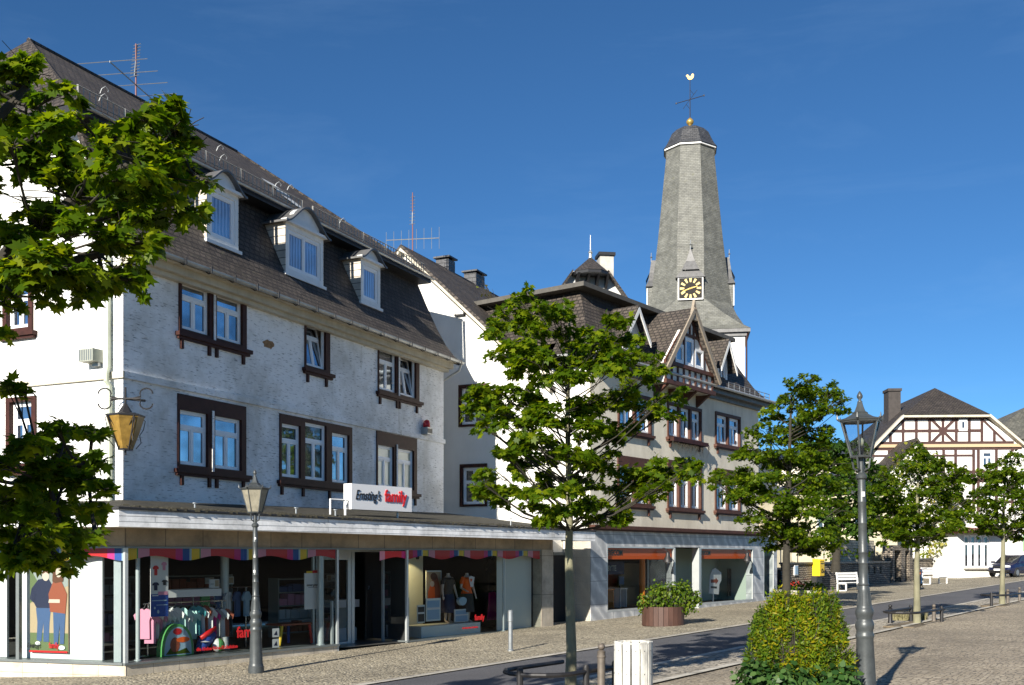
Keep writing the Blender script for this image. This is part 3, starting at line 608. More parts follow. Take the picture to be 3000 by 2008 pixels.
# entrance
dr = MB().panel(5.85, 7.05, .06, 2.5, [(5.97, 6.93, .2, 2.3)], .88, .94, rim=.95)
dr = dr.build('door', X['alu'], shop); MB().face([(5.97, .92, .2), (6.93, .92, .2), (6.93, .92, 2.3), (5.97, .92, 2.3)]).build('pane', X['glass_vp'], dr)
MB().box(5.99, 6.02, .8, .84, .95, 1.35).build('handle', X['chrome'], dr)
MB().box(5.85, 8.17, .86, .96, 2.5, 2.58).box(7.05, 7.15, .86, .96, .06, 2.5).build('door_frame', X['alu'], shop)
MB().box(5.76, 8.17, -.0, .9, -.1, .045).build('door_step', X['alu_dark'], shop)
# fascia: white boards leaning out over the pavement
fa = MB(); wz0, wz1 = (2.95, 3.28), (2.86, 3.15)
A0, A1 = (-.78, -1.0), (15.75, -1.0)
fl = TS @ Vector((-LS, -1.25, 0)); Lc = (fl.x, fl.y)
fa.face([(A0[0], A0[1], wz0[0]), (A1[0], A1[1], wz1[0]), (A1[0], A1[1], wz1[1]), (A0[0], A0[1], wz0[1])])
fa.face([(A1[0], A1[1], wz1[0]), (A1[0], .3, wz1[0]), (A1[0], .3, wz1[1]), (A1[0], A1[1], wz1[1])])
fa.face([(Lc[0], Lc[1], wz0[0]), (A0[0], A0[1], wz0[0]), (A0[0], A0[1], wz0[1]), (Lc[0], Lc[1], wz0[1])])
fa.build('fascia', X['whiteboard'], shop)
MB().face([(A0[0] + .01, A0[1] + .01, 2.96), (A1[0], A1[1] + .01, 2.87), (A1[0], .3, 2.90), (0, .3, 2.96), (Lc[0], Lc[1] + 1.2, 2.96), (Lc[0], Lc[1], 2.96)][::-1]).build('soffit', X['white'], shop)
ro = MB(); FO = rel(S, F1)
pA, pB = FO @ Vector((-.02, -.02, 0)), FO @ Vector((L1 + .02, -.02, 0)); pC = FO @ Vector((0, 6, 0))
ro.face([(A0[0], A0[1], 3.3), (A1[0], A1[1], 3.17), (pB.x, pB.y, 3.8), (pA.x, pA.y, 3.55)])
ro.face([(A1[0], A1[1], 3.17), (15.8, 4, 3.3), (pB.x, pB.y, 3.8)]); ro.face([(A0[0], A0[1], 3.3), (pA.x, pA.y, 3.55), (pC.x, pC.y, 3.55), (Lc[0], Lc[1], 3.3)])
ro.build('flat_roof', X['flatroof'], shop)
ed = MB().path([(Lc[0], Lc[1] - .02, 3.30), (A0[0] - .02, A0[1] - .02, 3.30), (A1[0], A1[1] - .02, 3.175), (A1[0] + .02, 0, 3.2)], .028, 6); ed.build('roof_edging', X['darkmetal'], shop)
mo = MB(); random.seed(3)
for i in range(1100):
    t = random.random(); x_ = A0[0] + .4 + t * 15; z_ = 3.31 - .13 * t; r_ = random.uniform(.03, .09)
    yy = A0[1] + random.uniform(.0, .8) ** 1.6; mo.lathe([(r_, -.02), (r_ * .8, r_ * .4), (r_ * .2, r_ * .6)], 5, (x_, yy, z_ + .1 * (yy + 1)))
mo.build('moss', X['flatroof'], shop, kind='stuff', label='dark moss clumps on the flat roof edge')
for x_ in (1.2, 3.9, 5.1, 11.9, 13.8): MB().tube((x_, -.6, 3.25), (x_, -.6, 3.47), .02).tube((x_, -.6, 3.47), (x_, -.6, 3.49), .05).build('roof_vent', X['galv'], shop)
qa, qb = S.at(1267, 1400, 1.0)[0], S.at(1296, 1400, 1.0)[0]
MB().box(14.87, 17.0, 1.1, 1.3, -.2, 3.25).build('passage_wall', X['white_render'], shop)
pd = MB().box(qa, qb + .35, .98, 1.06, .12, 2.42).build('passage_door', X['blackp'], shop); MB().box(qa - .05, qb + .4, .96, 1.09, 2.43, 2.52).box(qb + .36, qb + .42, .96, 1.09, .1, 2.43).build('passage_door_frame', X['alu_dark'], pd)
# coloured banner along the top of the glass
def banner(T, xa, xb, ztop, ph=0.0):
    b_ = MB(T); seq = [('yellow', .20), ('green', .03), ('pink', .26), ('red', .62), ('magenta', .17), ('blue', .17), ('ltblue', .05)]
    tot = sum(a for _, a in seq); x_ = xa - ph * tot; k = 0; mats = [X[n_] for n_, _ in seq]
    def bot(x): return ztop - .20 - .05 * math.cos((x - xa) * 2 * math.pi / tot * 1.0 + .6)
    while x_ < xb:
        for i, (n_, wd) in enumerate(seq):
            a, e = max(x_, xa), min(x_ + wd, xb); x_ += wd
            if e - a < .005: continue
            b_.k = i; m_ = 4
            for j in range(m_):
                p, q = a + (e - a) * j / m_, a + (e - a) * (j + 1) / m_
                b_.face([(p, .012, bot(p)), (q, .012, bot(q)), (q, .012, ztop), (p, .012, ztop)])
    return b_.build('window_banner', mats, shop, label='striped red, pink, blue and yellow banner with scalloped edge')
banner(None, .06, 5.68, 2.55); banner(None, 7.2, 8.16, 2.52, .2); banner(None, 8.26, 14.18, 2.55, .62); banner(TS, -7.4, -.05, 2.55, .1)
# red lettering on the glass
for (x_, z_, s_) in ((2.72, .60, .34), (11.0, .58, .22)):
    text('family', s_, X['red'], 'window_lettering', shop, Matrix.Translation((x_, -.006, z_)), .004, .008, sx=.85)
    text('die kleine feine Kollektion', s_ * .30, X['red'], 'window_lettering', shop, Matrix.Translation((x_ - 1.05 * (s_ > .3) - .55 * (s_ < .3), -.006, z_ - .22)), .003, .004)

# ---- lettered box sign on the shop roof
SG = Frame(S.w(6.35, .15), 52.85)
sign = thing('box_sign', 'white rectangular shop sign reading Ernsting\'s family on the shop roof', 'sign', SG)
MB().box(0, 2.2, 0, .28, 3.56, 4.2).build('sign_box', X['sign'], sign)
text("Ernsting's", .35, X['blackp'], 'lettering', sign, Matrix.Translation((.12, -.008, 3.81)), .012, .001, .35, sx=.66)
text("family", .43, X['red'], 'lettering', sign, Matrix.Translation((1.17, -.012, 3.80)), .02, .006, 0, sx=.82)
MB().path([(0, .1, 3.78), (-.62, .1, 3.78), (-.62, .1, 3.35)], .025).path([(-.12, .1, 3.78), (-.12, .1, 3.3)], .03).build('support', X['white'], sign); MB().path([(1.8, .14, 3.56), (1.8, .14, 3.3)], .03).build('support', X['white'], sign)

# ---- wall lantern at the old house corner
c = F1.at(283, 965, -.45); WL = F1.w(-.35, -.28)
WL = (WL[0] + .10, WL[1]); lan = thing('wall_lantern', 'hanging wrought iron lantern with amber glass on the corner of the old white house', 'lantern', loc=(*WL, 0))
zl = 4.55
MB().lathe([(.14, zl), (.27, zl + .34), (.36, zl + .62), (.37, zl + .66)], 6, rot=.5).build('lantern_glass', X['amber'], lan)
fr = MB()
for k in range(4):
    a = math.pi * (.25 + .5 * k) ; 
    for dd in (0,): fr.path([(.14 * math.cos(a), .14 * math.sin(a), zl), (.28 * math.cos(a), .28 * math.sin(a), zl + .34), (.38 * math.cos(a), .38 * math.sin(a), zl + .66)], .014, 5)
    a2 = a + math.pi / 2; q0, q1 = (.15, zl), (.37, zl + .66)
    fr.tube((q0[0] * math.cos(a), q0[0] * math.sin(a), q0[1]), (q1[0] * math.cos(a2), q1[0] * math.sin(a2), q1[1]), .008, n=4); fr.tube((q0[0] * math.cos(a2), q0[0] * math.sin(a2), q0[1]), (q1[0] * math.cos(a), q1[0] * math.sin(a), q1[1]), .008, n=4)
    fr.path([(.33 * math.cos(a), .33 * math.sin(a), zl + .66), (.42 * math.cos(a), .42 * math.sin(a), zl + .6), (.38 * math.cos(a), .38 * math.sin(a), zl + .42), (.30 * math.cos(a), .30 * math.sin(a), zl + .3), (.33 * math.cos(a), .33 * math.sin(a), zl + .15), (.22 * math.cos(a), .22 * math.sin(a), zl + .02)], .009, 5)
fr.lathe([(.385, zl + .655), (.385, zl + .69), (.14, zl + .74), (.03, zl + .92)], 6, rot=.5); fr.lathe([(.15, zl - .02), (.15, zl + .01)], 6, rot=.5); fr.tube((0, 0, zl - .12), (0, 0, zl), .02)
for sg_ in (-1, 1):
    cx_ = sg_ * .42
    for up_ in (-1, 1):
        fr.path([(sg_ * .12, 0, zl + 1.02)] + [(cx_ + sg_ * .0 - sg_ * .13 * math.cos(R(t)), 0, zl + 1.02 + up_ * (.10 - .10 * math.cos(R(t)) * 0 + .11 * math.sin(R(t)))) for t in range(-30, 200, 30)], .016, 5)
fr.tube((-.3, 0, zl + 1.02), (.3, 0, zl + 1.02), .022); fr.tube((0, 0, zl + .9), (0, 0, zl + 1.25), .022)
fr.tube((0, 0, zl + 1.02), (.3, .28, zl + 1.02), .025)
fr.build('iron_frame', X['iron'], lan)
# ---- vent box on side wall, alarm lamp, aerials
V = Frame(F1L.w(*(F1L.at(203, 838)[0], 0)), F1L.deg)
vb = thing('ventilation_box', 'small grey louvred box on the sunlit side wall of the old house', 'vent box', V)
MB().box(0, .40, -.28, 0, 6.42, 6.68).build('housing', mk('vent_grey', (.34, .36, .31), .6, .2), vb)
l_ = MB()
for i in range(6): l_.box(.03 + i * .062, .06 + i * .062, -.287, -.28, 6.44, 6.66)
l_.build('louvres', X['alu_dark'], vb); MB().box(.2, .36, -.1, 0, 6.34, 6.419).build('bracket', X['galv'], vb)
ax, az = F1.at(968, 992)
al = thing('alarm_light', 'small siren box with a red dome high on the old house wall', 'alarm light', F1, (ax, 0, az))
MB().box(-.14, .18, -.24, 0, -.04, .18).build('siren_box', X['galv'], al); MB().box(-.125, .165, -.245, -.24, .0, .14).build('siren_grille', X['blackp'], al)
MB().lathe([(.115, .182), (.115, .30), (.08, .40), (.02, .43)], 14, (.02, -.12, 0)).build('red_dome', mk('red_plastic', (.55, .01, .02), .25), al, smooth=True)
def aerial(name, label, frame, loc, mast, booms, group='roof aerials'):
    t = thing(name, label, 'aerial', frame, loc, group=group); MB().tube((0, 0, -.6), (0, 0, mast), .026, .018).build('mast', X['mast'], t)
    for (z_, dx, dy, n_, l_, tilt, vert) in booms:
        m = MB(); m.tube((-dx / 2, -dy / 2, z_ - tilt / 2), (dx / 2, dy / 2, z_ + tilt / 2), .018, n=5); nv = Vector((-dy, dx, 0)).normalized() if not vert else Vector((0, 0, 1))
        for i in range(n_):
            f = i / max(1, n_ - 1) - .5; p = Vector((dx * f, dy * f, z_ + tilt * f)); h = nv * l_ * .5 * (1 - .25 * (f + .5)); m.tube(p - h, p + h, .010, n=4)
        m.build('antenna', X['galv'], t)
    return t
x_, z_ = F1.at(311, 222, 5)
aerial('television_aerial', 'red aerial mast with long rods on the left part of the old roof', F1, (x_, 5, 14.9), 1.5, [(.38, 2.62, .75, 5, 2.1, 0, False), (1.05, .1, 0, 11, .34, .9, False)])
# ================================================================== REAR GABLE HOUSE
gh = thing('rear_gable_house', 'plain white gable house between the old house and the corner house', 'house', G3)
yp, zp = G3.atx(925, 572); ye, ze = G3.atx(1190, 820)
TG = Matrix.Rotation(R(-90), 4, 'Z')  # side frame: x along wall (negative = back)
w3 = [(*sorted((-G3.atx(1050, 880)[0], -G3.atx(1115, 975)[0])), G3.atx(1050, 978)[1], G3.atx(1050, 882)[1]), (*sorted((-G3.atx(1053, 1065)[0], -G3.atx(1115, 1160)[0])), G3.atx(1053, 1160)[1], G3.atx(1053, 1063)[1])]
ybk = 2 * yp - ye; sl3 = (zp - ze) / (yp - ye); y0_ = -6.0
wb = MB(TG); wb.panel(-ybk, -ye, 0, ze, [inset(h, .02) for h in w3], 0, .12); wb.panel(-ye, .02, 0, ze - 1.2, [], 0, .1); wb.T = None
wb.face([(0, ye, ze), (0, yp, zp), (0, ybk, ze)][::-1]); wb.face([(0, ye, ze), (0, ye, ze - 1.2), (0, ye - 1.2, ze - 1.2)]); wb.box(.4, 12, ye + .3, ybk - .3, 0, ze - .1)
wb.build('wall', X['white_render'], gh)
for h in w3:
    i_ = (h[0] + .1, h[1] - .08, h[2] + .08, h[3] - .12); surround(gh, *h, [i_], X['brown'], T=TG, sill=False); window(gh, *i_, X['glass_black'], T=TG, style='4', zt=.62)
rb = MB(); o_ = .25
def slab(b_, ya, za, yb_, zb_, x0, x1, th=.14):
    b_.idx([(x0, ya, za), (x1, ya, za), (x1, yb_, zb_), (x0, yb_, zb_), (x0, ya, za - th), (x1, ya, za - th), (x1, yb_, zb_ - th), (x0, yb_, zb_ - th)], [(0, 1, 2, 3), (7, 6, 5, 4), (0, 4, 5, 1), (2, 6, 7, 3), (0, 3, 7, 4), (1, 5, 6, 2)])
slab(rb, ye - 1.3, ze - 1.3 * sl3 + .12, yp, zp + .14, -o_, 13); slab(rb, ybk + .4, ze - .4 * sl3 + .12, yp, zp + .14, -o_, 13)
r3 = rb.build('roof', X['rooftile'], gh)
vg = MB()
for (ya, za, yb_, zb_) in ((ye - 1.2, ze - 1.2 * sl3 - .02, yp, zp + .0), (ybk + .4, ze - .4 * sl3 - .02, yp, zp)): slab(vg, ya, za, yb_, zb_, -o_ - .02, -.0, .12)
vg.build('verge_board', X['cream'], r3)
for (x_, w_, h_, n_) in ((3.2, .55, .5, 0), (5.6, .8, .55, 1)):
    ch = MB().box(x_, x_ + w_, yp - .1, yp + .45, zp - .6, zp + h_).box(x_ - .08, x_ + w_ + .08, yp - .18, yp + .53, zp + h_ + .06, zp + h_ + .12)
    ch.box(x_ + .05, x_ + .12, yp, yp + .3, zp + h_, zp + h_ + .06).box(x_ + w_ - .12, x_ + w_ - .05, yp, yp + .3, zp + h_, zp + h_ + .06); ch.build('chimney', X['darkslate'], r3)
ya_, za_ = G3.atx(1060, 718, -.1); MB().box(-.12, 0, ya_ - .05, ya_ + .35, za_ - .05, za_).box(-.12, 0, ya_ - .05, ya_, za_ - .05, za_ + .35).build('wall_bracket', X['darkmetal'], gh)
aerial('television_aerial', 'red aerial mast with short vertical rods on the rear gable roof', G3, (.6, yp, zp + .1), 2.15, [(.45, -.55, 1.9, 8, .8, 0, True), (1.5, .05, 0, 9, .25, 1.0, False)])

# ================================================================== CORNER HOUSE (marble shop front, mansard, timber gable)
ch_ = thing('corner_house', 'beige rendered corner house with grey marble shop front, mansard roof and half-timbered dormer gable', 'house', F2)
LF = 13.3
rows = dict(u=(6.78, 8.06), l=(4.18, 5.92))
GU = [(1.71, 4.0, 6.70, 8.08), (5.2, 7.92, 6.78, 8.10), (9.12, 11.44, 6.84, 8.16), (1.69, 4.0, 4.18, 5.85), (5.2, 7.92, 4.15, 5.95), (9.1, 11.44, 4.2, 5.9)]
cw = MB().panel(0, LF, 3.3, 8.95, [inset(g_, .02) for g_ in GU], 0, .12)
cw.face([(0, 10, 0), (0, 0, 0), (0, 0, 8.95), (0, 10, 8.95)]); cw.face([(LF, 0, 0), (LF, 10, 0), (LF, 10, 8.95), (LF, 0, 8.95)]); cw.face([(LF, 10, 0), (0, 10, 0), (0, 10, 8.95), (LF, 10, 8.95)])
cw.build('wall', X['beige_render'], ch_)
MB().face([(-.004, 1.6, 3.3), (-.004, .12, 3.3), (-.004, .12, 8.95), (-.004, 1.6, 8.95)]).build('side_render', X['white_render'], ch_)
def split(g_, n_, m=.1, gap=.14):
    tw = g_[1] - g_[0] - 2 * m; w_ = (tw - gap * (n_ - 1)) / n_; return [(g_[0] + m + i * (w_ + gap), g_[0] + m + i * (w_ + gap) + w_, g_[2] + .07, g_[3] - .12) for i in range(n_)]
for i, g_ in enumerate(GU):
    ws = split(g_, 3 if i in (1, 4) else 2)
    if i >= 3: ws = [(a, b_, c_, d_ - .22) for a, b_, c_, d_ in ws]
    su = surround(ch_, *g_, ws, X['redbrown'], brackets=(g_[0] + .2, g_[1] - .2))
    for w_ in ws: window(ch_, *w_, X['glass'] if i < 3 else X['glass_dk'], y=.05, fw=.07)
    if i in (1,):   # withered trailing plants under the window box
        tr = MB(); random.seed(9 + i)
        for k in range(46):
            x_ = random.uniform(g_[0] - .1, g_[1] + .2); zt_ = g_[2] - .1; ln = random.uniform(.15, .5)
            tr.path([(x_, -.2, zt_ + .1), (x_ + random.uniform(-.08, .08), -.26, zt_ - ln * .5), (x_ + random.uniform(-.15, .15), -.24, zt_ - ln)], [.012, .01, .003], 4)
        tr.build('withered_trailing_plants', X['bark_dark'], ch_, kind='stuff')
        MB().box(g_[0], g_[1] + .1, -.28, -.06, g_[2] - .15, g_[2] - .01).build('window_box', X['brown'], ch_)
# cornice + gutter + mansard
LFt = LF
MB().box(-.35, LFt + .35, -.40, 0, 8.78, 8.95).box(-.12, LFt + .12, -.15, 0, 8.62, 8.78).box(-.4, -.0, 0, 1.4, 8.78, 8.95).build('cornice', X['lead'], ch_)
mp = [(-.5, 8.98), (-.2, 9.18), (.15, 9.6), (.55, 10.3), (1.2, 11.56)]
mb = MB()
for (y0, z0), (y1, z1) in zip(mp, mp[1:]):
    mb.face([(y0, y0, z0), (LFt - y0, y0, z0), (LFt - y1, y1, z1), (y1, y1, z1)])
    ybk_ = 10 if y0 > .1 else 1.45
    mb.face([(y0, ybk_, z0), (y0, y0, z0), (y1, y1, z1), (y1, ybk_, z1)]); mb.face([(LFt - y0, y0, z0), (LFt - y0, 10, z0), (LFt - y1, 10, z1), (LFt - y1, y1, z1)])
e_ = .75
mb.face([(e_, e_, 11.72), (LFt - e_, e_, 11.72), (LFt - 4, 5, 11.95), (4, 5, 11.95)]); mb.face([(e_, 10, 11.72), (e_, e_, 11.72), (4, 5, 11.95), (4, 10, 11.95)]); mb.face([(LFt - e_, e_, 11.72), (LFt - e_, 10, 11.72), (LFt - 4, 10, 11.95), (LFt - 4, 5, 11.95)])
r2 = mb.build('roof', X['rooftile'], ch_)
MB().prism([(e_ - .02, e_ - .02), (LFt - e_ + .02, e_ - .02), (LFt - e_ + .02, 10), (e_ - .02, 10)], 11.56, 11.715, 'z').build('eaves_board', mk('eaves_grey', (.085, .08, .07), .7, .3, 4), r2)
gt = MB().path([(-.56, 1.5, 8.98), (-.56, -.56, 8.98), (LFt + .56, -.56, 8.98), (LFt + .56, 6, 8.98)], .06, 8); gt.build('gutter', X['zinc'], ch_)
sg2 = MB(); sg2.tube((9.7, -.32, 9.35), (LFt + .4, -.32, 9.35), .014, n=4).tube((9.7, -.32, 9.2), (LFt + .4, -.32, 9.2), .014, n=4)
for i in range(9): sg2.tube((9.7 + i * .5, -.32, 9.0), (9.7 + i * .5, -.32, 9.37), .014, n=4)
sg2.build('snow_guard', X['galv'], r2)
def small_dormer(x0, x1, z0, zs, zp_):
    y0 = .15; xc = (x0 + x1) / 2
    d = MB().panel(x0, x1, z0, zs, [(x0 + .15, x1 - .15, z0 + .12, zs - .1)], y0, y0 + .1); d.prism([(x0 - .05, zs), (x1 + .05, zs), (xc, zp_)], y0, y0 + .1)
    for xx in (x0, x1): d.box(xx - .02, xx + .02, y0 + .001, 1.4, z0, zs)
    do = d.build('dormer', X['white'], ch_); window(do, x0 + .15, x1 - .15, z0 + .12, zs - .1, X['glass_dk'], y=y0 + .03, style='2', name='dormer_window')
    r_ = MB()
    for sg_ in (-1, 1):
        e = xc + sg_ * ((x1 - x0) / 2 + .3); ez = zs - .3 * (zp_ - zs) / ((x1 - x0) / 2)
        r_.idx([(xc, y0 - .3, zp_ + .08), (e, y0 - .3, ez + .08), (e, 2.2, ez + .08), (xc, 2.2, zp_ + .08), (xc, y0 - .3, zp_), (e, y0 - .3, ez), (e, 2.2, ez), (xc, 2.2, zp_)], [(0, 1, 2, 3), (7, 6, 5, 4), (0, 4, 5, 1), (1, 5, 6, 2)])
    r_.build('dormer_roof', X['rooftile'], do)
    bb = MB()
    for sg_ in (-1, 1):
        e = xc + sg_ * ((x1 - x0) / 2 + .28); ez = zs - .28 * (zp_ - zs) / ((x1 - x0) / 2)
        bb.idx([(xc, y0 - .34, zp_ + .02), (e, y0 - .34, ez + .02), (e, y0 - .34, ez - .16), (xc, y0 - .34, zp_ - .18), (xc, y0 - .3, zp_ + .02), (e, y0 - .3, ez + .02), (e, y0 - .3, ez - .16), (xc, y0 - .3, zp_ - .18)], [(0, 1, 2, 3), (7, 6, 5, 4), (3, 2, 6, 7), (1, 5, 6, 2)])
    bb.build('barge_board', X['white'], do)
sx0, sz0 = F2.at(1420, 800, .15); small_dormer(2.35, 3.45, 9.5, 10.35, 11.1)
small_dormer(9.65, 10.55, 9.42, 10.38, 11.1)
# half-timbered dormer gable, jutting out on brackets
ga, gb_, gy = 4.0, 7.8, -.55; gc = (ga + gb_) / 2; gz0, gzm, gzp = 8.62, 9.32, 11.45; hw_ = (gb_ - ga) / 2
zat = lambda x_: gzp - .1 - abs(x_ - gc) * (gzp - .1 - gzm) / hw_ * .94
tg = MB().panel(ga, gb_, gz0, gzm, [], gy, gy + .1, rim=.3); tg.prism([(ga, gzm), (gb_, gzm), (gc, gzp)], gy, gy + .1)
tg.box(ga, gb_, gy + .002, .0, gz0 - .01, gz0); 
tgo = tg.build('timbered_gable', X['white_render'], ch_)
tm = MB(); yt = gy - .035
def beam(b_, xa, za, xb, zb_, w_=.12, y_=yt, d_=.05):
    v = Vector((xb - xa, zb_ - za)); n_ = Vector((-v.y, v.x)).normalized() * w_ / 2
    b_.prism([(xa - n_.x, za - n_.y), (xb - n_.x, zb_ - n_.y), (xb + n_.x, zb_ + n_.y), (xa + n_.x, za + n_.y)], y_, y_ + d_)
tm.box(ga - .05, gb_ + .05, gy - .12, gy, gz0 - .06, gz0 + .09); tm.box(ga - .05, gb_ + .05, gy - .1, gy, gzm - .06, gzm + .08)
for i in range(9): x_ = ga + .06 + i * (gb_ - ga - .12) / 8; tm.box(x_ - .055, x_ + .055, gy - .04, gy, gz0 + .09, gzm - .06)
beam(tm, ga + .05, gzm, gc, gzp - .15, .14); beam(tm, gb_ - .05, gzm, gc, gzp - .15, .14)
for x_ in (gc - 1.2, gc - .46, gc + .30, gc + 1.12): tm.box(x_ - .05, x_ + .05, gy - .041, gy, gzm + .08, zat(x_))
tm.box(gc - .72, gc + .72, gy - .042, gy, gzm + 1.18, gzm + 1.28); tm.box(gc - .045, gc + .045, gy - .043, gy, gzm + 1.28, gzp - .2)
for i in range(4): x_ = ga + .25 + i * (gb_ - ga - .5) / 3; tm.prism([(gy - .05, gz0 - .06), (-.0, gz0 - .06), (-.0, gz0 - .5), (-.12, gz0 - .42), (gy + .1, gz0 - .16)], x_ - .07, x_ + .07, 'x')
tm.build('timber_frame', X['redbrown'], tgo)
for (a, b_, zt_) in ((gc - 1.15, gc - .53, gzm + .80), (gc - .40, gc + .25, gzm + 1.12), (gc + .36, gc + 1.06, gzm + .82)): window(tgo, a, b_, gzm + .1, zt_, X['glass_dk'], y=gy - .05, style='1', fw=.09)
gr = MB()
for sg_ in (-1, 1):
    e, ez = gc + sg_ * (hw_ + .2), gzm - .25
    for (xa, za, xb, zb_) in ((gc, gzp + .12, gc + sg_ * (hw_ * .5), gzm + (gzp - gzm) * .48), (gc + sg_ * (hw_ * .5), gzm + (gzp - gzm) * .48, e, ez)):
        gr.idx([(xa, gy - .2, za), (xb, gy - .2, zb_), (xb, 1.5, zb_), (xa, 1.5, za), (xa, gy - .2, za - .1), (xb, gy - .2, zb_ - .1), (xb, 1.5, zb_ - .1), (xa, 1.5, za - .1)], [(0, 1, 2, 3), (7, 6, 5, 4), (0, 4, 5, 1), (1, 5, 6, 2)])
gr.build('gable_roof', X['rooftile'], tgo)
bb = MB()
for sg_ in (-1, 1): beam(bb, gc, gzp + .06, gc + sg_ * (hw_ + .2), gzm - .3, .17, gy - .27, .055)
bb.prism([(gc - .28, gzp - .35), (gc + .28, gzp - .35), (gc, gzp + .42)], gy - .24, gy - .14); bb.build('barge_board', X['oak'], tgo)
# shop front of grey marble
sh = [(.99, 5.7, .5, 2.72), (5.7, 7.84, .05, 2.72), (7.84, 12.69, .5, 2.72), (13.77, 14.89, .55, 2.74)]
mf = MB().panel(0, 15.2, -.3, 3.3, sh, -.03, .3)
mf.face([(0, .7, -.3), (0, -.03, -.3), (0, -.03, 3.3), (0, .7, 3.3)]); mf.face([(15.2, -.03, -.3), (15.2, 8, -.3), (15.2, 8, 3.3), (15.2, -.03, 3.3)])
mf.face([(13.3, -.03, 3.3), (15.2, -.03, 3.3), (15.2, 8, 3.3), (13.3, 8, 3.3)]); mfo = mf.build('marble_front', X['marble'], ch_)
MB().box(-.1, LF + .55, -.26, -.0, 3.30, 3.42).box(-.05, LF + .5, -.15, -.0, 3.24, 3.302).build('ledge', X['redbrown'], ch_)
MB().box(-.0, 0.6, .7, .72, -.3, 3.3).build('side_return', X['white_render'], ch_)
for (a, b_, c_, d_) in (sh[0], sh[2], sh[3]):
    f_ = MB().panel(a, b_, c_, d_, [(a + .05, b_ - .05, c_ + .07, d_ - .05)], -.035, .03, rim=.03).build('shop_frame', X['alu'], ch_)
    MB().face([(a + .05, .02, c_ + .07), (b_ - .05, .02, c_ + .07), (b_ - .05, .02, d_ - .05), (a + .05, .02, d_ - .05)]).build('shop_window', X['glass_vp'], ch_)
MB().box(7.66, 7.8, -.05, .25, .05, 2.70).build('entrance_post', X['alu'], ch_); MB().box(5.72, 5.78, -.04, .02, .1, 2.70).build('entrance_post', X['alu'], ch_)
do = MB().panel(5.85, 7.5, .1, 2.6, [(5.97, 7.38, .22, 2.45)], 1.2, 1.26, rim=1.27).build('door', X['alu_dark'], ch_)
MB().face([(5.97, 1.23, .22), (7.38, 1.23, .22), (7.38, 1.23, 2.45), (5.97, 1.23, 2.45)]).build('pane', X['glass_dk'], do)
inn = MB().face([(.5, 4, .3), (15.1, 4, .3), (15.1, 4, 2.8), (.5, 4, 2.8)][::-1]); inn.face([(.3, .3, .4), (.3, 4, .4), (.3, 4, 2.8), (.3, .3, 2.8)][::-1])
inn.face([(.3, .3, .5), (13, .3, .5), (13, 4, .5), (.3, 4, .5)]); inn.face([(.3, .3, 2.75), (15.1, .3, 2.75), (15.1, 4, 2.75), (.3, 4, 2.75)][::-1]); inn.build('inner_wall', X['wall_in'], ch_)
inn = MB().face([(12.72, .3, .5), (12.72, 1.6, .5), (12.72, 1.6, 2.7), (12.72, .3, 2.7)]).face([(8.6, 1.6, .5), (12.72, 1.6, .5), (12.72, 1.6, 2.7), (8.6, 1.6, 2.7)][::-1])
inn.face([(14.87, .3, .5), (14.87, 2, .5), (14.87, 2, 2.7), (14.87, .3, 2.7)]); inn.build('display_back', mk('pale_display_wall', (.45, .52, .44), .7), ch_)
ob = MB().face([(1.05, .05, 2.28), (5.64, .05, 2.28), (5.64, .05, 2.66), (1.05, .05, 2.66)]).face([(5.8, 1.1, 2.25), (7.6, 1.1, 2.25), (7.6, 1.1, 2.66), (5.8, 1.1, 2.66)]).face([(7.9, .05, 2.28), (12.6, .05, 2.28), (12.6, .05, 2.66), (7.9, .05, 2.66)])
ob.build('orange_blind', X['orange'], ch_)
text('EYECOM', .26, X['blackp'], 'lettering', ch_, Matrix.Translation((1.1, .04, 2.42)), .004, .006); text('EYECOM', .22, X['blackp'], 'lettering', ch_, Matrix.Translation((7.95, .04, 2.44)), .004, .004)
MB().lathe([(.11, .5), (.11, 2.7)], 14, (4.6, .7, 0)).build('column', X['orange2'], ch_, smooth='auto')
# ================================================================== CHURCH TOWER
CH = Frame((12.73, 75), -9)
ch = thing('church_tower', 'pale church tower with tall tapering octagonal slate spire, gilded clock and rooster vane', 'church tower', CH)
zc = lambda py: EYE + (HOR - py) / 32.0
hw = 3.62
zf_ = lambda py: EYE + (HOR - py) * 71.4 / FOC
MB().box(-hw, hw, -hw, hw, 0, EYE + (HOR - 770) * 71.4 / FOC).build('tower_wall', X['white_render'], ch)
MB().box(-hw - .15, hw + .15, -hw - .15, hw + .15, zf_(773), zf_(765)).box(-hw - .34, hw + .34, -hw - .34, hw + .34, zf_(765), zf_(757.5)).build('cornice', X['lead'], ch)
MB().path([(hw + .15, -hw - .12, zf_(766)), (hw + .1, -hw - .1, zf_(780)), (hw + .1, -hw - .1, 0)], .05).build('downpipe', X['brown'], ch)
sp = MB(); k8 = math.tan(math.pi / 8)
zf = lambda py, y: EYE + (HOR - py) * (75 + y) / FOC
def octr(a, c_=None):  # two points per face direction, c_ half width of the main faces
    c_ = a * k8 if c_ is None else c_; return [(-c_, -a), (c_, -a), (a, -c_), (a, c_), (c_, a), (-c_, a), (-a, c_), (-a, -c_)]
def sqr(a, f=0.0): c_ = a * (1 - f); return octr(a, c_)
rings = [(sqr(3.98, .004), zf(757, -3.6)), (sqr(3.55, .04), zf(746, -3.5)), (octr(3.15, 2.1), zf(716, -3.1)),
         (octr(2.86, .95), zf(684, -2.86)), (octr(2.72, .93), zf(655, -2.7)), (octr(2.27, .92), zc(560)), (octr(1.94, .77), zc(450)), (octr(1.68, .69), zc(364)), (octr(1.68, .69), zc(350))]
P = [[(x, y, z) for x, y in r_] for r_, z in rings]
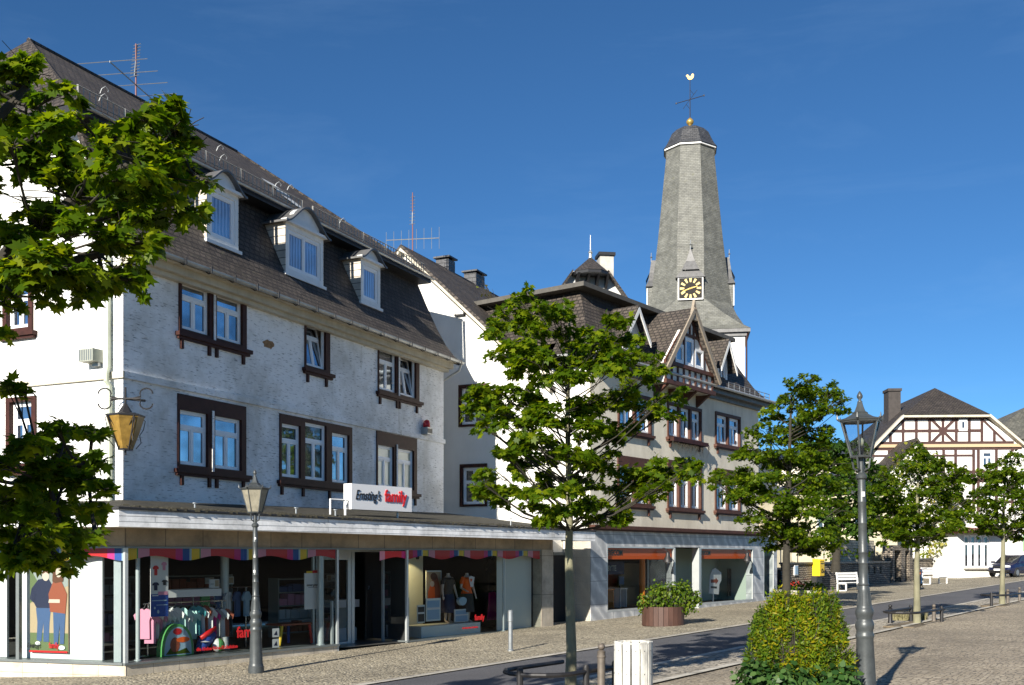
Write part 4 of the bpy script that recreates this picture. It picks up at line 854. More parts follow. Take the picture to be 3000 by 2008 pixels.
for a, b_ in zip(P, P[1:]):
    for i in range(8): j = (i + 1) % 8; sp.face([a[i], a[j], b_[j], b_[i]])
spo = sp.build('spire', X['slate'], ch)
MB().prism(octr(1.80, .74), zc(351), zc(347.5), 'z').build('white_cornice', X['white'], spo)
cp = MB(); rr_ = [(1.86, 347), (1.66, 338), (1.48, 326), (1.28, 311), (.95, 300), (.5, 294), (.22, 291)]
P = [[(x, y, zc(q)) for x, y in octr(a, a * .41)] for a, q in rr_]
for a, b_ in zip(P, P[1:]):
    for i in range(8): j = (i + 1) % 8; cp.face([a[i], a[j], b_[j], b_[i]])
cp.build('spire_cap', X['darkslate'], spo)
MB().lathe([(.16, zc(292)), (.10, zc(287)), (.2, zc(285)), (.27, zc(281)), (.27, zc(278)), (.18, zc(274)), (.05, zc(270))], 14).build('ball_finial', X['gold'], spo, smooth=True)
cr = MB().tube((0, 0, zc(272)), (0, 0, zc(182)), .035, .02)
cz = zc(228); cr.tube((-.98, 0, cz - .22), (.98, 0, cz + .22), .028).tube((-.5, 0, cz - .65), (.5, 0, cz + .65), .016, n=5) 
for s_ in (-1, 1): cr.lathe([(.05, -.05), (.05, .05)], 6, (s_ * .98, 0, cz + s_ * .22)); cr.path([(0, 0, cz + s_ * .7), (s_ * .25, 0, cz + s_ * .35)], .012, 4)
cr.build('cross', X['iron'], spo)
rz_ = zc(183); rp = [(-.28, .30), (-.36, .36), (-.30, .44), (-.20, .46), (-.12, .36), (.0, .26), (.10, .34), (.14, .48), (.26, .52), (.34, .40), (.30, .2), (.18, .04), (.0, -.02), (-.14, .04), (-.24, .18)]
MB().prism([(x * .8, z * .8 + rz_) for x, z in rp], -.04, .04).build('rooster_vane', X['gold'], spo)
# clock dormers on the four sides
for k in range(4):
    T = Matrix.Rotation(R(90 * k), 4, 'Z'); zq0, zq1 = zf(686, -3), zf(634, -3); yf = -3.0
    d = MB(T).box(-.86, .86, yf, -1.8, zq0, zq1); do = d.build('clock_dormer', X['slate'], ch)
    fr_ = MB(T).panel(-.86, .86, zq0, zq1 + .02, [(-.78, .78, zq0 + .09, zq1 - .07)], yf - .05, yf, rim=yf); fr_.build('clock_frame', X['white'], do)
    MB(T).face([(-.78, yf - .012, zq0 + .09), (.78, yf - .012, zq0 + .09), (.78, yf - .012, zq1 - .07), (-.78, yf - .012, zq1 - .07)]).build('clock_face', mk('clock_board', (.014, .011, .009), .6, spec=.2), do)
    cc = (zq0 + zq1) / 2 + .01; m = MB(T)
    for h in range(12):
        a = R(30 * h); m.face([(math.sin(a) * r_ + math.cos(a) * w_, yf - .03, cc + math.cos(a) * r_ - math.sin(a) * w_) for r_, w_ in ((.42, -.055), (.72, -.085), (.72, .085), (.42, .055))][::-1])
    m.build('clock_numerals', X['goldpaint'], do)
    m = MB(T)
    for a, l_, w_ in ((R(75), .50, .05), (R(250), .62, .04)):
        m.face([(math.sin(a) * r_ + math.cos(a) * q_, yf - .045, cc + math.cos(a) * r_ - math.sin(a) * q_) for r_, q_ in ((-.1, -w_), (l_, -.015), (l_, .015), (-.1, w_))][::-1])
    m.build('clock_hands', X['gold'], do)
    rf_ = MB(T); zt = zf(570, -2.4)
    prof_ = [(1.02, zq1 - .02), (.60, zq1 + .5), (.30, zq1 + 1.15), (.0, zt)]
    for (a, z0), (b_, z1) in zip(prof_, prof_[1:]):
        rf_.face([(-a, yf - .12, z0), (a, yf - .12, z0), (b_, yf + .12 * (z1 - zq1), z1), (-b_, yf + .12 * (z1 - zq1), z1)] if b_ else [(-a, yf + .12 * (z0 - zq1), z0), (a, yf + .12 * (z0 - zq1), z0), (0, -2.75, z1)])
    for sg_ in (-1, 1):
        for (a, z0), (b_, z1) in zip(prof_, prof_[1:]):
            y0_ = yf - .12 if a > 1 else yf + .12 * (z0 - zq1); y1_ = yf + .12 * (z1 - zq1) if b_ else -2.75
            q_ = [(sg_ * a, y0_, z0), (sg_ * b_, y1_, z1), (sg_ * b_, -1.6, z1), (sg_ * a, -1.6, z0)]; rf_.face(q_ if sg_ < 0 else q_[::-1])
    rf_.face([(-1.02, yf - .12, zq1 - .03), (-1.02, -1.8, zq1 - .03), (1.02, -1.8, zq1 - .03), (1.02, yf - .12, zq1 - .03)])
    rf_.build('clock_roof', X['lead'], do)
    MB(T).tube((0, -2.75, zt - .1), (0, -2.75, zt + .55), .035, .02).lathe([(.02, zt + .15), (.1, zt + .22), (.02, zt + .3)], 8, (0, -2.75, 0)).build('finial', X['galv'], do)

# ================================================================== HOUSE WITH HIPPED GABLE behind the corner house
TH = Frame(((1350 - CX) / FOC * 52, 52), 8); m52 = 52 / FOC
th = thing('white_hipped_gable_house', 'white gable with small bracketed hexagonal hip and pale chimney behind the corner house', 'house', TH)
X5 = lambda px: (px - 1350) * m52; Z5 = lambda py: EYE + (HOR - py) * m52
wp = [(X5(1240), 0), (X5(1470), 0), (X5(1470), Z5(735)), (X5(1392), Z5(622)), (X5(1312), Z5(622)), (X5(1240), Z5(735))]
MB().prism(wp, 0, 12).build('wall', stained('shingled_white', (.62, .62, .60), (.35, .36, .36), .5, 2.0, .6), th)
rf_ = MB()
for sg_, xa, xb in ((1, X5(1390), X5(1476)), (-1, X5(1308), X5(1232))):
    za, zb_ = Z5(625), Z5(742); rf_.idx([(xa, -.35, za + .1), (xb, -.35, zb_ + .1), (xb, 12, zb_ + .1), (xa, 12, za + .1), (xa, -.35, za - .06), (xb, -.35, zb_ - .06), (xb, 12, zb_ - .06), (xa, 12, za - .06)], [(0, 1, 2, 3), (7, 6, 5, 4), (0, 4, 5, 1), (1, 5, 6, 2)])
hx = [(X5(1304), .3), (X5(1312), -.55), (X5(1350) - .3, -1.0), (X5(1350) + .35, -1.0), (X5(1388), -.55), (X5(1398), .3)]; zh = Z5(628); ap = (TH.at(1351, 588, 1.2)[0], 1.2, TH.at(1351, 588, 1.2)[1])
for a, b_ in zip(hx, hx[1:]): rf_.face([(*a, zh), (*b_, zh), ap])
rf_.face([(*hx[0], zh), ap, (ap[0], 12, ap[2]), (hx[0][0], 12, zh)]); rf_.face([(*hx[-1], zh), (hx[-1][0], 12, zh), (ap[0], 12, ap[2]), ap])
rfo = rf_.build('roof', X['rooftile'], th)
ub = MB().prism([(x, y * .97) for x, y in hx], zh - .14, zh - .005, 'z')
for px in (1318, 1342, 1364, 1386): x_ = X5(px); ub.prism([(-.75, zh - .12), (0, zh - .12), (0, zh - .75), (-.1, zh - .7)], x_ - .06, x_ + .06, 'x')
ub.build('bracketed_eaves', X['blackp'], rfo)
MB().lathe([(.10, ap[2] - .1), (.07, ap[2] + .15), (.12, ap[2] + .2), (.03, ap[2] + .35), (.012, ap[2] + 1.1)], 8, (ap[0], ap[1], 0)).build('finial', X['zinc'], rfo)
cA, cB_, cC = TH.at(1373, 584, 1.6), TH.at(1404, 584, 1.6), TH.at(1404, 577, 1.5)
MB().box(cA[0], cB_[0], 1.6, 2.4, Z5(640), cA[1]).build('chimney', mk('rendered_chimney', (.45, .43, .39), .8, .3, 2), rfo); MB().box(cA[0] - .08, cB_[0] + .08, 1.5, 2.5, cA[1], cC[1]).build('chimney_cap', X['darkmetal'], rfo)

# ================================================================== HALF-TIMBERED HOUSE (far right) with shop annex
HT = Frame(((2165 - CX) / FOC * 75, 75), -3); m75 = 75 / FOC
ht = thing('half_timbered_house', 'white half-timbered house with brown beams, broad half-hipped slate roof and dark chimney', 'house', HT)
X7 = lambda px: (px - 2165) * m75; Z7 = lambda py: EYE + (HOR - py) * m75
zx = lambda u: 2200 * .781 + u / 2.614 * .781; zy = lambda v: 1050 * .781 + v / 2.614 * .781   # crop -> photo px
wl = [(X7(2004), 0), (X7(2326), 0), (X7(2326), Z7(1012)), (X7(2247), Z7(955)), (X7(2077), Z7(955)), (X7(2004), Z7(1020))]
MB().prism(wl, 0, 12).build('wall', X['white_render'], ht)
tm = MB()
def tb(u0, v0, u1, v1, w_=.20, y_=-.05): beam(tm, X7(zx(u0)), Z7(zy(v0)), X7(zx(u1)), Z7(zy(v1)), w_, y_, .06)
tb(1175, 463, 1790, 463, .16); tb(1085, 555, 1760, 555, .2, -.052); tb(960, 648, 2000, 648, .2, -.052); tb(930, 690, 2060, 690, .22, -.052); tb(930, 745, 1700, 745, .14, -.052)
for u in (1170, 1270, 1370, 1470, 1570, 1668, 1762): tb(u, 463, u, 648, .19)
for u, v in ((1075, 570), (1855, 560)): tb(u, v, u, 648, .19)
tb(1385, 470, 1555, 645, .19, -.054); tb(1555, 470, 1385, 645, .19, -.056)
tb(1775, 480, 1935, 640, .15, -.054)
for u in (1065, 1275, 1475, 1565, 1700, 1735, 1870, 1990): tb(u, 690, u, 1180, .19)
for v in (870, 940, 1100): tb(1560, v, 2000, v, .19, -.054)
tb(1740, 690, 1870, 690, .2, -.06); tb(1860, 880, 1745, 930, .16, -.056)
tm.build('timber_frame', X['timber'], ht)
MB().box(X7(1998), X7(2334), -.16, -.0, Z7(1024), Z7(1017)).build('moulding', X['tan'], ht)
rf_ = MB(); xa, zr7 = HT.at(2139, 888, 3.6)
L_, R_, T0 = (X7(1988), Z7(1032)), (X7(2340), Z7(1024)), Z7(950)
HL, HR = (X7(2066), T0), (X7(2256), T0)
rf_.face([(HL[0], -.5, T0), (HR[0], -.5, T0), (xa, 3.6, zr7)])
rf_.face([(L_[0], -.5, L_[1]), (HL[0], -.5, T0), (xa, 3.6, zr7), (xa, 14, zr7), (L_[0], 14, L_[1])]); rf_.face([(R_[0], -.5, R_[1]), (R_[0], 14, R_[1]), (xa, 14, zr7), (xa, 3.6, zr7), (HR[0], -.5, T0)])
r7 = rf_.build('roof', X['rooftile'], ht)
vb_ = MB(); beam(vb_, L_[0], L_[1] - .05, HL[0], T0 - .07, .16, -.54, .6); beam(vb_, R_[0], R_[1] - .05, HR[0], T0 - .07, .16, -.54, .6); vb_.box(HL[0], HR[0], -.54, 0, T0 - .2, T0 - .06); vb_.build('verge_board', X['cream'], r7)
(ca, _), (cb2, cz1), (_, cz2) = HT.at(2033, 895, 4.2), HT.at(2061, 895, 4.2), HT.at(2064, 889, 4.2); MB().box(ca, cb2, 4.2, 5.4, Z7(1000), cz1).box(ca - .06, cb2 + .06, 4.1, 5.5, cz1, cz2).build('chimney', mk('dark_brick_chimney', (.050, .043, .040), .8, .3, 4), r7)
def win7(u0, u1, v0, v1, st='2'):
    a, b_, c_, d_ = X7(zx(u0)), X7(zx(u1)), Z7(zy(v1)), Z7(zy(v0)); MB().box(a - .1, b_ + .1, -.10, -.03, c_ - .1, d_ + .1).build('window_surround', X['white'], ht)
    window(ht, a, b_, c_, d_, X['glass_dk'], y=-.14, style=st, fw=.07)
win7(1598, 1640, 478, 548, '1'); win7(1758, 1835, 718, 850, 'T'); win7(1765, 1835, 1000, 1120, 'T'); win7(1930, 1985, 730, 850)
# annex shop
AN = Frame(((2190 - CX) / FOC * 69, 69), 12); ma = 69 / FOC
an = thing('white_shop_annex', 'small white annex with tall three-part shop window and dark canopy below the half-timbered house', 'shop', AN)
zg = gxy(*AN.w(2, 0))
XA = lambda px: (px - 2190) * ma * 1.04; ZA = lambda py: EYE + (HOR - py) * ma
MB().panel(0, XA(2312), zg - .3, ZA(1221), [(XA(2207), XA(2272), ZA(1300), ZA(1225))], 0, .3).face([(0, 6, 0), (0, 0, 0), (0, 0, ZA(1221)), (0, 6, ZA(1221))]).face([(XA(2312), 0, 0), (XA(2312), 6, 0), (XA(2312), 6, ZA(1221)), (XA(2312), 0, ZA(1221))]).build('wall', X['white_render'], an)
cn = MB().box(-.3, XA(2318), -1.0, 5, ZA(1221), ZA(1215)); cn.build('canopy', X['brown'], an)
MB().idx([(-.4, -1.1, ZA(1215)), (XA(2320), -1.1, ZA(1215)), (XA(2320), 5, ZA(1200)), (-.4, 5, ZA(1200))], [(0, 1, 2, 3)]).build('canopy_roof', mk('red_tiles', (.22, .07, .045), .7, .4, 5), an)
for i in range(4):
    a = XA(2207) + i * (XA(2272) - XA(2207)) / 4; b_ = XA(2207) + (i + 1) * (XA(2272) - XA(2207)) / 4
    window(an, a + .02, b_ - .02, ZA(1300), ZA(1225), X['glass_dk'], y=.08, style='T', mull=False, zt=.76, fw=.09)
MB().box(XA(2205), XA(2275), -.25, 0, ZA(1303), ZA(1300)).build('window_sill', X['concrete'], an)
# creeper covered cottage in between
IV = Frame(((2100 - CX) / FOC * 72, 72), 0); mi = 72 / FOC
iv = thing('creeper_covered_cottage', 'small steep-gabled white cottage half hidden by yellow-green creeper', 'house', IV)
XI = lambda px: (px - 2100) * mi; ZI = lambda py: EYE + (HOR - py) * mi
MB().prism([(XI(2030), 0), (XI(2190), 0), (XI(2190), ZI(1130)), (XI(2140), ZI(1055)), (XI(2100), ZI(1010)), (XI(2055), ZI(1045)), (XI(2030), ZI(1075))], 0, 6).build('wall', X['white_render'], iv)
rf_ = MB()
for p, q in (((2094, 1003), (2022, 1078)), ((2094, 1003), (2200, 1140))):
    (xa_, za_), (xb_, zb_) = (XI(p[0]), ZI(p[1])), (XI(q[0]), ZI(q[1])); rf_.idx([(xa_, -.4, za_), (xb_, -.4, zb_), (xb_, 6, zb_), (xa_, 6, za_), (xa_, -.4, za_ - .2), (xb_, -.4, zb_ - .2), (xb_, 6, zb_ - .2), (xa_, 6, za_ - .2)], [(0, 1, 2, 3), (7, 6, 5, 4), (0, 4, 5, 1), (1, 5, 6, 2)])
rf_.build('roof', X['rooftile'], iv)
for px in (2072, 2090): window(iv, XI(px - 6), XI(px + 6), ZI(1081), ZI(1056), X['glass_dk'], y=-.08, style='2', fw=.07)
window(iv, XI(2078), XI(2100), ZI(1200), ZI(1165), X['glass_dk'], y=-.08, style='T')
# pale stone outbuilding seen below the trees and house at the far right
PB = Frame(((1935 - CX) / FOC * 66, 66), 6)
pb = thing('pale_stone_outbuilding', 'low pale yellow stone outbuilding seen through gaps under the street trees', 'house', PB)
m66 = 66 / FOC; MB().box(-3.5, 3.4, 0, 7, 0, EYE + (HOR - 1130) * m66).build('wall', mk('pale_yellow_wall', (.55, .50, .36), .85, .2, 1), pb)
MB().prism([(-3.9, EYE + (HOR - 1130) * m66), (3.8, EYE + (HOR - 1130) * m66), (0, EYE + (HOR - 1075) * m66)], -.2, 7.2).build('roof', X['darkslate'], pb)
for x_ in (-1.9, .5): window(pb, x_, x_ + .9, 3.6, 4.9, X['glass_dk'], y=-.06, style='2')
RH = Frame(((2330 - CX) / FOC * 88, 88), 4); m88 = 88 / FOC
rh = thing('far_white_house', 'white house with weathered hipped slate roof at the right edge behind the half-timbered one', 'house', RH)
XR_ = lambda px: (px - 2330) * m88; ZR_ = lambda py: EYE + (HOR - py) * m88
MB().box(XR_(2262), XR_(2430), 0, 10, 0, ZR_(1003)).box(XR_(2252), XR_(2400), -1.5, 0, 0, ZR_(1180)).build('wall', X['white_render'], rh)
e0, e1, zt_, zk = XR_(2240), XR_(2440), ZR_(1006), ZR_(930)
mid = [(e0, -.6, zt_), (e1, -.6, zt_), (e1, 10.6, zt_), (e0, 10.6, zt_)]; kA, kB = (RH.at(2350, 930, 5)[0], 5, RH.at(2350, 930, 5)[1]), (RH.at(2380, 930, 5)[0], 5, RH.at(2350, 930, 5)[1])
MB().face([mid[0], mid[1], kB, kA]).face([mid[1], mid[2], kB]).face([mid[2], mid[3], kA, kB]).face([mid[3], mid[0], kA]).build('roof', tiled('mossy_slate', (.09, .09, .075), (.15, .145, .12), (.04, .04, .03), .3, .2, .012, moss=(.22, .21, .15)), rh)
for i, px in enumerate((2275, 2305, 2335)): window(rh, XR_(px), XR_(px + 14), ZR_(1120), ZR_(1075), X['glass_dk'], y=-.1)
MB().box(XR_(2318), XR_(2350), -1.6, -1.5, ZR_(1262), ZR_(1222)).build('shutter', X['green'], rh)
FB = Frame(((1880 - CX) / FOC * 80, 80), 0); m80 = 80 / FOC
fb = thing('distant_slate_roof_house', 'distant house showing only a flat dark blue slate roof above the trees', 'house', FB)
MB().box(-4.5, 5.0, 1, 9, 0, EYE + (HOR - 1050) * m80).build('wall', X['beige_render'], fb)
zz = lambda py: EYE + (HOR - py) * m80
MB().face([(-4.9, .5, zz(1052)), (5.4, .5, zz(1052)), (4.9, 4, zz(1017)), (-4.4, 4, zz(1024))]).face([(-4.4, 4, zz(1024)), (4.9, 4, zz(1017)), (5.4, 9, zz(1052)), (-4.9, 9, zz(1052))]).build('roof', X['darkslate'], fb)

# ================================================================== STONE WALL, GATE
WA = Frame(S.w(38.5, 1.6), 52.85); LW = 23.5; SW0 = 38.5
def wall_run(name, label, x0, x1, h, frame, th_=.35, cap=True, holes=(), mat='rubble', capm='darkslate', base=None):
    z0 = base if base is not None else 0
    t = thing(name, label, 'wall', frame)
    b_ = MB(); n = max(2, int((x1 - x0) / 2)); gzb = lambda x_: gxy(*frame.w(x_, 0))
    b_.panel(x0, x1, gzb(x0) - .4, h, holes, 0, th_); b_.face([(x0, th_, gzb(x0) - .4), (x0, 0, gzb(x0) - .4), (x0, 0, h), (x0, th_, h)]); b_.face([(x1, 0, gzb(x0) - .4), (x1, th_, gzb(x0) - .4), (x1, th_, h), (x1, 0, h)])
    b_.face([(x0, 0, h), (x1, 0, h), (x1, th_, h), (x0, th_, h)]); b_.face([(x1, th_, gzb(x0) - .4), (x0, th_, gzb(x0) - .4), (x0, th_, h), (x1, th_, h)])
    b_.build('masonry', X[mat], t)
    if cap: MB().box(x0 - .05, x1 + .05, -.07, th_ + .07, h + .002, h + .09).build('coping', X[capm], t)
    return t
# measured along the wall: x from the photo columns
xw = lambda px: WA.at(px, 1300)[0]
sw = wall_run('stone_garden_wall', 'rough brown rubble garden wall with dark coping behind the yellow letterbox', -1.2, xw(2037), 1.98, WA, holes=[(xw(1985) + i * 1.1, xw(1985) + i * 1.1 + .32, 1.35, 1.75) for i in range(3)])
wall_run('stone_wall_by_annex', 'rough brown rubble wall with dark coping between the gate and the white annex', xw(2085), xw(2190), 2.15, WA)
wall_run('pale_rubble_wall', 'higher pale stone wall with a small grey plaque standing behind the garden wall', xw(1960), xw(2040) + .4, 3.35, Frame(WA.w(0, 1.2), 52.85), cap=False, mat='rubble_light')
gp = thing('stone_gateway', 'brown rubble gateway with narrow dark openings in the garden wall', 'gateway', WA)
g0, g1 = xw(2037) + .06, xw(2084); zb_ = .4; wg = (g1 - g0)
MB().panel(g0, g1, zb_, 3.05, [(g0 + wg * .10, g0 + wg * .42, zb_ - .1, 2.75), (g0 + wg * .62, g0 + wg * .84, zb_ - .1, 2.75)], -.12, .5).face([(g0, .5, zb_), (g0, -.12, zb_), (g0, -.12, 3.05), (g0, .5, 3.05)]).face([(g1, -.12, zb_), (g1, .5, zb_), (g1, .5, 3.05), (g1, -.12, 3.05)]).face([(g0, -.12, 3.05), (g1, -.12, 3.05), (g1, .5, 3.05), (g0, .5, 3.05)]).build('masonry', X['rubble'], gp)
MB().box(g0 + wg * .10, g0 + wg * .42, .45, .5, zb_, 2.75).box(g0 + wg * .62, g0 + wg * .84, .45, .5, zb_, 2.75).build('gate_door', X['brown'], gp)
MB().tube((g0 + wg * .7, -.3, 2.75), (g0 + wg * .7, -.3, 3.3), .03).box(g0 + wg * .55, g0 + wg * .95, -.5, -.1, 3.3, 3.42).build('gate_lamp', X['galv'], gp)
# railing on the wall and yellow letterbox, notice
rl = thing('handrail', 'thin grey metal handrail above the garden wall in front of the parked silver car', 'railing', WA)
r_ = MB(); r_.tube((-1.0, .6, 2.72), (5.5, .6, 2.72), .03)
for x_ in (-.6, 1.6, 3.8, 5.3): r_.tube((x_, .6, 1.9), (x_, .6, 2.72), .03)
r_.build('rails', X['galv'], rl)
lx = WA.at(1858, 1300)[0]; lz = WA.at(1858, 1318)[1]; hgt = .86
lb = thing('letterbox', 'yellow wall-mounted letterbox with a black post horn emblem on the stone wall', 'letterbox', WA, (lx, 0, lz))
MB().prism([(0, 0), (.62, 0), (.62, hgt - .1), (.0, hgt - .1)], -.42, -.02).prism([(-.44, hgt - .1), (-.02, hgt - .1), (-.02, hgt + .02), (-.40, hgt - .02)], -.02, .64, 'x').build('box', X['yellowp'], lb)
hm = MB(); hm.path([(.31 + .11 * math.cos(R(a)), -.43, .27 + .085 * math.sin(R(a))) for a in range(0, 360, 30)], .018, 5, closed=True).tube((.16, -.43, .19), (.46, -.43, .19), .016, n=5).tube((.44, -.43, .19), (.50, -.43, .25), .016, .035, n=5)
MB().box(.08, .54, -.43, -.421, .62, .66).build('slot', X['blackp'], lb)
hm.build('post_horn_emblem', X['blackp'], lb)
MB().box(.66, .76, -.3, -.02, .25, .6).build('side_plate', X['white'], lb)
MB().box(-.1, .7, -.28, .3, -.6, -.001).build('bracket', X['darkmetal'], lb)
nx, nz = WA.at(1815, 1312)
nb = thing('notice_box', 'small pale grey notice board fixed to the stone wall beside the corner house', 'notice board', WA, (nx + .05, 0, nz - .1))
MB().box(0, .45, -.06, 0, 0, .5).build('frame', X['white'], nb); MB().box(.04, .41, -.068, -.06, .04, .46).build('notice', X['sky_print'], nb)
# ================================================================== STREET LAMPS
def street_lamp(label, loc, H_, glassmat, tone, rz=0.0, rx=0.0, ry=0.0, bulb=True, stickers=()):
    """victorian lantern post of total height H_ (proportions measured on the photo)"""
    t = thing('street_lamp', label, 'street lamp', loc=loc, rz=rz, rx=rx, ry=ry, group='old style street lamps'); k = H_ / 3.95
    def sc(p): return [(r * k, z * k) for r, z in p]
    MB().lathe(sc([(.155, 0), (.155, .13), (.14, .15), (.132, .2), (.108, .82), (.112, .84), (.118, .86), (.118, .88), (.108, .90), (.106, .94), (.118, .97), (.12, 1.01), (.112, 1.05), (.098, 1.07), (.096, 1.09), (.108, 1.13), (.116, 1.16), (.116, 1.20), (.108, 1.22), (.094, 1.24), (.094, 1.26),
                   (.074, 1.44), (.076, 1.47), (.07, 1.49), (.062, 1.52), (.074, 1.535), (.062, 1.555), (.059, 1.8), (.066, 1.812), (.059, 1.825), (.057, 1.94), (.064, 1.952), (.057, 1.965), (.053, 2.32), (.059, 2.332), (.053, 2.345), (.05, 2.60), (.055, 2.612), (.05, 2.625), (.046, 2.90), (.068, 2.92), (.072, 2.95), (.06, 2.97), (.036, 2.99), (.034, 3.2)]), 22).build('post', tone, t, smooth='auto')
    f = MB()
    for i in range(8): a = R(45 * i + 10); f.tube((.092 * k * math.cos(a), .092 * k * math.sin(a), 1.27 * k), (.076 * k * math.cos(a), .076 * k * math.sin(a), 1.43 * k), .006 * k, n=4)
    f.build('fluting', tone, t)
    lz0, lz1 = 3.2, 3.66; rb_, rt = .135, .258
    fr = MB(); n = 6
    for i in range(n):
        a, a2 = 2 * math.pi * i / n, 2 * math.pi * (i + 1) / n; P_ = lambda r, z, q: (r * k * math.cos(q), r * k * math.sin(q), z * k)
        fr.tube(P_(rb_, lz0, a), P_(rt, lz1, a), .013 * k, n=5); fr.tube(P_(rb_, lz0, a), P_(rb_, lz0, a2), .016 * k, n=5); fr.tube(P_(rt, lz1, a), P_(rt, lz1, a2), .018 * k, n=5)
        fr.path([P_(rt + .02, lz1 + .01, a), P_(rt + .05, lz1 + .03, a), P_(rt + .055, lz1 + .09, a)], [.018 * k, .016 * k, .004 * k], 5)
    for i in range(4):
        a = R(90 * i + 45); fr.path([(.04 * k * math.cos(a), .04 * k * math.sin(a), 3.02 * k), (.10 * k * math.cos(a), .10 * k * math.sin(a), 3.05 * k), (.125 * k * math.cos(a), .125 * k * math.sin(a), 3.2 * k)], .013 * k, 5)
    fr.lathe([(r * k, z * k) for r, z in [(.14, 3.185), (.14, 3.2), (.05, 3.21)]], 6); fro = fr.build('lantern_frame', tone, t)
    gg = MB()
    for i in range(n): a, a2 = 2 * math.pi * i / n, 2 * math.pi * (i + 1) / n; gg.face([P_(rb_, lz0, a), P_(rb_, lz0, a2), P_(rt, lz1, a2), P_(rt, lz1, a)])
    gg.build('lantern_glass', glassmat, fro)
    MB().lathe([(r * k, z * k) for r, z in [(rt + .03, lz1 + .005), (rt + .035, lz1 + .02), (.20, 3.705), (.125, 3.745), (.105, 3.76), (.11, 3.77), (.075, 3.79), (.05, 3.85), (.03, 3.92)]], 6).build('lantern_roof', tone, fro)
    MB().lathe([(r * k, z * k) for r, z in [(.02, 3.90), (.035, 3.915), (.02, 3.93), (.015, 3.94), (.036, 3.97), (.038, 3.995), (.022, 4.03), (.004, 4.055)]], 12).build('finial', tone, fro, smooth=True)
    if bulb: MB().lathe([(.03 * k, 3.21 * k), (.03 * k, 3.33 * k)], 10).build('lamp_socket', X['blackp'], fro); MB().lathe([(r * k, z * k) for r, z in [(.02, 3.33), (.04, 3.38), (.042, 3.41), (.025, 3.44), (.004, 3.45)]], 12).build('lamp_bulb', mk('bulb_glass', (.75, .70, .45), .3), fro, smooth=True)
    st = MB()
    for (ang, z_, w_, h_) in stickers:
        r_ = (.064 if z_ < 2.2 else .056) * k; st.face([(r_ * math.cos(ang + d_), r_ * math.sin(ang + d_), z_ * k + e) for d_, e in ((-w_, 0), (w_, 0), (w_, h_), (-w_, h_))])
    if stickers: st.build('sticker', X['white'], t)
    return t
street_lamp('grey lantern post standing on the pavement in front of the clothes shop window', ground_px(586, 1540), 3.95 * 20.55 / 20.9, X['cloudglass'], X['lampgrey'], ry=-.006, rz=R(12), bulb=False, stickers=((-1.9, 2.30, .35, .05), (-1.6, 2.66, .3, .04), (-1.9, 2.0, .3, .05)))
street_lamp('tall dark grey lantern post with clear glass standing on the square beside the yellow-green bush', ground_px(1982, 1607), 3.86, X['lampglass'], X['lampgrey'], ry=-.022, rz=R(5), stickers=((-1.6, 2.68, .35, .06),))

# ================================================================== BOLLARDS AND TREE GUARDS
def bollard(label, loc, h, r_, mat, ball, group='bollards along the street'):
    t = thing('bollard', label, 'bollard', loc=loc, group=group)
    if ball:
        MB().lathe([(r_ * 1.15, -.1), (r_ * 1.15, .04), (r_, .06), (r_, h - .20), (r_ * 1.15, h - .19), (r_ * 1.15, h - .17), (r_, h - .16), (r_, h - .12), (r_ * 1.1, h - .11), (r_ * .5, h - .09)], 14).build('post', mat, t, smooth='auto')
        MB().lathe([(r_ * .45, h - .09), (r_ * .85, h - .065), (r_ * .95, h - .04), (r_ * .7, h - .01), (r_ * .1, h)], 12).build('ball_top', mat, t, smooth=True)
    else:
        MB().lathe([(r_ * 1.35, -.1), (r_ * 1.35, .03), (r_, .05), (r_, h - .26), (r_ * 1.2, h - .25), (r_ * 1.2, h - .04), (r_ * 1.05, h - .03), (r_ * 1.05, h - .01), (r_ * .6, h)], 16).build('post', mat, t, smooth='auto')
    return t
bollard('plain silver bollard on the pavement in front of the shop mannequins', ground_px(1168, 1490), .92, .05, X['galv'], False)
bollard('brown weathered ball-topped bollard between young maple and white slatted bin', ground_px(1376, 1606), .80, .055, X['bollardbrown'], True)
bollard('brown ball-topped bollard peeping out left of the yellow-green bush', ground_px(1728, 1512), .85, .06, X['iron'], True)
bollard('grey ball-topped bollard right of the slim tree opposite the stone gateway', ground_px(2137, 1422), .46, .05, X['bollardbrown'], True)
bollard('black ball-topped bollard at the left end of the guard around the tree opposite the gateway', ground_px(2037, 1426), .50, .055, X['iron'], True)
bollard('grey bollard immediately right of the rightmost tree trunk', ground_px(2306, 1382), .50, .05, X['bollardbrown'], True)
bollard('grey bollard nearest the right edge beyond the rightmost tree trunk', ground_px(2333, 1376), .50, .05, X['bollardbrown'], True)
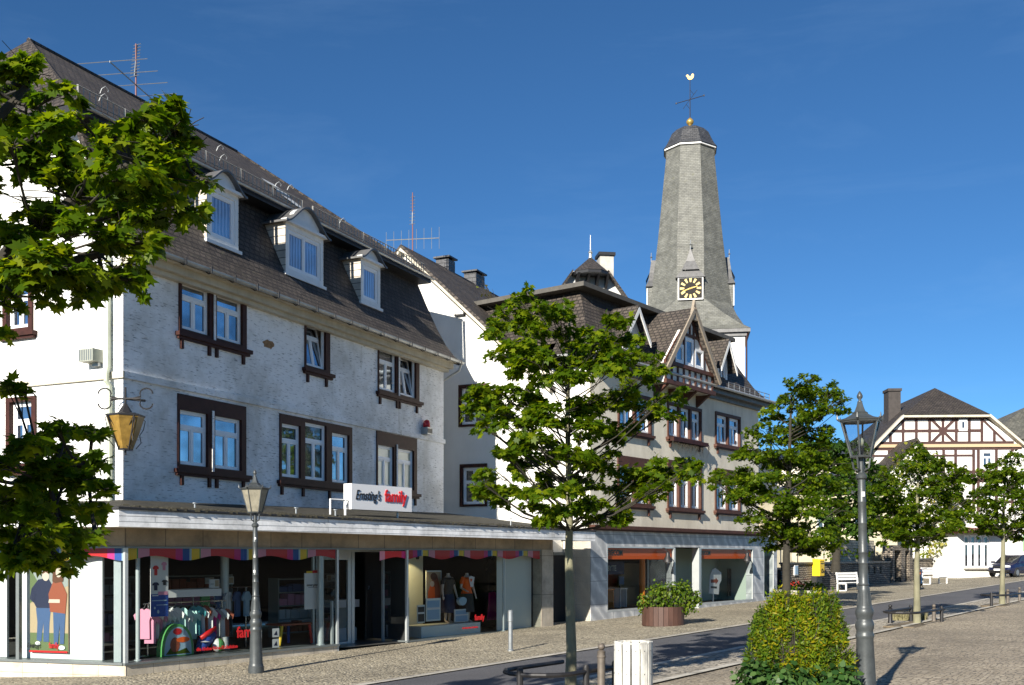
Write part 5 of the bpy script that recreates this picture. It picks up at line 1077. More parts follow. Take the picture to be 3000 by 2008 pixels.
def guard(label, cs, cq, ls, lq, h=.42, posts=(), rad=.03):
    """low pipe hoop round a tree pit, long side along the street"""
    fr_ = Frame(S.w(cs, -cq), 52.85); t = thing('tree_guard', label, 'tree guard', fr_, group='tree guards'); z0 = gz(cs, cq)
    pts = []; r_ = lq
    for a in range(90, 271, 22): pts.append((-ls + r_ * math.cos(R(a)) , r_ * math.sin(R(a)), z0 + h))
    pts += [(ls * .2, -lq, z0 + h), (ls, -lq, z0 + h)]; pts = [(ls, lq, z0 + h)] + pts
    MB().path(pts, rad, 8).build('rail', X['iron'], t)
    for (x_, y_) in [((-ls - r_ * .98, 0), (-ls * .45, -lq), (ls * .75, -lq), (-ls * .3, lq), (ls * .9, lq))[i] for i in posts]:
        MB().lathe([(.045, -.1), (.045, h + .06), (.03, h + .09)], 10, (x_, y_, z0)).build('post', X['iron'], t)
    MB().prism([(-ls - lq * .7, -lq * .9), (ls, -lq * .9), (ls, lq * .9), (-ls - lq * .7, lq * .9)], z0 - .02, z0 + .012, 'z').build('earth_bed', X['earth'], t)
    return t
TREES = dict(t1=ground_px(1305, 1600), t2=ground_at(1798, 35.5), t3=ground_px(2098, 1428), t4=ground_px(2293, 1384))
for key, lab, ls, lq in (('t1', 'low black curved pipe guard around the foot of the large young maple', .62, .50), ('t3', 'low black pipe guard around the tree opposite the stone gateway', 1.15, .42), ('t4', 'low black pipe guard around the rightmost street tree', .95, .40)):
    s_, q_ = sq(*TREES[key][:2]); guard(lab, s_ - .05, q_ - .02, ls, lq, .45 if key == 't1' else .36, (0, 1, 2) if key == 't1' else (2, 4) if key == 't3' else (0,), .032)
def tuft(name, label, loc, n, r_, h, mat, seed, cat):
    random.seed(seed); b_ = MB()
    for i in range(n):
        a, rr_ = random.uniform(0, 6.28), r_ * math.sqrt(random.random()); x_, y_ = rr_ * math.cos(a), rr_ * math.sin(a); d_ = random.uniform(0, 6.28); hh = h * random.uniform(.5, 1)
        dx, dy = math.cos(d_), math.sin(d_); b_.face([(x_ - dy * .012, y_ + dx * .012, -.02), (x_ + dy * .012, y_ - dx * .012, -.02), (x_ + dx * hh * .5, y_ + dy * hh * .5, hh)])
    o = b_.build(name, mat, label=label, cat=cat, kind='stuff'); o.location = loc; return o
s_, q_ = sq(*TREES['t1'][:2]); p = S.w(s_ + .45, -q_ + .05); tuft('grass', 'dry grass growing in the pit of the large young maple', (*p, gxy(*p)), 900, .42, .16, X['grasscut'], 1, 'grass')
p = ground_px(2082, 1418); tuft('grass', 'dry pale grass heap in the pit of the tree opposite the gateway', p, 900, .45, .25, X['grasscut'], 2, 'grass')

# ================================================================== WHITE SLATTED BIN
bl = ground_px(1449, 1618)
bn = thing('litter_bin', 'round white litter bin of peeling vertical wooden slats at the edge of the square', 'litter bin', loc=bl); rb_ = .252; hb = .86
wp = mk('peeling_white_paint', (.60, .59, .54), .65, .55, 7, stretch=(1, 1, .35), bump=.25)
n = 13
for i in range(n):
    a0, a1 = 2 * math.pi * (i + .09) / n - 1.8, 2 * math.pi * (i + .91) / n - 1.8; b_ = MB(); pp = []
    for r_ in (rb_, rb_ - .022):
        for a in (a0, (a0 + a1) / 2, a1): pp.append((r_ * math.cos(a), r_ * math.sin(a)))
    o = b_.prism([pp[0], pp[1], pp[2], pp[5], pp[4], pp[3]], .03, hb + .006 * math.sin(i * 7), 'z'); b_.build('slat', wp, bn)
MB().lathe([(rb_ - .03, 0), (rb_ - .03, hb - .12)], 24).build('liner', X['darkmetal'], bn)
b_ = MB()
for z_ in (.16, .45, .75):
    for i in range(n):
        a = 2 * math.pi * (i + .5) / n - 1.8; b_.lathe([(.006, -.006), (.006, .006)], 6, (rb_ * 1.0 * math.cos(a), rb_ * math.sin(a), z_))
b_.build('bolts', X['iron'], bn)
MB().path([(rb_ * .97 * math.cos(R(a)), rb_ * .97 * math.sin(R(a)), hb - .015) for a in range(0, 360, 15)], .012, 5, closed=True).build('rim', wp, bn)

# ================================================================== PLANTERS
def tub(label, loc, r_, h, seed, mat_w):
    t = thing('planter_tub', label, 'planter', loc=loc)
    n = 26; w_ = MB()
    for i in range(n):
        a0, a1 = 2 * math.pi * (i + .04) / n, 2 * math.pi * (i + .96) / n
        w_.prism([((r_) * math.cos(a0), r_ * math.sin(a0)), (r_ * math.cos(a1), r_ * math.sin(a1)), ((r_ - .03) * math.cos(a1), (r_ - .03) * math.sin(a1)), ((r_ - .03) * math.cos(a0), (r_ - .03) * math.sin(a0))], 0, h, 'z')
    w_.build('staves', mat_w, t); MB().lathe([(r_ - .035, .02), (r_ - .035, h - .06)], 24).build('soil', X['earth'], t)
    return t
PT = ground_px(1517, 1431); tub('round tub of brown boards with overflowing green plants in front of the marble shop', PT, .62, .56, 1, X['tubwood'])
p = ground_px(1834, 1388); PT2 = p; tub('round white concrete planter with red geraniums partly behind the bush', PT2, .95, .62, 2, X['concrete'])
# small white wooden post beside it
p = ground_px(1874, 1386); wpst = thing('white_wooden_post', 'short white wooden post with cap just right of the red geraniums', 'post', loc=p)
MB().box(-.13, .10, -.06, .06, -.1, .62).build('shaft', X['white'], wpst); MB().box(-.24, .16, -.10, .10, .62, .72).build('cap', X['white'], wpst)

# ================================================================== BENCHES
def bench(label, frame, loc, L_=1.9):
    t = thing('park_bench', label, 'bench', frame, loc, group='white benches by the stone wall')
    s_ = MB()
    for i in range(3): s_.box(0, L_, -.52 + i * .15, -.40 + i * .15, .42, .455)
    s_.build('seat', X['white'], t); s_ = MB()
    for i in range(3): s_.box(0, L_, .02 + i * .03, .05 + i * .03, .56 + i * .14, .67 + i * .14)
    s_.build('backrest', X['white'], t)
    for x_ in (.02, L_ - .08):
        f = MB(); f.box(x_, x_ + .06, -.52, -.46, 0, .42).box(x_, x_ + .06, 0, .06, 0, .5).box(x_, x_ + .06, -.52, .06, .36, .42).box(x_, x_ + .06, -.52, .06, .0, .05)
        f.idx([(x_, 0, .5), (x_ + .06, 0, .5), (x_ + .06, .06, .5), (x_, .06, .5), (x_, .08, .96), (x_ + .06, .08, .96), (x_ + .06, .12, .96), (x_, .12, .96)], [(0, 1, 2, 3), (4, 7, 6, 5), (0, 4, 5, 1), (2, 6, 7, 3), (0, 3, 7, 4), (1, 5, 6, 2)])
        f.build('leg_frame', X['white'], t)
    return t
def on_ground_frame(px, py, deg): g_ = ground_px(px, py); return Frame(g_[:2], deg, g_[2])
bench('white slatted bench in front of the stone wall left of the tall lamp post', on_ground_frame(1916, 1353, 36), (0, 0, 0), 1.75)
bench('white slatted bench against the wall behind the motorcycle', on_ground_frame(2110, 1338, 30), (0, 0, 0), 1.5)

# ================================================================== VEHICLES
def car(label, frame, loc, paint, rz=0.0, hatch=True, plate=True):
    """x forward (front at +), about 4.1 m long"""
    t = thing('parked_car', label, 'car', frame, loc, rz)
    st = [(-2.02, .62, .34, .66, .80), (-1.92, .80, .28, .86, .0), (-1.4, .83, .22, .93, 0), (0, .84, .22, .93, 0), (.95, .83, .22, .90, 0), (1.55, .80, .24, .80, 0), (1.92, .72, .28, .68, 0), (2.05, .58, .34, .56, 0)]
    b_ = MB(); n = 12; rows = []
    for (x_, w_, zl, zh, _) in st:
        ring = [(-w_ * .94, zl), (-w_, zl + (zh - zl) * .3), (-w_, zl + (zh - zl) * .65), (-w_ * .96, zh - .04), (-w_ * .86, zh), (-w_ * .3, zh + .02), (w_ * .3, zh + .02), (w_ * .86, zh), (w_ * .96, zh - .04), (w_, zl + (zh - zl) * .65), (w_, zl + (zh - zl) * .3), (w_ * .94, zl)]
        rows.append([(x_, y, z) for y, z in ring])
    for r0, r1 in zip(rows, rows[1:]):
        for i in range(n): j = (i + 1) % n; b_.face([r0[j], r0[i], r1[i], r1[j]])
    b_.face(rows[0]); b_.face(rows[-1][::-1]); b_.build('body', paint, t, smooth='auto')
    # cabin
    gh_ = [(-1.88, .90, .70), (-1.55, 1.36, .62), (-.9, 1.43, .60), (-.1, 1.43, .60), (.25, 1.36, .62), (1.02, .90, .70)]
    for nm, mt, k in (('cabin_glass', X['glass_dk'], 0.0), ('roof', paint, .0)):
        c_ = MB()
        if nm == 'roof':
            for (x0, z0, w0), (x1, z1, w1) in zip(gh_[1:4], gh_[2:5]): c_.idx([(x0, -w0, z0), (x0, w0, z0), (x1, w1, z1), (x1, -w1, z1), (x0, -w0, z0 - .05), (x0, w0, z0 - .05), (x1, w1, z1 - .05), (x1, -w1, z1 - .05)], [(0, 3, 2, 1), (0, 4, 7, 3), (1, 2, 6, 5), (0, 1, 5, 4), (3, 7, 6, 2)])
            for sg_ in (-1, 1):
                for (i0, i1) in ((0, 1), (4, 5)): c_.tube((gh_[i0][0], sg_ * gh_[i0][2], gh_[i0][1]), (gh_[i1][0], sg_ * gh_[i1][2], gh_[i1][1]), .035, n=5)
                c_.tube((-.35, sg_ * .74, .9), (-.4, sg_ * .62, 1.4), .035, n=5)
        else:
            for (x0, z0, w0), (x1, z1, w1) in zip(gh_, gh_[1:]):
                z0_, z1_ = z0 - .03, z1 - .03; c_.face([(x0, -w0, z0_), (x0, w0, z0_), (x1, w1, z1_), (x1, -w1, z1_)][::-1])
                for sg_ in (-1, 1): c_.face([(x0, sg_ * w0, z0_), (x1, sg_ * w1, z1_), (x1, sg_ * .76, .88), (x0, sg_ * .76, .88)])
        c_.build(nm, mt, t)
    for x_ in (-1.3, 1.28):
        for sg_ in (-1, 1):
            T = Matrix.Translation((x_, sg_ * .76, .30)) @ Matrix.Rotation(R(90), 4, 'X')
            wo = MB(T).lathe([(.2, -.09), (.28, -.09), (.30, -.06), (.30, .06), (.28, .09), (.2, .09)], 22).build('wheel', X['rubber'], t, smooth='auto'); MB(T).lathe([(.03, -.097), (.19, -.094), (.19, .094), (.03, .097)], 18).build('rim', X['galv'], wo, smooth='auto')
    for sg_ in (-1, 1):
        MB().prism([(sg_ * .40, .62), (sg_ * .70, .63), (sg_ * .68, .74), (sg_ * .42, .76)][::sg_], 1.90, 2.03, 'x').build('headlight', mk('headlamp_glass', (.75, .78, .8), .15), t)
        MB().lathe([(.06, -.02), (.06, .02)], 10, (1.98, sg_ * .55, .38)).build('fog_lamp', X['white'], t); MB().box(.75, .9, sg_ * .95 - .1, sg_ * .95 + .1, .88, 1.0).build('mirror', paint, t)
    MB().box(2.0, 2.075, -.36, .36, .60, .70).build('grille', X['blackp'], t); MB().box(1.9, 2.11, -.72, .72, .36, .47).build('bumper', X['blackp'], t)
    if plate: MB().box(2.11, 2.125, -.26, .26, .42, .53).build('number_plate', X['white'], t)
    return t
CARF = on_ground_frame(2318, 1320, 52.85)
cpos = ground_px(2320, 1320)
car('dark blue hatchback parked facing down the street at the right edge', None, cpos, X['carblue'], R(232.85 - 14))
PA = WA.w(2.2, 5.5)
car('silver car parked behind the garden wall and handrail', None, (PA[0], PA[1], 1.7), X['carwhite'], R(215), plate=False)
pk = MB().box(-3, 9, 1.0, 14, -.2, 1.7); terr = pk.build('parking_terrace', X['ground'], kind='structure', label='raised parking ground behind the garden wall'); terr.matrix_world = WA.mat()
# motorcycle
mc = thing('motorcycle', 'black motorcycle parked upright behind the slim tree trunk opposite the gateway', 'motorcycle', loc=ground_px(2104, 1349), rz=R(248))
for x_ in (-.68, .72):
    T = Matrix.Translation((x_, 0, .31)) @ Matrix.Rotation(R(90), 4, 'X'); wo = MB().path([(x_ + .26 * math.cos(R(a)), 0, .31 + .26 * math.sin(R(a))) for a in range(0, 360, 20)], .055, 8, closed=True).build('wheel', X['rubber'], mc, smooth=True)
    sp_ = MB(T).lathe([(.19, -.02), (.2, -.02), (.2, .02), (.19, .02)], 20)
    for a in range(0, 180, 36): sp_.tube((x_ + .2 * math.cos(R(a)), 0, .31 + .2 * math.sin(R(a))), (x_ - .2 * math.cos(R(a)), 0, .31 - .2 * math.sin(R(a))), .012, n=5) if False else None
    sp_.build('rim', X['chrome'], wo)
MB().path([(-.45, 0, .55), (-.2, 0, .5), (.15, 0, .52), (.38, 0, .8)], [.10, .17, .15, .06], 10).path([(-.2, 0, .3), (.2, 0, .3)], [.16, .14], 10).build('engine', X['darkmetal'], mc, smooth=True)
MB().path([(-.05, 0, .80), (.12, 0, .86), (.36, 0, .84), (.45, 0, .78)], [.07, .15, .14, .05], 12).build('fuel_tank', X['rust'], mc, smooth=True)
MB().path([(-.85, 0, .84), (-.6, 0, .78), (-.3, 0, .74), (-.05, 0, .8)], [.05, .11, .12, .08], 10).build('saddle', X['blackp'], mc, smooth=True)
MB().tube((.72, -.09, .31), (.42, -.09, .98), .025).tube((.72, .09, .31), (.42, .09, .98), .025).build('fork', X['chrome'], mc)
MB().path([(.36, -.36, 1.05), (.40, -.2, 1.02), (.43, 0, 1.0), (.40, .2, 1.02), (.36, .36, 1.05)], .016).build('handlebar', X['iron'], mc)
MB().lathe([(.02, -.06), (.09, -.02), (.10, .04)], 14, (.52, 0, .92)).build('headlight', X['chrome'], mc, smooth=True)
MB().path([(-.9, -.14, .32), (-.2, -.16, .28), (.3, -.12, .35), (.35, -.08, .5)], .04, 8).build('exhaust', X['chrome'], mc)
MB().path([(-.95, 0, .55), (-.8, 0, .68), (-.6, 0, .68)], .05, 6).build('mudguard', X['carblue'], mc); MB().path([(.4, 0, .5), (.55, 0, .62), (.8, 0, .64), (.98, 0, .5)], .04, 6).build('mudguard', X['carblue'], mc)
MB().tube((-.05, .2, 0), (.0, .08, .35), .015).build('kickstand', X['iron'], mc)
# ================================================================== TREES
MAPLE = [(0, 0), (.26, -.10), (.22, .10), (.55, .16), (.36, .34), (.44, .62), (.18, .55), (0, 1.0), (-.18, .55), (-.44, .62), (-.36, .34), (-.55, .16), (-.22, .10), (-.26, -.10)]
SIMPLE = [(0, 0), (.36, .22), (.30, .62), (0, 1.0), (-.30, .62), (-.36, .22)]
OVAL = [(0, 0), (.17, .35), (.13, .75), (0, 1), (-.14, .72), (-.16, .3)]
def leaves(name, mat, parent, pts, ups, outs, size, outline, rng, droop=.35, jit=.5, label=None, kind=None):
    """one mesh of many separate leaves; pts Nx3, ups Nx3 leaf normals, outs Nx3 tip directions"""
    N_ = len(pts); k = len(outline)
    n = ups + rng.normal(0, jit, (N_, 3)); n /= np.linalg.norm(n, axis=1)[:, None]
    t = outs + rng.normal(0, .5, (N_, 3)); t[:, 2] -= droop; t -= n * (t * n).sum(1)[:, None]; t /= np.linalg.norm(t, axis=1)[:, None] + 1e-9
    s = np.cross(n, t); sz = size * rng.uniform(.6, 1.15, N_)
    ol = np.array(outline); v = np.empty((N_, k, 3))
    for i, (x, y) in enumerate(ol):
        v[:, i] = pts + (s * x + t * y - n * (.22 * abs(x) + .12 * y * y)) * sz[:, None]
    me = bpy.data.meshes.new(name); me.vertices.add(N_ * k); me.vertices.foreach_set('co', v.reshape(-1).astype(np.float32))
    me.loops.add(N_ * k); me.loops.foreach_set('vertex_index', np.arange(N_ * k, dtype=np.int32)); me.polygons.add(N_)
    me.polygons.foreach_set('loop_start', np.arange(0, N_ * k, k, dtype=np.int32)); me.update(calc_edges=True); me.validate()
    me.materials.append(mat); o = bpy.data.objects.new(name, me); COL.objects.link(o)
    if parent is not None: o.parent = parent
    return tag(o, label=label, kind=kind)
def clump_pts(clumps, dens, rng, flat=.35, plates=True):
    """clumps: (centre, rx, rz); leaves sit in thin drooping plates inside each clump"""
    P, U, O = [], [], []
    for c, rx, rz in clumps:
        nn = max(6, int(dens * rx * rx)); nspray = max(3, int(3 + rx * rz * 22))
        sc_ = rng.normal(0, 1, (nspray, 3)); sc_ /= np.linalg.norm(sc_, axis=1)[:, None]; sc_ *= rng.uniform(.35, 1.0, (nspray, 1)) ** .6
        sc_ *= np.array([rx, rx, rz]) * .98
        idx = rng.integers(0, nspray, nn); sr = rx * rng.uniform(.22, .52, nspray)
        th_ = rng.uniform(0, 6.283, nn); r_ = np.sqrt(rng.uniform(0, 1, nn)) * sr[idx]
        off = np.stack([np.cos(th_) * r_, np.sin(th_) * r_, -.45 * r_ * r_ / sr[idx] + rng.normal(0, .10 * rz + .015, nn)], 1)
        p = sc_[idx] + off; P.append(p + np.array(c))
        rad = p / np.array([rx, rx, rz]); u = rad * .55; u[:, 2] += .9; U.append(u)
        o = np.stack([np.cos(th_), np.sin(th_), np.zeros(nn)], 1) * .9 + p * .4 / rx; o[:, 2] = 0; O.append(o)
    P, U, O = map(np.concatenate, (P, U, O)); U /= np.linalg.norm(U, axis=1)[:, None]; return P, U, O
def tree(name, label, base, clumps_px, Y, trunk_top_px, r0, leafmat_, size, outline, dens, seed, bark, depth=1.0, first_px=None, lean=0.0, twigs=0, side=None, group=None, maxdepth=None, limb=1.0, boughs=None, scatter=.55, shade3d=()):
    """clumps in photo px (cx, cy, rx, ry) at depth Y; built round the trunk in three dimensions"""
    rng = np.random.default_rng(seed); random.seed(seed); t = thing(name, label, 'tree', loc=base, group=group); B = Vector(base)
    k = Y / FOC; cl = []; xs = [c[0] for c in clumps_px]; xm = (CX + base[0] / Y * FOC) if side is None else side
    R_ = max(abs(x - xm) for x in xs) + 20; clumps_px = clumps_px + [(c[0] + rng.uniform(-.9, .9) * c[2], c[1] + rng.uniform(-.8, .8) * c[3], c[2] * .6, c[3] * .6) for c in clumps_px if rng.random() < scatter]
    for (cx_, cy_, rx, ry) in clumps_px:
        lim = math.sqrt(max(.05, 1 - ((cx_ - xm) / R_) ** 2)) * R_ * k * .8
        dy = rng.uniform(-lim, lim) * depth
        if maxdepth: dy = max(-maxdepth, min(maxdepth, dy))
        p = P3(cx_, cy_, Y + dy); f = (Y + dy) / Y; cl.append((np.array(p - B), rx * k * f, ry * k * f))
    extra = []
    for (c, rx, rz) in cl:      # a second, unseen-side clump for depth
        if rng.random() < .45: extra.append((c + np.array([rng.uniform(-.3, .3) * rx, -np.sign(c[1]) * rng.uniform(.6, 1.4) * rx * depth, rng.uniform(-.3, .3) * rz]), rx * .8, rz * .8))
    for (wx, wy, wz, r_) in shade3d: extra.append((np.array([wx - B.x, wy - B.y, wz - B.z]), r_, r_ * .7))  # leaf clumps added out of view to shade the lower foliage
    allc = cl + extra
    P, U, O = clump_pts(allc, dens, rng)
    leaves('crown', leafmat_, t, P, U, O, size, outline, rng)
    tb_ = MB(); lb_ = MB(); top = P3(xm if trunk_top_px[0] is None else trunk_top_px[0], trunk_top_px[1], Y) - B
    n = 9; axis = []
    for i in range(n):
        f = i / (n - 1); axis.append(Vector((top.x * f ** 1.3 + random.uniform(-.02, .02) * (0 < i), top.y * f + random.uniform(-.02, .02) * (0 < i), top.z * f)))
    rad = [r0 * (1.25 if i == 0 else 1 - .82 * max(0, (i / (n - 1) - .15)) / .85) for i in range(n)]
    tb_.path([axis[0] - Vector((0, 0, .15))] + axis, [r0 * 1.35] + rad, 12)
    zmin = (P3(0, first_px, Y).z - B.z) if first_px else top.z * .3
    boughs_ = []
    for bo in (boughs or ()):
        pts = [P3(x_, y_, Y + d_) - B for x_, y_, d_ in bo]; fine = [pts[0]]
        for p_, q_ in zip(pts, pts[1:]): fine += [p_.lerp(q_, i / 4) for i in range(1, 5)]
        boughs_.append(fine[2:]); lb_.path(fine, [r0 * (.6 - .5 * i / len(fine)) for i in range(len(fine))], 8)
    for (c, rx, rz) in allc:
        c = Vector(c); h = math.hypot(c.x - top.x * .5, c.y); za = min(max(zmin, c.z - .55 * h - .15), top.z * .96); f = za / top.z
        a = Vector((top.x * f ** 1.3, top.y * f, za)); ra = max(.010, r0 * (1 - .8 * f) * .36) * limb
        m_ = a.lerp(c, .5) + Vector((random.uniform(-.06, .06), random.uniform(-.06, .06), -.05 * h))
        if boughs:
            a = min((q for bo in boughs_ for q in bo), key=lambda q: (q - c).length + .6 * max(0, q.z - c.z)); m_ = a.lerp(c, .5) + Vector((0, 0, -.08)); ra = .016
        lb_.path([a, m_, c], [ra, ra * .6, .006 + ra * .15], 6, cap=False)
        for q in range(5):
            d_ = Vector((random.uniform(-1, 1) * rx, random.uniform(-1, 1) * rx, random.uniform(-.5, .9) * rz)); lb_.path([m_.lerp(c, random.uniform(.3, 1)), c + d_ * .5, c + d_ * .95], [ra * .35, ra * .22, .003], 4, cap=False)
    tb_.build('trunk', bark, t, smooth='auto'); lb_.build('limbs', X['bark_dark'], t, smooth='auto')  # limb colour darkened to stand for shade inside the crown
    return t
Z4 = lambda l: l
T1 = [(1192, 690, 36, 30), (1165, 730, 52, 30), (1230, 712, 40, 26), (1132, 760, 42, 28), (1205, 775, 62, 34), (1282, 700, 36, 26), (1290, 740, 46, 30), (1412, 716, 34, 26), (1430, 762, 56, 34), (1478, 800, 42, 30), (1370, 775, 50, 34), (1318, 800, 54, 34),
      (1230, 830, 66, 36), (1150, 810, 40, 22), (1400, 825, 66, 36), (1300, 860, 60, 30), (1480, 845, 40, 26), (1120, 905, 52, 24), (1085, 930, 38, 24), (1160, 945, 56, 28), (1215, 900, 54, 28), (1110, 975, 26, 16), (1265, 950, 60, 32), (1350, 915, 60, 36),
      (1415, 905, 50, 30), (1465, 935, 44, 30), (1330, 985, 60, 30), (1230, 1000, 56, 30), (1180, 1030, 40, 20), (1535, 905, 30, 20), (1520, 945, 42, 22), (1410, 985, 50, 26), (1300, 1040, 66, 34), (1225, 1065, 66, 32), (1150, 1090, 58, 30), (1110, 1112, 36, 24),
      (1185, 1130, 60, 30), (1255, 1120, 66, 34), (1330, 1105, 60, 34), (1395, 1060, 56, 32), (1470, 1075, 62, 34), (1540, 1065, 56, 30), (1580, 1080, 34, 24), (1440, 1125, 58, 34), (1505, 1120, 46, 26), (1270, 1175, 56, 22), (1340, 1165, 62, 30), (1400, 1175, 44, 22), (1230, 1160, 36, 18)]
tree('young_maple', 'large young maple with slim pale trunk between the road and the white bin', TREES['t1'], T1, TREES['t1'][1], (1300, 700), .072, X['leaf'], .102, MAPLE, 1900, 11, X['bark'], first_px=1215, depth=.75, scatter=.5)
T2 = [(1835, 872, 30, 16), (1865, 905, 44, 26), (1808, 905, 34, 20), (1905, 900, 30, 24), (1770, 945, 36, 20), (1840, 945, 56, 26), (1900, 940, 38, 22), (1745, 985, 40, 20), (1810, 995, 56, 26), (1870, 985, 44, 24), (1715, 1030, 44, 20), (1780, 1045, 56, 26),
      (1850, 1040, 56, 26), (1910, 1060, 40, 24), (1680, 1085, 48, 22), (1745, 1095, 60, 28), (1820, 1095, 60, 30), (1890, 1110, 52, 28), (1640, 1105, 26, 16), (1700, 1130, 50, 24), (1770, 1145, 60, 30), (1850, 1155, 60, 32), (1915, 1165, 40, 28),
      (1740, 1185, 50, 24), (1800, 1205, 60, 30), (1870, 1215, 56, 30), (1770, 1235, 44, 22), (1840, 1250, 48, 20), (1910, 1235, 34, 22)]
tree('street_tree', 'broad leafy maple with brown trunk beside the right corner of the marble shop', TREES['t2'], T2, TREES['t2'][1], (1812, 905), .14, X['leaf_far'], .125, MAPLE, 1100, 12, X['bark_dark'], first_px=1262, depth=.7)
T3 = [(2095, 1035, 30, 20), (2070, 1065, 44, 26), (2130, 1060, 50, 28), (2180, 1080, 40, 24), (2040, 1100, 46, 28), (2100, 1105, 54, 30), (2160, 1110, 54, 30), (2010, 1140, 40, 26), (2065, 1150, 54, 30), (2130, 1150, 56, 30), (2190, 1150, 40, 30), (2000, 1180, 34, 22),
      (2050, 1190, 54, 26), (2110, 1195, 56, 26), (2170, 1195, 52, 28), (2210, 1190, 24, 22), (2075, 1225, 50, 18), (2130, 1225, 44, 18)]
tree('street_tree', 'slim round-crowned maple standing on the kerb strip opposite the stone gateway', TREES['t3'], T3, TREES['t3'][1], (2100, 1050), .085, X['leaf_far'], .108, MAPLE, 1200, 13, X['bark'], first_px=1245, depth=.75)
T4 = [(2320, 1045, 30, 20), (2290, 1065, 34, 22), (2340, 1075, 44, 26), (2265, 1095, 36, 22), (2310, 1105, 46, 26), (2365, 1110, 44, 26), (2250, 1130, 34, 22), (2295, 1145, 46, 26), (2345, 1150, 48, 28), (2240, 1170, 26, 20), (2280, 1185, 44, 26), (2330, 1190, 48, 26),
      (2380, 1180, 40, 30), (2260, 1210, 32, 16), (2305, 1215, 40, 18), (2355, 1215, 40, 18), (2235, 1085, 20, 16)]
tree('street_tree', 'slim maple with pale trunk in front of the dark blue car', TREES['t4'], T4, TREES['t4'][1], (2300, 1060), .082, X['leaf_far'], .118, MAPLE, 1050, 14, X['bark'], first_px=1235, depth=.75)
b5 = (PX5 := (1912 - CX) / FOC * 54, 54.0, 1.7)
T5 = [(1890, 1020, 56, 26), (1945, 1030, 46, 26), (1845, 1050, 40, 26), (1900, 1065, 60, 30), (1965, 1075, 50, 30), (1990, 1110, 44, 30), (1925, 1115, 60, 32), (1860, 1100, 44, 28), (1955, 1155, 56, 30), (1900, 1170, 50, 30), (2005, 1160, 40, 28), (1985, 1205, 46, 24), (2025, 1195, 30, 24), (1935, 1205, 46, 26)]
tree('dense_tree', 'dense dark tree growing behind the garden wall left of the creeper-covered cottage', b5, T5, 54, (1930, 1040), .2, X['leaf_dark'], .27, SIMPLE, 230, 15, X['bark_dark'], first_px=1225, depth=.8)
# near tree entering from the left, trunk outside the frame
TB0 = (-5.15, 7.4, gxy(-5.15, 7.4))
T0 = [(70, 165, 80, 46), (15, 200, 60, 50), (130, 215, 50, 30), (60, 260, 90, 50), (150, 290, 60, 36), (330, 270, 50, 20), (380, 262, 56, 26), (425, 290, 44, 34), (290, 310, 60, 36), (360, 330, 76, 46), (440, 345, 40, 44), (200, 350, 76, 46), (80, 350, 90, 56), (10, 330, 50, 60),
      (280, 395, 80, 46), (380, 405, 80, 42), (450, 400, 30, 30), (150, 440, 90, 50), (50, 450, 80, 50), (240, 465, 80, 44), (340, 470, 76, 36), (430, 475, 54, 26), (90, 520, 90, 50), (190, 530, 80, 44), (280, 535, 66, 40), (10, 540, 60, 60), (130, 595, 90, 44), (230, 600, 76, 40), (300, 600, 40, 34),
      (60, 630, 80, 44), (170, 650, 60, 26), (300, 640, 36, 26), (15, 700, 40, 50), (110, 680, 30, 18), (8, 770, 26, 26), (250, 650, 30, 20)]
T0b = [(30, 890, 34, 22), (130, 985, 36, 22), (210, 990, 44, 16), (60, 1015, 56, 26), (150, 1035, 60, 28), (225, 1050, 30, 20), (20, 1070, 50, 34), (95, 1085, 66, 32), (180, 1100, 56, 26), (240, 1120, 26, 14), (50, 1140, 66, 34), (140, 1150, 60, 30), (210, 1160, 40, 18), (20, 1200, 50, 36), (90, 1215, 66, 36), (165, 1215, 44, 26), (50, 1270, 56, 32), (120, 1270, 56, 26), (15, 1290, 30, 24), (150, 1300, 26, 14), (215, 1215, 24, 12),
       (-150, 300, 120, 90), (-150, 550, 120, 90), (-160, 800, 100, 80), (-150, 1050, 110, 90), (-120, 1250, 90, 60), (-300, 150, 120, 90), (-350, 500, 140, 90), (-420, 900, 140, 90), (-500, 300, 120, 90), (-600, 650, 120, 90), (-150, 80, 90, 60)]
tree('overhanging_maple', 'big maple reaching in from the left edge with bright lobed leaves over the old house', TB0, T0 + T0b, 7.8, (-420, 200), .16, X['leaf'], .105, MAPLE, 2300, 16, X['bark_dark'], first_px=1380, scatter=.5, shade3d=[(-4.1, 6.0, 3.2, .7), (-4.6, 6.2, 3.8, .8), (-4.9, 6.0, 4.5, .8), (-4.3, 5.7, 4.1, .7), (-5.2, 5.6, 5.0, .9), (-4.0, 5.6, 3.6, .6)], depth=.45, side=-480, maxdepth=1.3, boughs=[[(-420, 1150, 0), (-200, 820, .2), (40, 560, -.2), (220, 420, .1), (400, 320, 0)], [(-420, 950, 0), (-250, 600, -.3), (-60, 330, -.4), (60, 200, -.2)], [(-420, 1350, 0), (-200, 1230, .2), (20, 1130, .1), (200, 1060, 0)], [(-100, 700, 0), (60, 640, .3), (280, 560, .4)]])

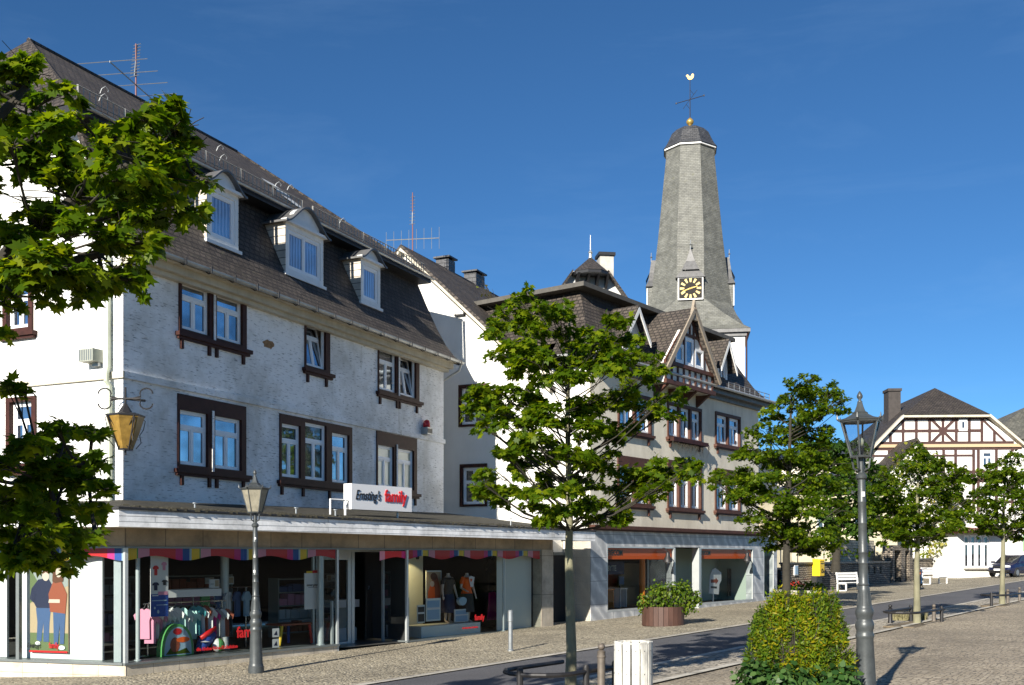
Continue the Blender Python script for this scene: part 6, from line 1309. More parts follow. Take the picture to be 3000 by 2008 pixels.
# ================================================================== BUSHES, PLANTER PLANTS, CREEPER
def bush(name, label, cat, base, blobs, Y, mats, size, outline, dens, seed, up=.3, jit=.9, stems=True, droop=-.6, group=None, k_surf=.5):
    """blobs px (cx, cy, rx, ry, material index)"""
    rng = np.random.default_rng(seed); random.seed(seed); t = thing(name, label, cat, loc=base, group=group); B = Vector(base); k = Y / FOC; by = {}
    st = MB()
    for (cx_, cy_, rx, ry, mi_) in blobs:
        n = int(dens * rx * ry * k * k); c = np.array(P3(cx_, cy_, Y + rng.uniform(-.3, .3) * rx * k) - B)
        d = rng.normal(0, 1, (n, 3)); d /= np.linalg.norm(d, axis=1)[:, None]; r_ = rng.uniform(0, 1, (n, 1)) ** k_surf
        lump = 1 + .22 * np.sin(d[:, :1] * 7 + seed) + .20 * np.sin(d[:, 2:3] * 9 + d[:, 1:2] * 6 + cx_)
        p = d * r_ * lump * np.array([rx * k, rx * k, ry * k]); u = d.copy(); u[:, 2] += up
        by.setdefault(mi_, []).append((p + c, u, d))
        if stems:
            for q in range(10): e = Vector(c) + Vector((random.uniform(-.8, .8) * rx * k, random.uniform(-.8, .8) * rx * k, random.uniform(0, 1) * ry * k)); st.path([(e.x * .2, e.y * .2, 0.05), (e.x * .6, e.y * .6, e.z * .6), tuple(e)], [.015, .01, .003], 4, cap=False)
    for mi_, L_ in by.items():
        P, U, O = (np.concatenate([l[j] for l in L_]) for j in range(3)); leaves('foliage', mats[mi_][1], t, P, U, O, size, outline, rng, droop=droop, jit=jit, label=mats[mi_][0])
    if stems: st.build('stems', X['bark_dark'], t)
    return t
BB = ground_px(1815, 1640); YB = BB[1]
random.seed(77); Bl = []
wprof = [(1345, 34), (1372, 52), (1395, 66), (1430, 78), (1465, 90), (1500, 96), (1540, 94), (1575, 84)]
def hwid(y):
    for (y0, w0), (y1, w1) in zip(wprof, wprof[1:]):
        if y <= y1: return w0 + (w1 - w0) * (y - y0) / (y1 - y0)
    return 96
for i in range(72):
    y_ = 1388 + 185 * random.random(); u_ = random.uniform(-1, 1); h_ = hwid(y_) * (1 + .16 * math.sin(y_ / 13 + (2 if u_ > 0 else 0))); x_ = 1834 + (y_ < 1420) * -8 + u_ * h_ * random.uniform(.72, .98); r_ = random.uniform(13, 32)
    Bl.append((x_, y_, r_ * .8, r_ * random.uniform(1.1, 1.7), 0 if (x_ < 1862) ^ (random.random() < .22) else 1))
for i in range(22): Bl.append((1834 + random.uniform(-40, 40), random.uniform(1410, 1560), 26, 30, i % 2 if i % 3 else 0))
for i in range(60):
    y_ = random.uniform(1385, 1540); sd = random.choice((-1, 1)); Bl.append((1830 + sd * hwid(y_) * random.uniform(.80, 1.28), y_, random.uniform(4, 12), random.uniform(10, 36), random.choice((0, 1))))
for px in (1790, 1812, 1828, 1845, 1862, 1876): Bl.append((px, random.uniform(1368, 1380), 9, random.uniform(14, 24), 0))
bush('golden_shrub', 'tall yellow-green shrub with orange tips growing out of ivy on the square', 'shrub', BB, Bl, YB, [('yellow and orange tinted sprays', X['leaf_yellow']), (None, X['leaf_green'])], .055, OVAL, 34000, 21, jit=.8, k_surf=.55)
Bi = [(1730, 1545, 50, 36, 0), (1790, 1560, 70, 40, 0), (1870, 1570, 80, 44, 0), (1925, 1565, 40, 44, 0), (1700, 1580, 40, 30, 0), (1770, 1620, 90, 50, 0), (1870, 1630, 90, 50, 0)]
bush('ivy', 'dark green ivy mound around the foot of the yellow-green shrub', 'ivy', BB, Bi, YB - .25, [(None, X['ivy'])], .085, SIMPLE, 5200, 22, jit=.5, droop=.3, k_surf=.25, stems=False)
Pb = [(1500, 1362, 32, 22, 0), (1540, 1352, 40, 24, 0), (1570, 1370, 30, 20, 0), (1490, 1385, 34, 16, 0), (1530, 1385, 46, 20, 0), (1575, 1388, 26, 14, 0), (1480, 1392, 24, 14, 0), (1595, 1378, 14, 8, 0), (1520, 1370, 40, 22, 0), (1550, 1398, 34, 12, 0)]
pt = (PT[0], PT[1], PT[2]); Pb += [(1560, 1348, 30, 18, 0), (1475, 1375, 22, 18, 0), (1510, 1348, 26, 16, 0), (1585, 1362, 22, 16, 0)]
bush('tub_plants', 'leafy green plants spilling over the round brown tub', 'plants', pt, Pb, PT[1], [(None, X['leaf_green'])], .085, SIMPLE, 2600, 23, jit=.7, droop=.2)
Gb = [(1815, 1338, 28, 10, 0), (1850, 1340, 34, 10, 0), (1875, 1342, 16, 8, 0)]
gp_ = bush('geraniums', 'red geraniums with green leaves in the white planter behind the bush', 'flowers', PT2, Gb, PT2[1], [(None, X['leaf_far'])], .11, SIMPLE, 1500, 24, jit=.6, droop=.2)
fl = MB(); random.seed(4)
for (px, py) in ((1803, 1330), (1812, 1333), (1822, 1331), (1826, 1334), (1847, 1324), (1808, 1336), (1818, 1336), (1833, 1335)):
    p = P3(px, py - 2, PT2[1] - .5) - Vector(PT2)
    for q in range(4): c_ = p + Vector((random.uniform(-.1, .1), random.uniform(-.1, .1), random.uniform(-.09, .03))); fl.lathe([(.01, -.02), (.028, 0), (.015, .02)], 6, tuple(c_))
fl.build('red_blossoms', X['geranium'], gp_)
cY = 70.9; cb_ = (IV.o[0], 71.3, 1.0)
Cb = [(2095, 1035, 34, 26, 0), (2060, 1065, 26, 30, 0), (2130, 1060, 26, 34, 0), (2140, 1110, 40, 40, 0), (2175, 1130, 30, 50, 0), (2050, 1110, 30, 40, 0), (2180, 1190, 30, 50, 0), (2130, 1180, 40, 40, 0), (2060, 1180, 40, 40, 0), (2150, 1245, 50, 30, 0), (2185, 1240, 20, 34, 0), (2030, 1230, 34, 24, 0), (2010, 1215, 24, 18, 0), (2120, 1268, 40, 12, 0)]
bush('climbing_creeper', 'yellow-green creeper covering the small gabled cottage', 'creeper', cb_, Cb, cY, [(None, X['creeper'])], .26, SIMPLE, 110, 25, jit=.5, droop=.5, stems=False)
Wb = [(1893, 1252, 26, 20, 0), (1925, 1262, 34, 16, 0), (1950, 1268, 30, 14, 0), (1900, 1275, 30, 10, 0), (1975, 1262, 24, 16, 0)]
w0 = WA.w(6.5, .6); bush('wall_shrub', 'low green and reddish shrub hanging over the top of the garden wall', 'shrub', (*w0, 1.9), Wb, 54.6, [(None, X['leaf_far'])], .20, SIMPLE, 120, 26, jit=.6, droop=.3, stems=False)
s0 = ground_px(2287, 1312); bush('round_shrub', 'small round green shrub in front of the far white house', 'shrub', s0, [(2287, 1282, 16, 16, 0)], s0[1], [(None, X['leaf_green'])], .25, SIMPLE, 160, 27, jit=.6, droop=.2, stems=False)
# sprig growing on the roof between the gable house and the corner house
r0_ = P3(1140, 700, 39); bush('roof_sapling', 'thin sapling with pale leaves sprouting above the gutter between the two rear roofs', 'sapling', tuple(r0_), [(1112, 672, 18, 10, 0), (1105, 655, 10, 16, 0)], 39, [(None, X['creeper'])], .14, SIMPLE, 90, 28, stems=True)
# ================================================================== THINGS IN THE SHOP WINDOWS
IN = 'clothes on display in the shop'
def poster(name, label, T_frame, x0, x1, z0, z1, y, bgm, shapes, cat='poster', group=None):
    """flat printed board; shapes = (material key, polygon in 0..1 units)"""
    t = thing(name, label, cat, T_frame, (x0, y, z0), group=group); w_, h_ = x1 - x0, z1 - z0
    MB().box(0, w_, 0, .02, 0, h_).build('board', X[bgm], t)
    by = {}
    for i, (mk_, poly) in enumerate(shapes):
        b_ = by.setdefault(mk_, MB()); b_.face([(u * w_, -.002 - .0015 * i, v * h_) for u, v in poly])
    for mk_, b_ in by.items(): b_.build('print', X[mk_], t)
    return t
el = lambda cx, cy, rx, ry, n=14: [(cx + rx * math.cos(2 * math.pi * i / n), cy + ry * math.sin(2 * math.pi * i / n)) for i in range(n)]
rc_ = lambda a, b, c, d: [(a, c), (b, c), (b, d), (a, d)]
tee = lambda x, y, s, k=1.4: [(x - .3 * s, y), (x + .3 * s, y), (x + .3 * s, y + .62 * s * k), (x + .5 * s, y + .55 * s * k), (x + .58 * s, y + .75 * s * k), (x + .25 * s, y + .95 * s * k), (x - .25 * s, y + .95 * s * k), (x - .58 * s, y + .75 * s * k), (x - .5 * s, y + .55 * s * k), (x - .3 * s, y + .62 * s * k)]
# side window: white display panel with poster of a laughing couple
sxa, _ = SL.at(38, 1400, .25); sxb, _ = SL.at(234, 1400, .25)
dp = thing('display_board', 'large white display board behind the side window with a couple poster on it', 'display board', SL, (sxa, .25, .27)); MB().box(0, sxb - sxa, 0, .06, 0, 2.25).build('board', X['white'], dp)
dp2 = thing('display_board', 'white display board at the far left end of the side window', 'display board', SL, (sxa - 1.5, .25, .27)); MB().box(0, 1.25, 0, .06, 0, 2.25).build('board', X['white'], dp2)
pxa, pz0 = SL.at(69, 1492, .2); pxb, pz1 = SL.at(156, 1290, .2)
couple = [('leafprint', rc_(0, 1, 0, .22)), ('tan', rc_(0, 1, .22, 1)), ('grey', [(.0, .6), (1, .75), (1, 1), (0, 1)]), ('leafprint', [(.0, .55), (.15, .6), (.2, .8), (0, .95)]),
    ('denim', [(.16, .50), (.56, .52), (.52, .34), (.50, .12), (.36, .12), (.36, .34), (.30, .12), (.18, .14), (.20, .34)]), ('navy', [(.08, .58), (.05, .72), (.22, .82), (.48, .84), (.62, .74), (.58, .5), (.18, .50)]),
    ('skin', el(.42, .86, .09, .055)), ('brownhair', [(.33, .88), (.35, .93), (.48, .935), (.52, .88), (.42, .905)]), ('navy', [(.05, .72), (.0, .6), (.1, .56), (.16, .66)]),
    ('denim', [(.62, .46), (.94, .46), (.90, .10), (.80, .10), (.79, .32), (.74, .08), (.64, .08)]), ('rust', [(.54, .46), (.50, .66), (.62, .80), (.84, .80), (.98, .66), (.94, .44)]), ('brownhair', [(.62, .98), (.60, .80), (.68, .78), (.88, .80), (.92, .96), (.78, 1.0)]),
    ('skin', el(.765, .90, .075, .055)), ('skin', [(.50, .56), (.80, .56), (.80, .60), (.52, .60)]), ('white', el(.22, .10, .07, .025)), ('white', el(.85, .06, .09, .025)), ('red', rc_(.0, 1, .0, .022))]
pst = poster('couple_poster', 'tall photo poster of a laughing couple in the side window', SL, pxa, pxb, pz0, pz1, .2, 'tan', couple)
text("Ernsting's", .135, X['blackp'], 'lettering', pst, Matrix.Translation((-.05, -.04, .10)), .002, .002, .35, sx=.62); text('family', .17, X['red'], 'lettering', pst, Matrix.Translation((.50, -.04, .10)), .002, .004, sx=.62)
# front window tall poster with clothes printed
x0, zt = S.at(345, 1268, .18); x1, zb_ = S.at(385, 1410, .18)
poster('fashion_poster', 'tall hanging poster showing printed shirts above a dark blue lower half', S, x0, x1, zb_, zt, .18, 'cloth', [('blue', rc_(0, 1, 0, .36)), ('red', tee(.28, .66, .30, .55)), ('pink', tee(.75, .74, .28, .5)), ('navy', tee(.27, .42, .34, .4)), ('blackp', tee(.78, .50, .30, .3)), ('pink', rc_(.4, .95, .345, .40)), ('ltblue', rc_(.05, .9, .25, .265)), ('ltblue', rc_(.3, .95, .18, .19)), ('ltblue', el(.4, .08, .06, .03)), ('ltblue', el(.2, .14, .05, .02)), ('cloth', rc_(.05, .4, .33, .345))])
x0, zt = S.at(697, 1312, .25); x1, zb_ = S.at(736, 1393, .25)
ps = poster('white_notice', 'white hanging shop notice with a small black heading and red top near the entrance', S, x0, x1, zb_, zt, .25, 'cloth', [('red', rc_(.45, 1, 1.0, 1.08)), ('yellow', rc_(.1, .45, 1.0, 1.06)), ('blackp', rc_(.2, .85, .60, .61))], 'notice')
text('immer günstig', .085, X['blackp'], 'lettering', ps, Matrix.Translation((.06, -.01, .64 * (zt - zb_))), .002, .001, .2, sx=.8)
def placard(label, px0, px1, py0, py1, y):
    a, zt_ = S.at(px0, py0, y); b_, zb2 = S.at(px1, py1, y); t = poster('price_placard', label, S, a, b_, zb2, zt_, y, 'cloth', [('tan', rc_(.55, .95, .15, .9)), ('grey', rc_(.1, .45, .4, .5))], 'placard', 'price placards above the racks')
    MB().tube(((b_ - a) / 2, .01, 0), ((b_ - a) / 2, .01, -.35), .01).build('stem', X['galv'], t)
placard('small white price placard above the rack of baby clothes', 479, 502, 1326, 1345, 1.2); placard('small white price placard on the rail further back in the shop', 510, 535, 1320, 1337, 2.0); placard('dim small placard deep inside the shop', 470, 490, 1322, 1336, 4.0)
# garments
def garment(name, label, frame, x, y, z, w_, h_, mkey, rz, group=IN, sleeves=True, cat='garment'):
    t = thing(name, label, cat, frame, (x, y, z), rz, group=group)
    o = [(-.32, 0), (.32, 0), (.30, .6), (.36, .72), (.52, .62), (.60, .78), (.30, .97), (.12, 1.0), (0, .95), (-.12, 1.0), (-.30, .97), (-.60, .78), (-.52, .62), (-.36, .72), (-.30, .6)] if sleeves else [(-.42, 0), (.42, 0), (.3, .6), (.28, .97), (.12, 1.0), (-.12, 1.0), (-.28, .97), (-.3, .6)]
    MB().prism([(a * w_, b_ * h_) for a, b_ in o], -.025, .025).build('cloth', X[mkey], t); MB().path([(-.02, 0, h_ + .08), (.03, 0, h_ + .1), (.0, 0, h_ + .02), (-.2 * w_, 0, h_ * .97)], .006, 4).build('hanger', X['galv'], t)
    return t
rk = thing('clothes_rack', 'chrome clothes rack full of small baby garments behind the front window', 'clothes rack', S, (1.0, .75, .27))
MB().tube((0, 0, 0), (0, 0, 1.12), .018).tube((1.9, 0, 0), (1.9, 0, 1.12), .018).tube((-.1, 0, 1.12), (2.0, 0, 1.12), .015).box(-.2, .2, -.02, .02, 0, .03).box(1.7, 2.1, -.02, .02, 0, .03).build('frame', X['chrome'], rk)
MB().box(.25, 1.7, -.25, .25, 1.24, 1.40).build('shelf_basket', X['cloth'], rk)
cols = ['pink', 'pink', 'cloth', 'pink', 'cloth', 'cloth', 'cloth', 'cloth', 'mint', 'cloth', 'mint', 'mint', 'teal', 'cloth', 'rust', 'cloth', 'magenta', 'grey', 'cloth', 'rust']
desc = dict(pink='pink baby dress', cloth='white baby shirt', mint='mint baby shirt', teal='teal baby shirt', rust='dark red patterned baby dress', magenta='magenta baby dress', grey='grey checked baby dress')
cnt = {}
random.seed(6)
for i, c_ in enumerate(cols):
    cnt[c_] = cnt.get(c_, 0) + 1
    garment('baby_garment', ('first', 'second', 'third', 'fourth', 'fifth', 'sixth', 'seventh', 'eighth', 'ninth')[cnt[c_] - 1] + ' ' + desc[c_] + ' from the left on the crowded front rack', S, .92 + i * .105, .72 + random.uniform(-.05, .05), .55 + random.uniform(0, .12), .36, .64, c_, R(-48 + random.uniform(-12, 12)), group='baby clothes on the front rack')
rk2 = thing('clothes_rail', 'chrome rail with green and blue clothes standing further back in the shop', 'clothes rack', S, (2.75, 1.6, .2))
MB().tube((0, 0, 0), (0, 0, 1.45), .018).tube((1.5, 0, 0), (1.5, 0, 1.45), .018).tube((-.3, 0, 1.45), (1.7, 0, 1.45), .015).build('frame', X['chrome'], rk2)
garment('green_dress', 'long green dress hanging at the end of the back rail', S, 3.0, 1.5, .75, .46, .82, 'green', R(8), sleeves=False)
for i, (c_, l_) in enumerate((('denim', 'dark denim top hanging next to the green dress'), ('cloth', 'white blouse hanging in the middle of the back rail'), ('denim', 'blue denim shirt hanging in the middle of the back rail'), ('ltblue', 'light blue shirt at the right end of the back rail'))):
    garment('hanging_top', l_, S, 3.42 + i * .27, 1.55, .95, .36, .6, c_, R(25))
# round play tent standing on the sill, ball, kids table
def on_s(px, py, y): return S.at(px, py, y)
a, z_ = on_s(364, 1500, .5); b_, _ = on_s(437, 1500, .5)
tn = thing('play_tent', 'round colourful children\'s play tent with green rim on the shop window floor', 'play tent', S, ((a + b_) / 2, .5, .27)); w_ = (b_ - a) / 2
dome = [(w_ * math.cos(R(t)), .68 * math.sin(R(t)) ** .8) for t in range(0, 181, 12)]
MB().prism(dome, -.10, .10).build('tent_shell', X['green'], tn)
MB().face([(x * .86, -.102, z * .88 + .02) for x, z in dome]).build('sky_panel', X['ltblue'], tn)
MB().face([(x * .86, -.104, z) for x, z in ((-w_ * .9, .04), (w_ * .9, .04), (w_ * .6, .16), (0, .10), (-w_ * .5, .2))]).build('meadow_panel', X['leaf_green'], tn)
MB().face([(x, -.106, z) for x, z in el(-.08, .24, .12, .16)]).build('tent_door', X['rust'], tn); MB().face([(x, -.108, z) for x, z in el(.12, .34, .17, .06)]).build('wing_print', X['orange'], tn); MB().face([(x, -.107, z) for x, z in el(-.02, .52, .11, .07)]).build('top_print', X['red'], tn)
a, _ = on_s(502, 1480, .35)
bk = thing('toy_ball', 'red, green and orange beach ball on the shop window floor', 'ball', S, (a, .4, .43))
for i in range(6):
    m = MB(); n_ = 8
    for j in range(n_):
        f0, f1 = math.pi * j / n_, math.pi * (j + 1) / n_
        for s_ in range(3):
            t0, t1 = math.pi / 3 * (i + s_ / 3), math.pi / 3 * (i + (s_ + 1) / 3); P_ = lambda f, t: (.15 * math.sin(f) * math.cos(t), .15 * math.sin(f) * math.sin(t), .15 * math.cos(f)); m.face([P_(f0, t0), P_(f1, t0), P_(f1, t1), P_(f0, t1)])
    m.build('ball_panel', X[('red', 'green', 'orange', 'cloth', 'green', 'yellow')[i]], bk, smooth=True)
a, _ = on_s(470, 1470, .5); cu = thing('blue_cushion', 'blue and red toy cushion leaning beside the play tent', 'cushion', S, (a, .5, .27)); MB().path([(-.16, 0, .08), (0, 0, .30), (.2, 0, .42)], [.10, .16, .10], 12).build('cover', X['blue'], cu, smooth=True); MB().path([(-.2, -.1, .34), (0, -.1, .44), (.2, -.1, .55)], [.05, .06, .04], 8).build('red_roll', X['red'], cu, smooth=True); MB().lathe([(.01, -.02), (.1, 0), (.01, .02)], 12, (-.12, -.16, .26)).build('white_disc', X['white'], cu)
a, _ = on_s(632, 1460, .8); b_, _ = on_s(702, 1460, .8); kt = thing('kids_table', 'small children\'s table with yellow, green, blue and red legs in the shop window', 'table', S, (a, .6, .27)); w_ = b_ - a
MB().box(0, w_, 0, .6, .46, .50).build('tabletop', X['rust'], kt)
for i, (x_, y_, c_) in enumerate(((.05, .05, 'yellow'), (.40 * w_, .5, 'green'), (.66 * w_, .5, 'blue'), (w_ - .05, .05, 'red'))): MB().tube((x_ + (-.08 if i == 0 else .08 if i == 3 else 0), y_, 0), (x_, y_, .46), .035).build('leg', X[c_], kt)
x0, zt = S.at(612, 1440, .03); tz = thing('sticker_board', 'small black and white printed sheets on the glass behind the left lantern post', 'notice', S, (x0 - .36, .03, .3))
for i in range(2):
    for j in range(2): q_ = MB().face([(i * .5, 0, j * .24), (i * .5 + .2, 0, j * .24), (i * .5 + .2, 0, j * .24 + .2), (i * .5, 0, j * .24 + .2)]).build('sheet', X['cloth'], tz); MB().face([(i * .5 + .04, -.002, j * .24 + .05), (i * .5 + .15, -.002, j * .24 + .04), (i * .5 + .12, -.002, j * .24 + .15)]).build('print', X['navy'], q_)
# shelves deep in the shop
def shelf(label, x, y, w_, h_, seed):
    t = thing('store_shelf', label, 'shelf', S, (x, y, .2), group='shelves inside the shop'); random.seed(seed)
    f = MB().box(0, .04, 0, .4, 0, h_).box(w_ - .04, w_, 0, .4, 0, h_)
    for k in range(5): f.box(.04, w_ - .04, 0, .4, .1 + k * (h_ - .15) / 4, .13 + k * (h_ - .15) / 4)
    f.build('frame', X['grey'], t)
    for k in range(4):
        b_ = MB(); zz_ = .135 + k * (h_ - .15) / 4; x_ = .08
        while x_ < w_ - .3: ww = random.uniform(.12, .3); hh = random.uniform(.12, .32); b_.box(x_, x_ + ww, .04, .34, zz_, zz_ + hh); x_ += ww + .03
        b_.build('folded_goods', X[random.choice(['cloth', 'pink', 'denim', 'tan', 'rust', 'grey'])], t)
shelf('dim shelf of folded goods at the left inside the shop', .8, 4.2, 2.2, 1.7, 1); shelf('dim shelf of folded goods in the middle of the shop', 4.0, 4.6, 2.2, 1.7, 2); shelf('dim shelf of goods behind the entrance door', 6.6, 3.2, 1.6, 1.6, 3)
ct = thing('white_sales_counter', 'small white counter just inside the open entrance', 'counter', S, (7.25, 1.6, .08)); MB().box(0, .7, 0, .5, .0, .4).build('base', X['cloth'], ct); MB().box(-.05, .75, -.05, .55, .95, 1.15).build('top', X['cloth'], ct); MB().box(.1, .6, .1, .4, .4, .95).build('body', X['grey'], ct)
x0, zt = S.at(866, 1323, 1.5); poster('entrance_poster', 'small poster with a blue lower strip inside the shop entrance', S, x0, x0 + .35, zt - .62, zt, 1.5, 'cloth', [('blue', rc_(0, 1, 0, .28)), ('tan', el(.5, .65, .25, .2))])
garment('patterned_dress', 'dark patterned long dress hanging inside the entrance', S, 8.0, 1.2, .2, .5, 1.3, 'dress', R(20), sleeves=False)
# ---- right display: plinth, mannequins, posters
a, _ = S.at(975, 1430, .35); b_, zt = S.at(1096, 1418, .35)
pn = thing('display_plinth', 'low white plinth under the mannequins in the right window', 'plinth', S, (a - .25, .3, .181)); MB().box(0, b_ - a + .25, 0, .75, 0, .30).build('block', X['panel'], pn)
def mannequin(label, px, y, top, bottom, bag=False, sleeve='skin'):
    x_, _ = S.at(px, 1350, y); t = thing('mannequin', label, 'mannequin', S, (x_, y, .482), group='headless mannequins in the right window'); H_ = 1.42
    b_ = MB(); b_.path([(0, 0, .70), (0, 0, .82), (0, 0, .95), (0, 0, 1.12), (0, 0, 1.24), (0, 0, 1.30), (0, 0, 1.36), (0, 0, 1.42)], [.15, .16, .12, .155, .17, .11, .05, .045], 14)
    for s_ in (-1, 1):
        b_.path([(s_ * .08, 0, .78), (s_ * .09, -.01, .45), (s_ * .09, .0, .38), (s_ * .09, .02, .08), (s_ * .09, -.04, .03), (s_ * .09, -.12, .01)], [.085, .06, .055, .035, .035, .02], 10)
        e = (s_ * .27, -.02, .98) if not (bag and s_ < 0) else (s_ * .30, -.03, 1.0); h_ = (s_ * .30, -.08, .76) if not (bag and s_ < 0) else (s_ * .30, -.22, .92)
        b_.path([(s_ * .15, 0, 1.27), (s_ * .21, 0, 1.2), e, h_], [.06, .048, .036, .026], 10); hd_ = Vector(h_) - Vector(e); hd_.normalize()
        for f in range(4): o_ = Vector(((f - 1.5) * .014, 0, 0)); b_.path([Vector(h_) + o_, Vector(h_) + o_ + hd_ * .05, Vector(h_) + o_ + hd_ * (.10 - .008 * abs(f - 1))], [.011, .010, .006], 5)
        b_.path([Vector(h_), Vector(h_) + hd_ * .03 + Vector((s_ * -.03, -.01, 0)), Vector(h_) + hd_ * .06 + Vector((s_ * -.035, -.015, 0))], [.013, .011, .007], 5)
    b_.build('body', X['skin'], t, smooth='auto')
    c_ = MB().path([(0, 0, .80), (0, 0, .95), (0, 0, 1.12), (0, 0, 1.24), (0, 0, 1.30)], [.175, .135, .172, .185, .12], 16, cap=False)
    for s_ in (-1, 1): c_.path([(s_ * .14, 0, 1.27), (s_ * .22, 0, 1.18), (s_ * .24, -.01, 1.10)], [.075, .062, .06], 10, cap=False)
    c_.build('top', X[top], t, smooth='auto')
    MB().path([(0, 0, .83), (0, 0, .72), (0, 0, .30)], [.17, .19, .23], 16, cap=False).build('skirt', X[bottom], t, smooth='auto')
    if bag:
        MB().face([(-.13, -.185, 1.30), (-.06, -.19, 1.02), (.06, -.19, 1.02), (.13, -.185, 1.30), (0, -.15, 1.34)]).build('white_collar', X['cloth'], t)
    return t
mannequin('headless mannequin in coral top with white collar and dark skirt', 1068, .62, 'orange', 'dress', True); mannequin('headless mannequin in dark brown top and navy skirt', 1025, .75, 'dress', 'navy')
x_, _ = S.at(1055, 1350, .4); hb_ = thing('handbag', 'pale round handbag hanging from the hand of the coral-topped mannequin', 'handbag', S, (x_, .38, 1.0)); MB().prism([(.17 * math.cos(R(t)), .14 + .15 * math.sin(R(t)) * (1 if math.sin(R(t)) < 0 else .6)) for t in range(0, 360, 18)], -.05, .05).build('bag_body', X['ltblue'], hb_); MB().path([(-.12, 0, .2), (-.02, 0, .42), (.02, 0, .42), (.12, 0, .2)], .008, 5).build('strap', X['iron'], hb_)
x0, zt = S.at(975, 1306, .95); x1, zb_ = S.at(1010, 1400, .95)
poster('portrait_poster', 'tall poster of a red-haired figure in orange behind the mannequins', S, x0, x1, zb_, zt, .95, 'panel', [('tan', rc_(.04, .96, .03, .97)), ('rust', [(.5, .03), (.95, .03), (.9, .6), (.7, .9), (.45, .95), (.35, .7)]), ('orange', [(.1, .03), (.6, .03), (.55, .6), (.3, .7), (.12, .5)]), ('skin', el(.38, .68, .14, .07)), ('brownhair', el(.48, .86, .22, .09))])
def leaner(label, px0, px1, py0, py1, y, mk2):
    a, zt_ = S.at(px0, py0, y); b_, zb2 = S.at(px1, py1, y); poster('sea_picture', label, S, a, b_, max(.49, zb2), max(zt_, zb2 + .2), y, 'panel', [(mk2, rc_(.07, .93, .07, .9)), ('cloth', rc_(.07, .93, .5, .6))], 'picture', 'blue pictures leaning on the plinth')
leaner('large blue sea picture leaning on the left of the plinth', 975, 1008, 1370, 1420, .45, 'sky_print'); leaner('small framed picture between the mannequins\' feet', 1040, 1072, 1395, 1422, .5, 'sky_print')
leaner('narrow dark picture at the left end of the plinth', 955, 972, 1385, 1425, .4, 'blackp')
x0, zt = S.at(1100, 1290, 1.0); x1, zb_ = S.at(1150, 1440, 1.0)
garment('black_top', 'black short-sleeved top hanging at the right of the mannequins', S, (x0 + x1) / 2, 1.0, 1.35, .62, .95, 'dress', 0)
garment('magenta_dress', 'magenta and white dress hanging low right of the mannequins', S, (x0 + x1) / 2, .98, .45, .55, .85, 'magenta', 0, sleeves=False)
MB().face([(8.3, 1.6, .18), (10.6, 1.6, .18), (10.6, 1.6, 2.5), (8.3, 1.6, 2.5)]).build('display_backing', X['panel'], shop)
MB().face([(8.27, .12, .18), (8.27, 1.62, .18), (8.27, 1.62, 2.55), (8.27, .12, 2.55)]).build('display_side', X['wall_in'], shop)
MB().face([(12.46, .35, .18), (14.2, .35, .18), (14.2, .35, 2.55), (12.46, .35, 2.55)]).build('display_backing', X['panel'], shop)
sp_ = thing('spot_lamp', 'small warm spotlight shining on the mannequins', 'spotlight', S, (9.6, .9, 2.3)); MB().lathe([(.04, 0), (.06, .06), (.03, .14)], 12).build('lamp_body', X['iron'], sp_)
ll = bpy.data.lights.new('spot_glow', 'SPOT'); ll.energy = 26; ll.color = (1, .75, .35); ll.spot_size = R(95); ll.shadow_soft_size = .05; lo = bpy.data.objects.new('spot_glow', ll); COL.objects.link(lo); lo.parent = sp_; lo.location = (0, 0, -.03); lo.rotation_euler = (R(38), 0, R(-20))
# ---- computer shop (corner house)
def cpost(*a, **k): return poster(a[0], a[1], F2, *a[2:], **k)
q = poster('brand_banner', 'dark blue banner with large grey lettering inside the left computer shop window', F2, 1.1, 3.0, 1.75, 2.2, .5, 'navy', [])
text('GIGABYTE', .26, X['grey'], 'lettering', q, Matrix.Translation((.12, -.012, .13)), .004, .006)
poster('dragon_poster', 'black poster with pale ghostly figure in the right computer shop window', F2, *(lambda a, b: (a[0], b[0], b[1], a[1]))(F2.at(1665, 1302, 1.0), F2.at(1700, 1362, 1.0)), 1.0, 'blackp', [('grey', el(.5, .75, .12, .08)), ('denim', [(.2, .2), (.35, .6), (.5, .4), (.65, .6), (.8, .2), (.5, .1)])])
a1, b1 = F2.at(1622, 1300, .35), F2.at(1652, 1375, .35)
sb = thing('cutout_sign', 'white rounded cut-out sign with a red arrow in the computer shop window', 'sign', F2, (a1[0], .35, b1[1])); w_, h_ = b1[0] - a1[0], a1[1] - b1[1]
MB().prism([(.0, .25 * h_), (.75 * w_, .2 * h_), (.8 * w_, .5 * h_), (.95 * w_, .62 * h_), (.95 * w_, .85 * h_), (.75 * w_, .92 * h_), (.5 * w_, h_), (.25 * w_, .95 * h_), (.08 * w_, .75 * h_)], 0, .03).box(.3 * w_, .36 * w_, .0, .03, 0, .22 * h_).build('board', X['cloth'], sb)
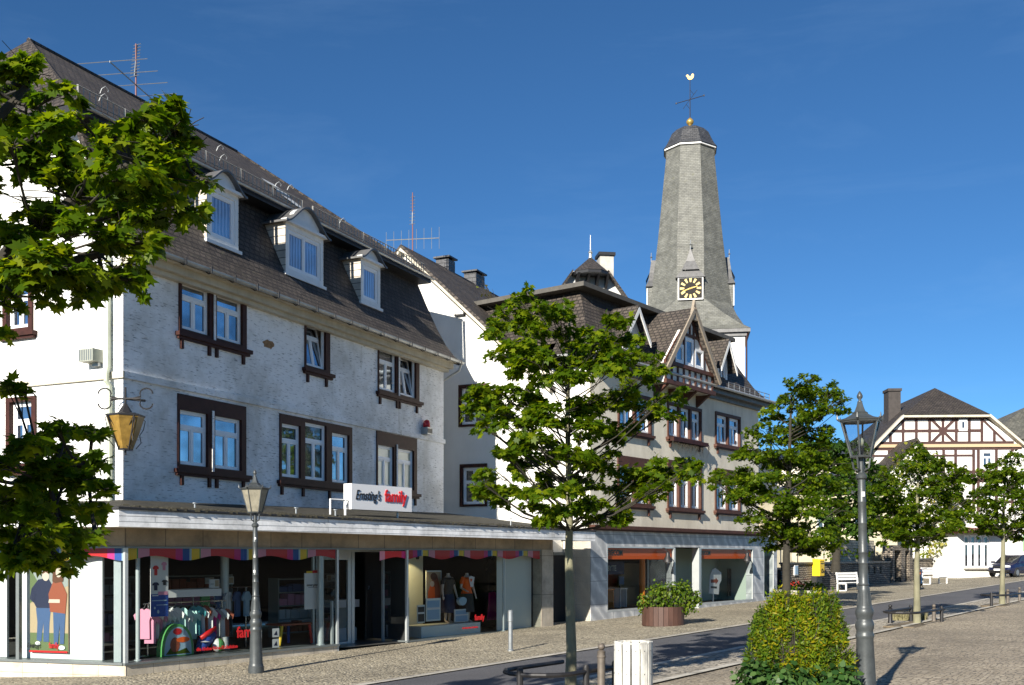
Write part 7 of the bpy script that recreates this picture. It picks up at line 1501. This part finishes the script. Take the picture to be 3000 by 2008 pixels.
MB().face([(x * w_, -.003, z * h_) for x, z in ((.15, .56), (.5, .56), (.5, .5), (.72, .61), (.5, .72), (.5, .66), (.15, .66))]).build('red_arrow', X['rust'], sb); MB().face([(x * w_, -.003, z * h_) for x, z in ((.15, .40), (.6, .38), (.6, .44), (.15, .46))]).build('black_text', X['blackp'], sb)
def bell(label, px, py):
    x_, z_ = F2.at(px, py, -.25); t = thing('shop_lamp', label, 'lamp', F2, (x_, -.25, z_), group='black bell lamps at the marble shop'); MB().lathe([(.17, 0), (.165, .03), (.13, .14), (.08, .22), (.07, .34), (.02, .38)], 16).build('shade', X['iron'], t, smooth='auto')
    MB().path([(0, 0, .36), (0, .12, .5), (0, .22, .5)], .02, 6).build('arm', X['iron'], t); MB().lathe([(.06, -.05), (.1, -.01), (.06, .02)], 12).build('lamp_bulb', X['cloth'], t, smooth=True)
bell('black bell-shaped lamp over the left computer shop window', 1528, 1286); bell('black bell-shaped lamp over the right computer shop window', 1710, 1284)
for i, (x_, w2, c_) in enumerate(((1.2, 1.1, 'rust'), (2.6, .9, 'orange2'), (3.9, .5, 'cloth'))):
    t = thing('computer_desk', ('dark red desk with monitor at the left of the computer shop', 'orange shelf unit in the middle of the computer shop', 'pale stand beside the orange column in the computer shop')[i], 'desk', F2, (x_, 1.2, .51)); MB().box(0, w2, 0, .6, .66, .7).box(.02, .06, .02, .58, 0, .66).box(w2 - .06, w2 - .02, .02, .58, 0, .66).build('desk_frame', X[c_], t)
    MB().box(.2, .6, .2, .24, .8, 1.15).box(.36, .44, .24, .3, .70, .9).build('monitor', X['blackp'], t); MB().box(.24, .56, .195, .2, .84, 1.11).build('screen', X['denim'], t)
t = thing('orange_partition', 'orange and red partition behind the computer desks', 'partition', F2, (.6, 2.6, .5)); MB().box(0, 2.8, 0, .1, 0, 1.2).box(3.4, 6.5, .0, .1, 0, 1.5).build('panel', X['rust'], t)
t = thing('yellow_partition', 'yellow board behind the entrance of the computer shop', 'partition', F2, (5.6, 2.2, .5)); MB().box(0, 2.4, 0, .1, 0, 1.6).build('panel', X['tan'], t)
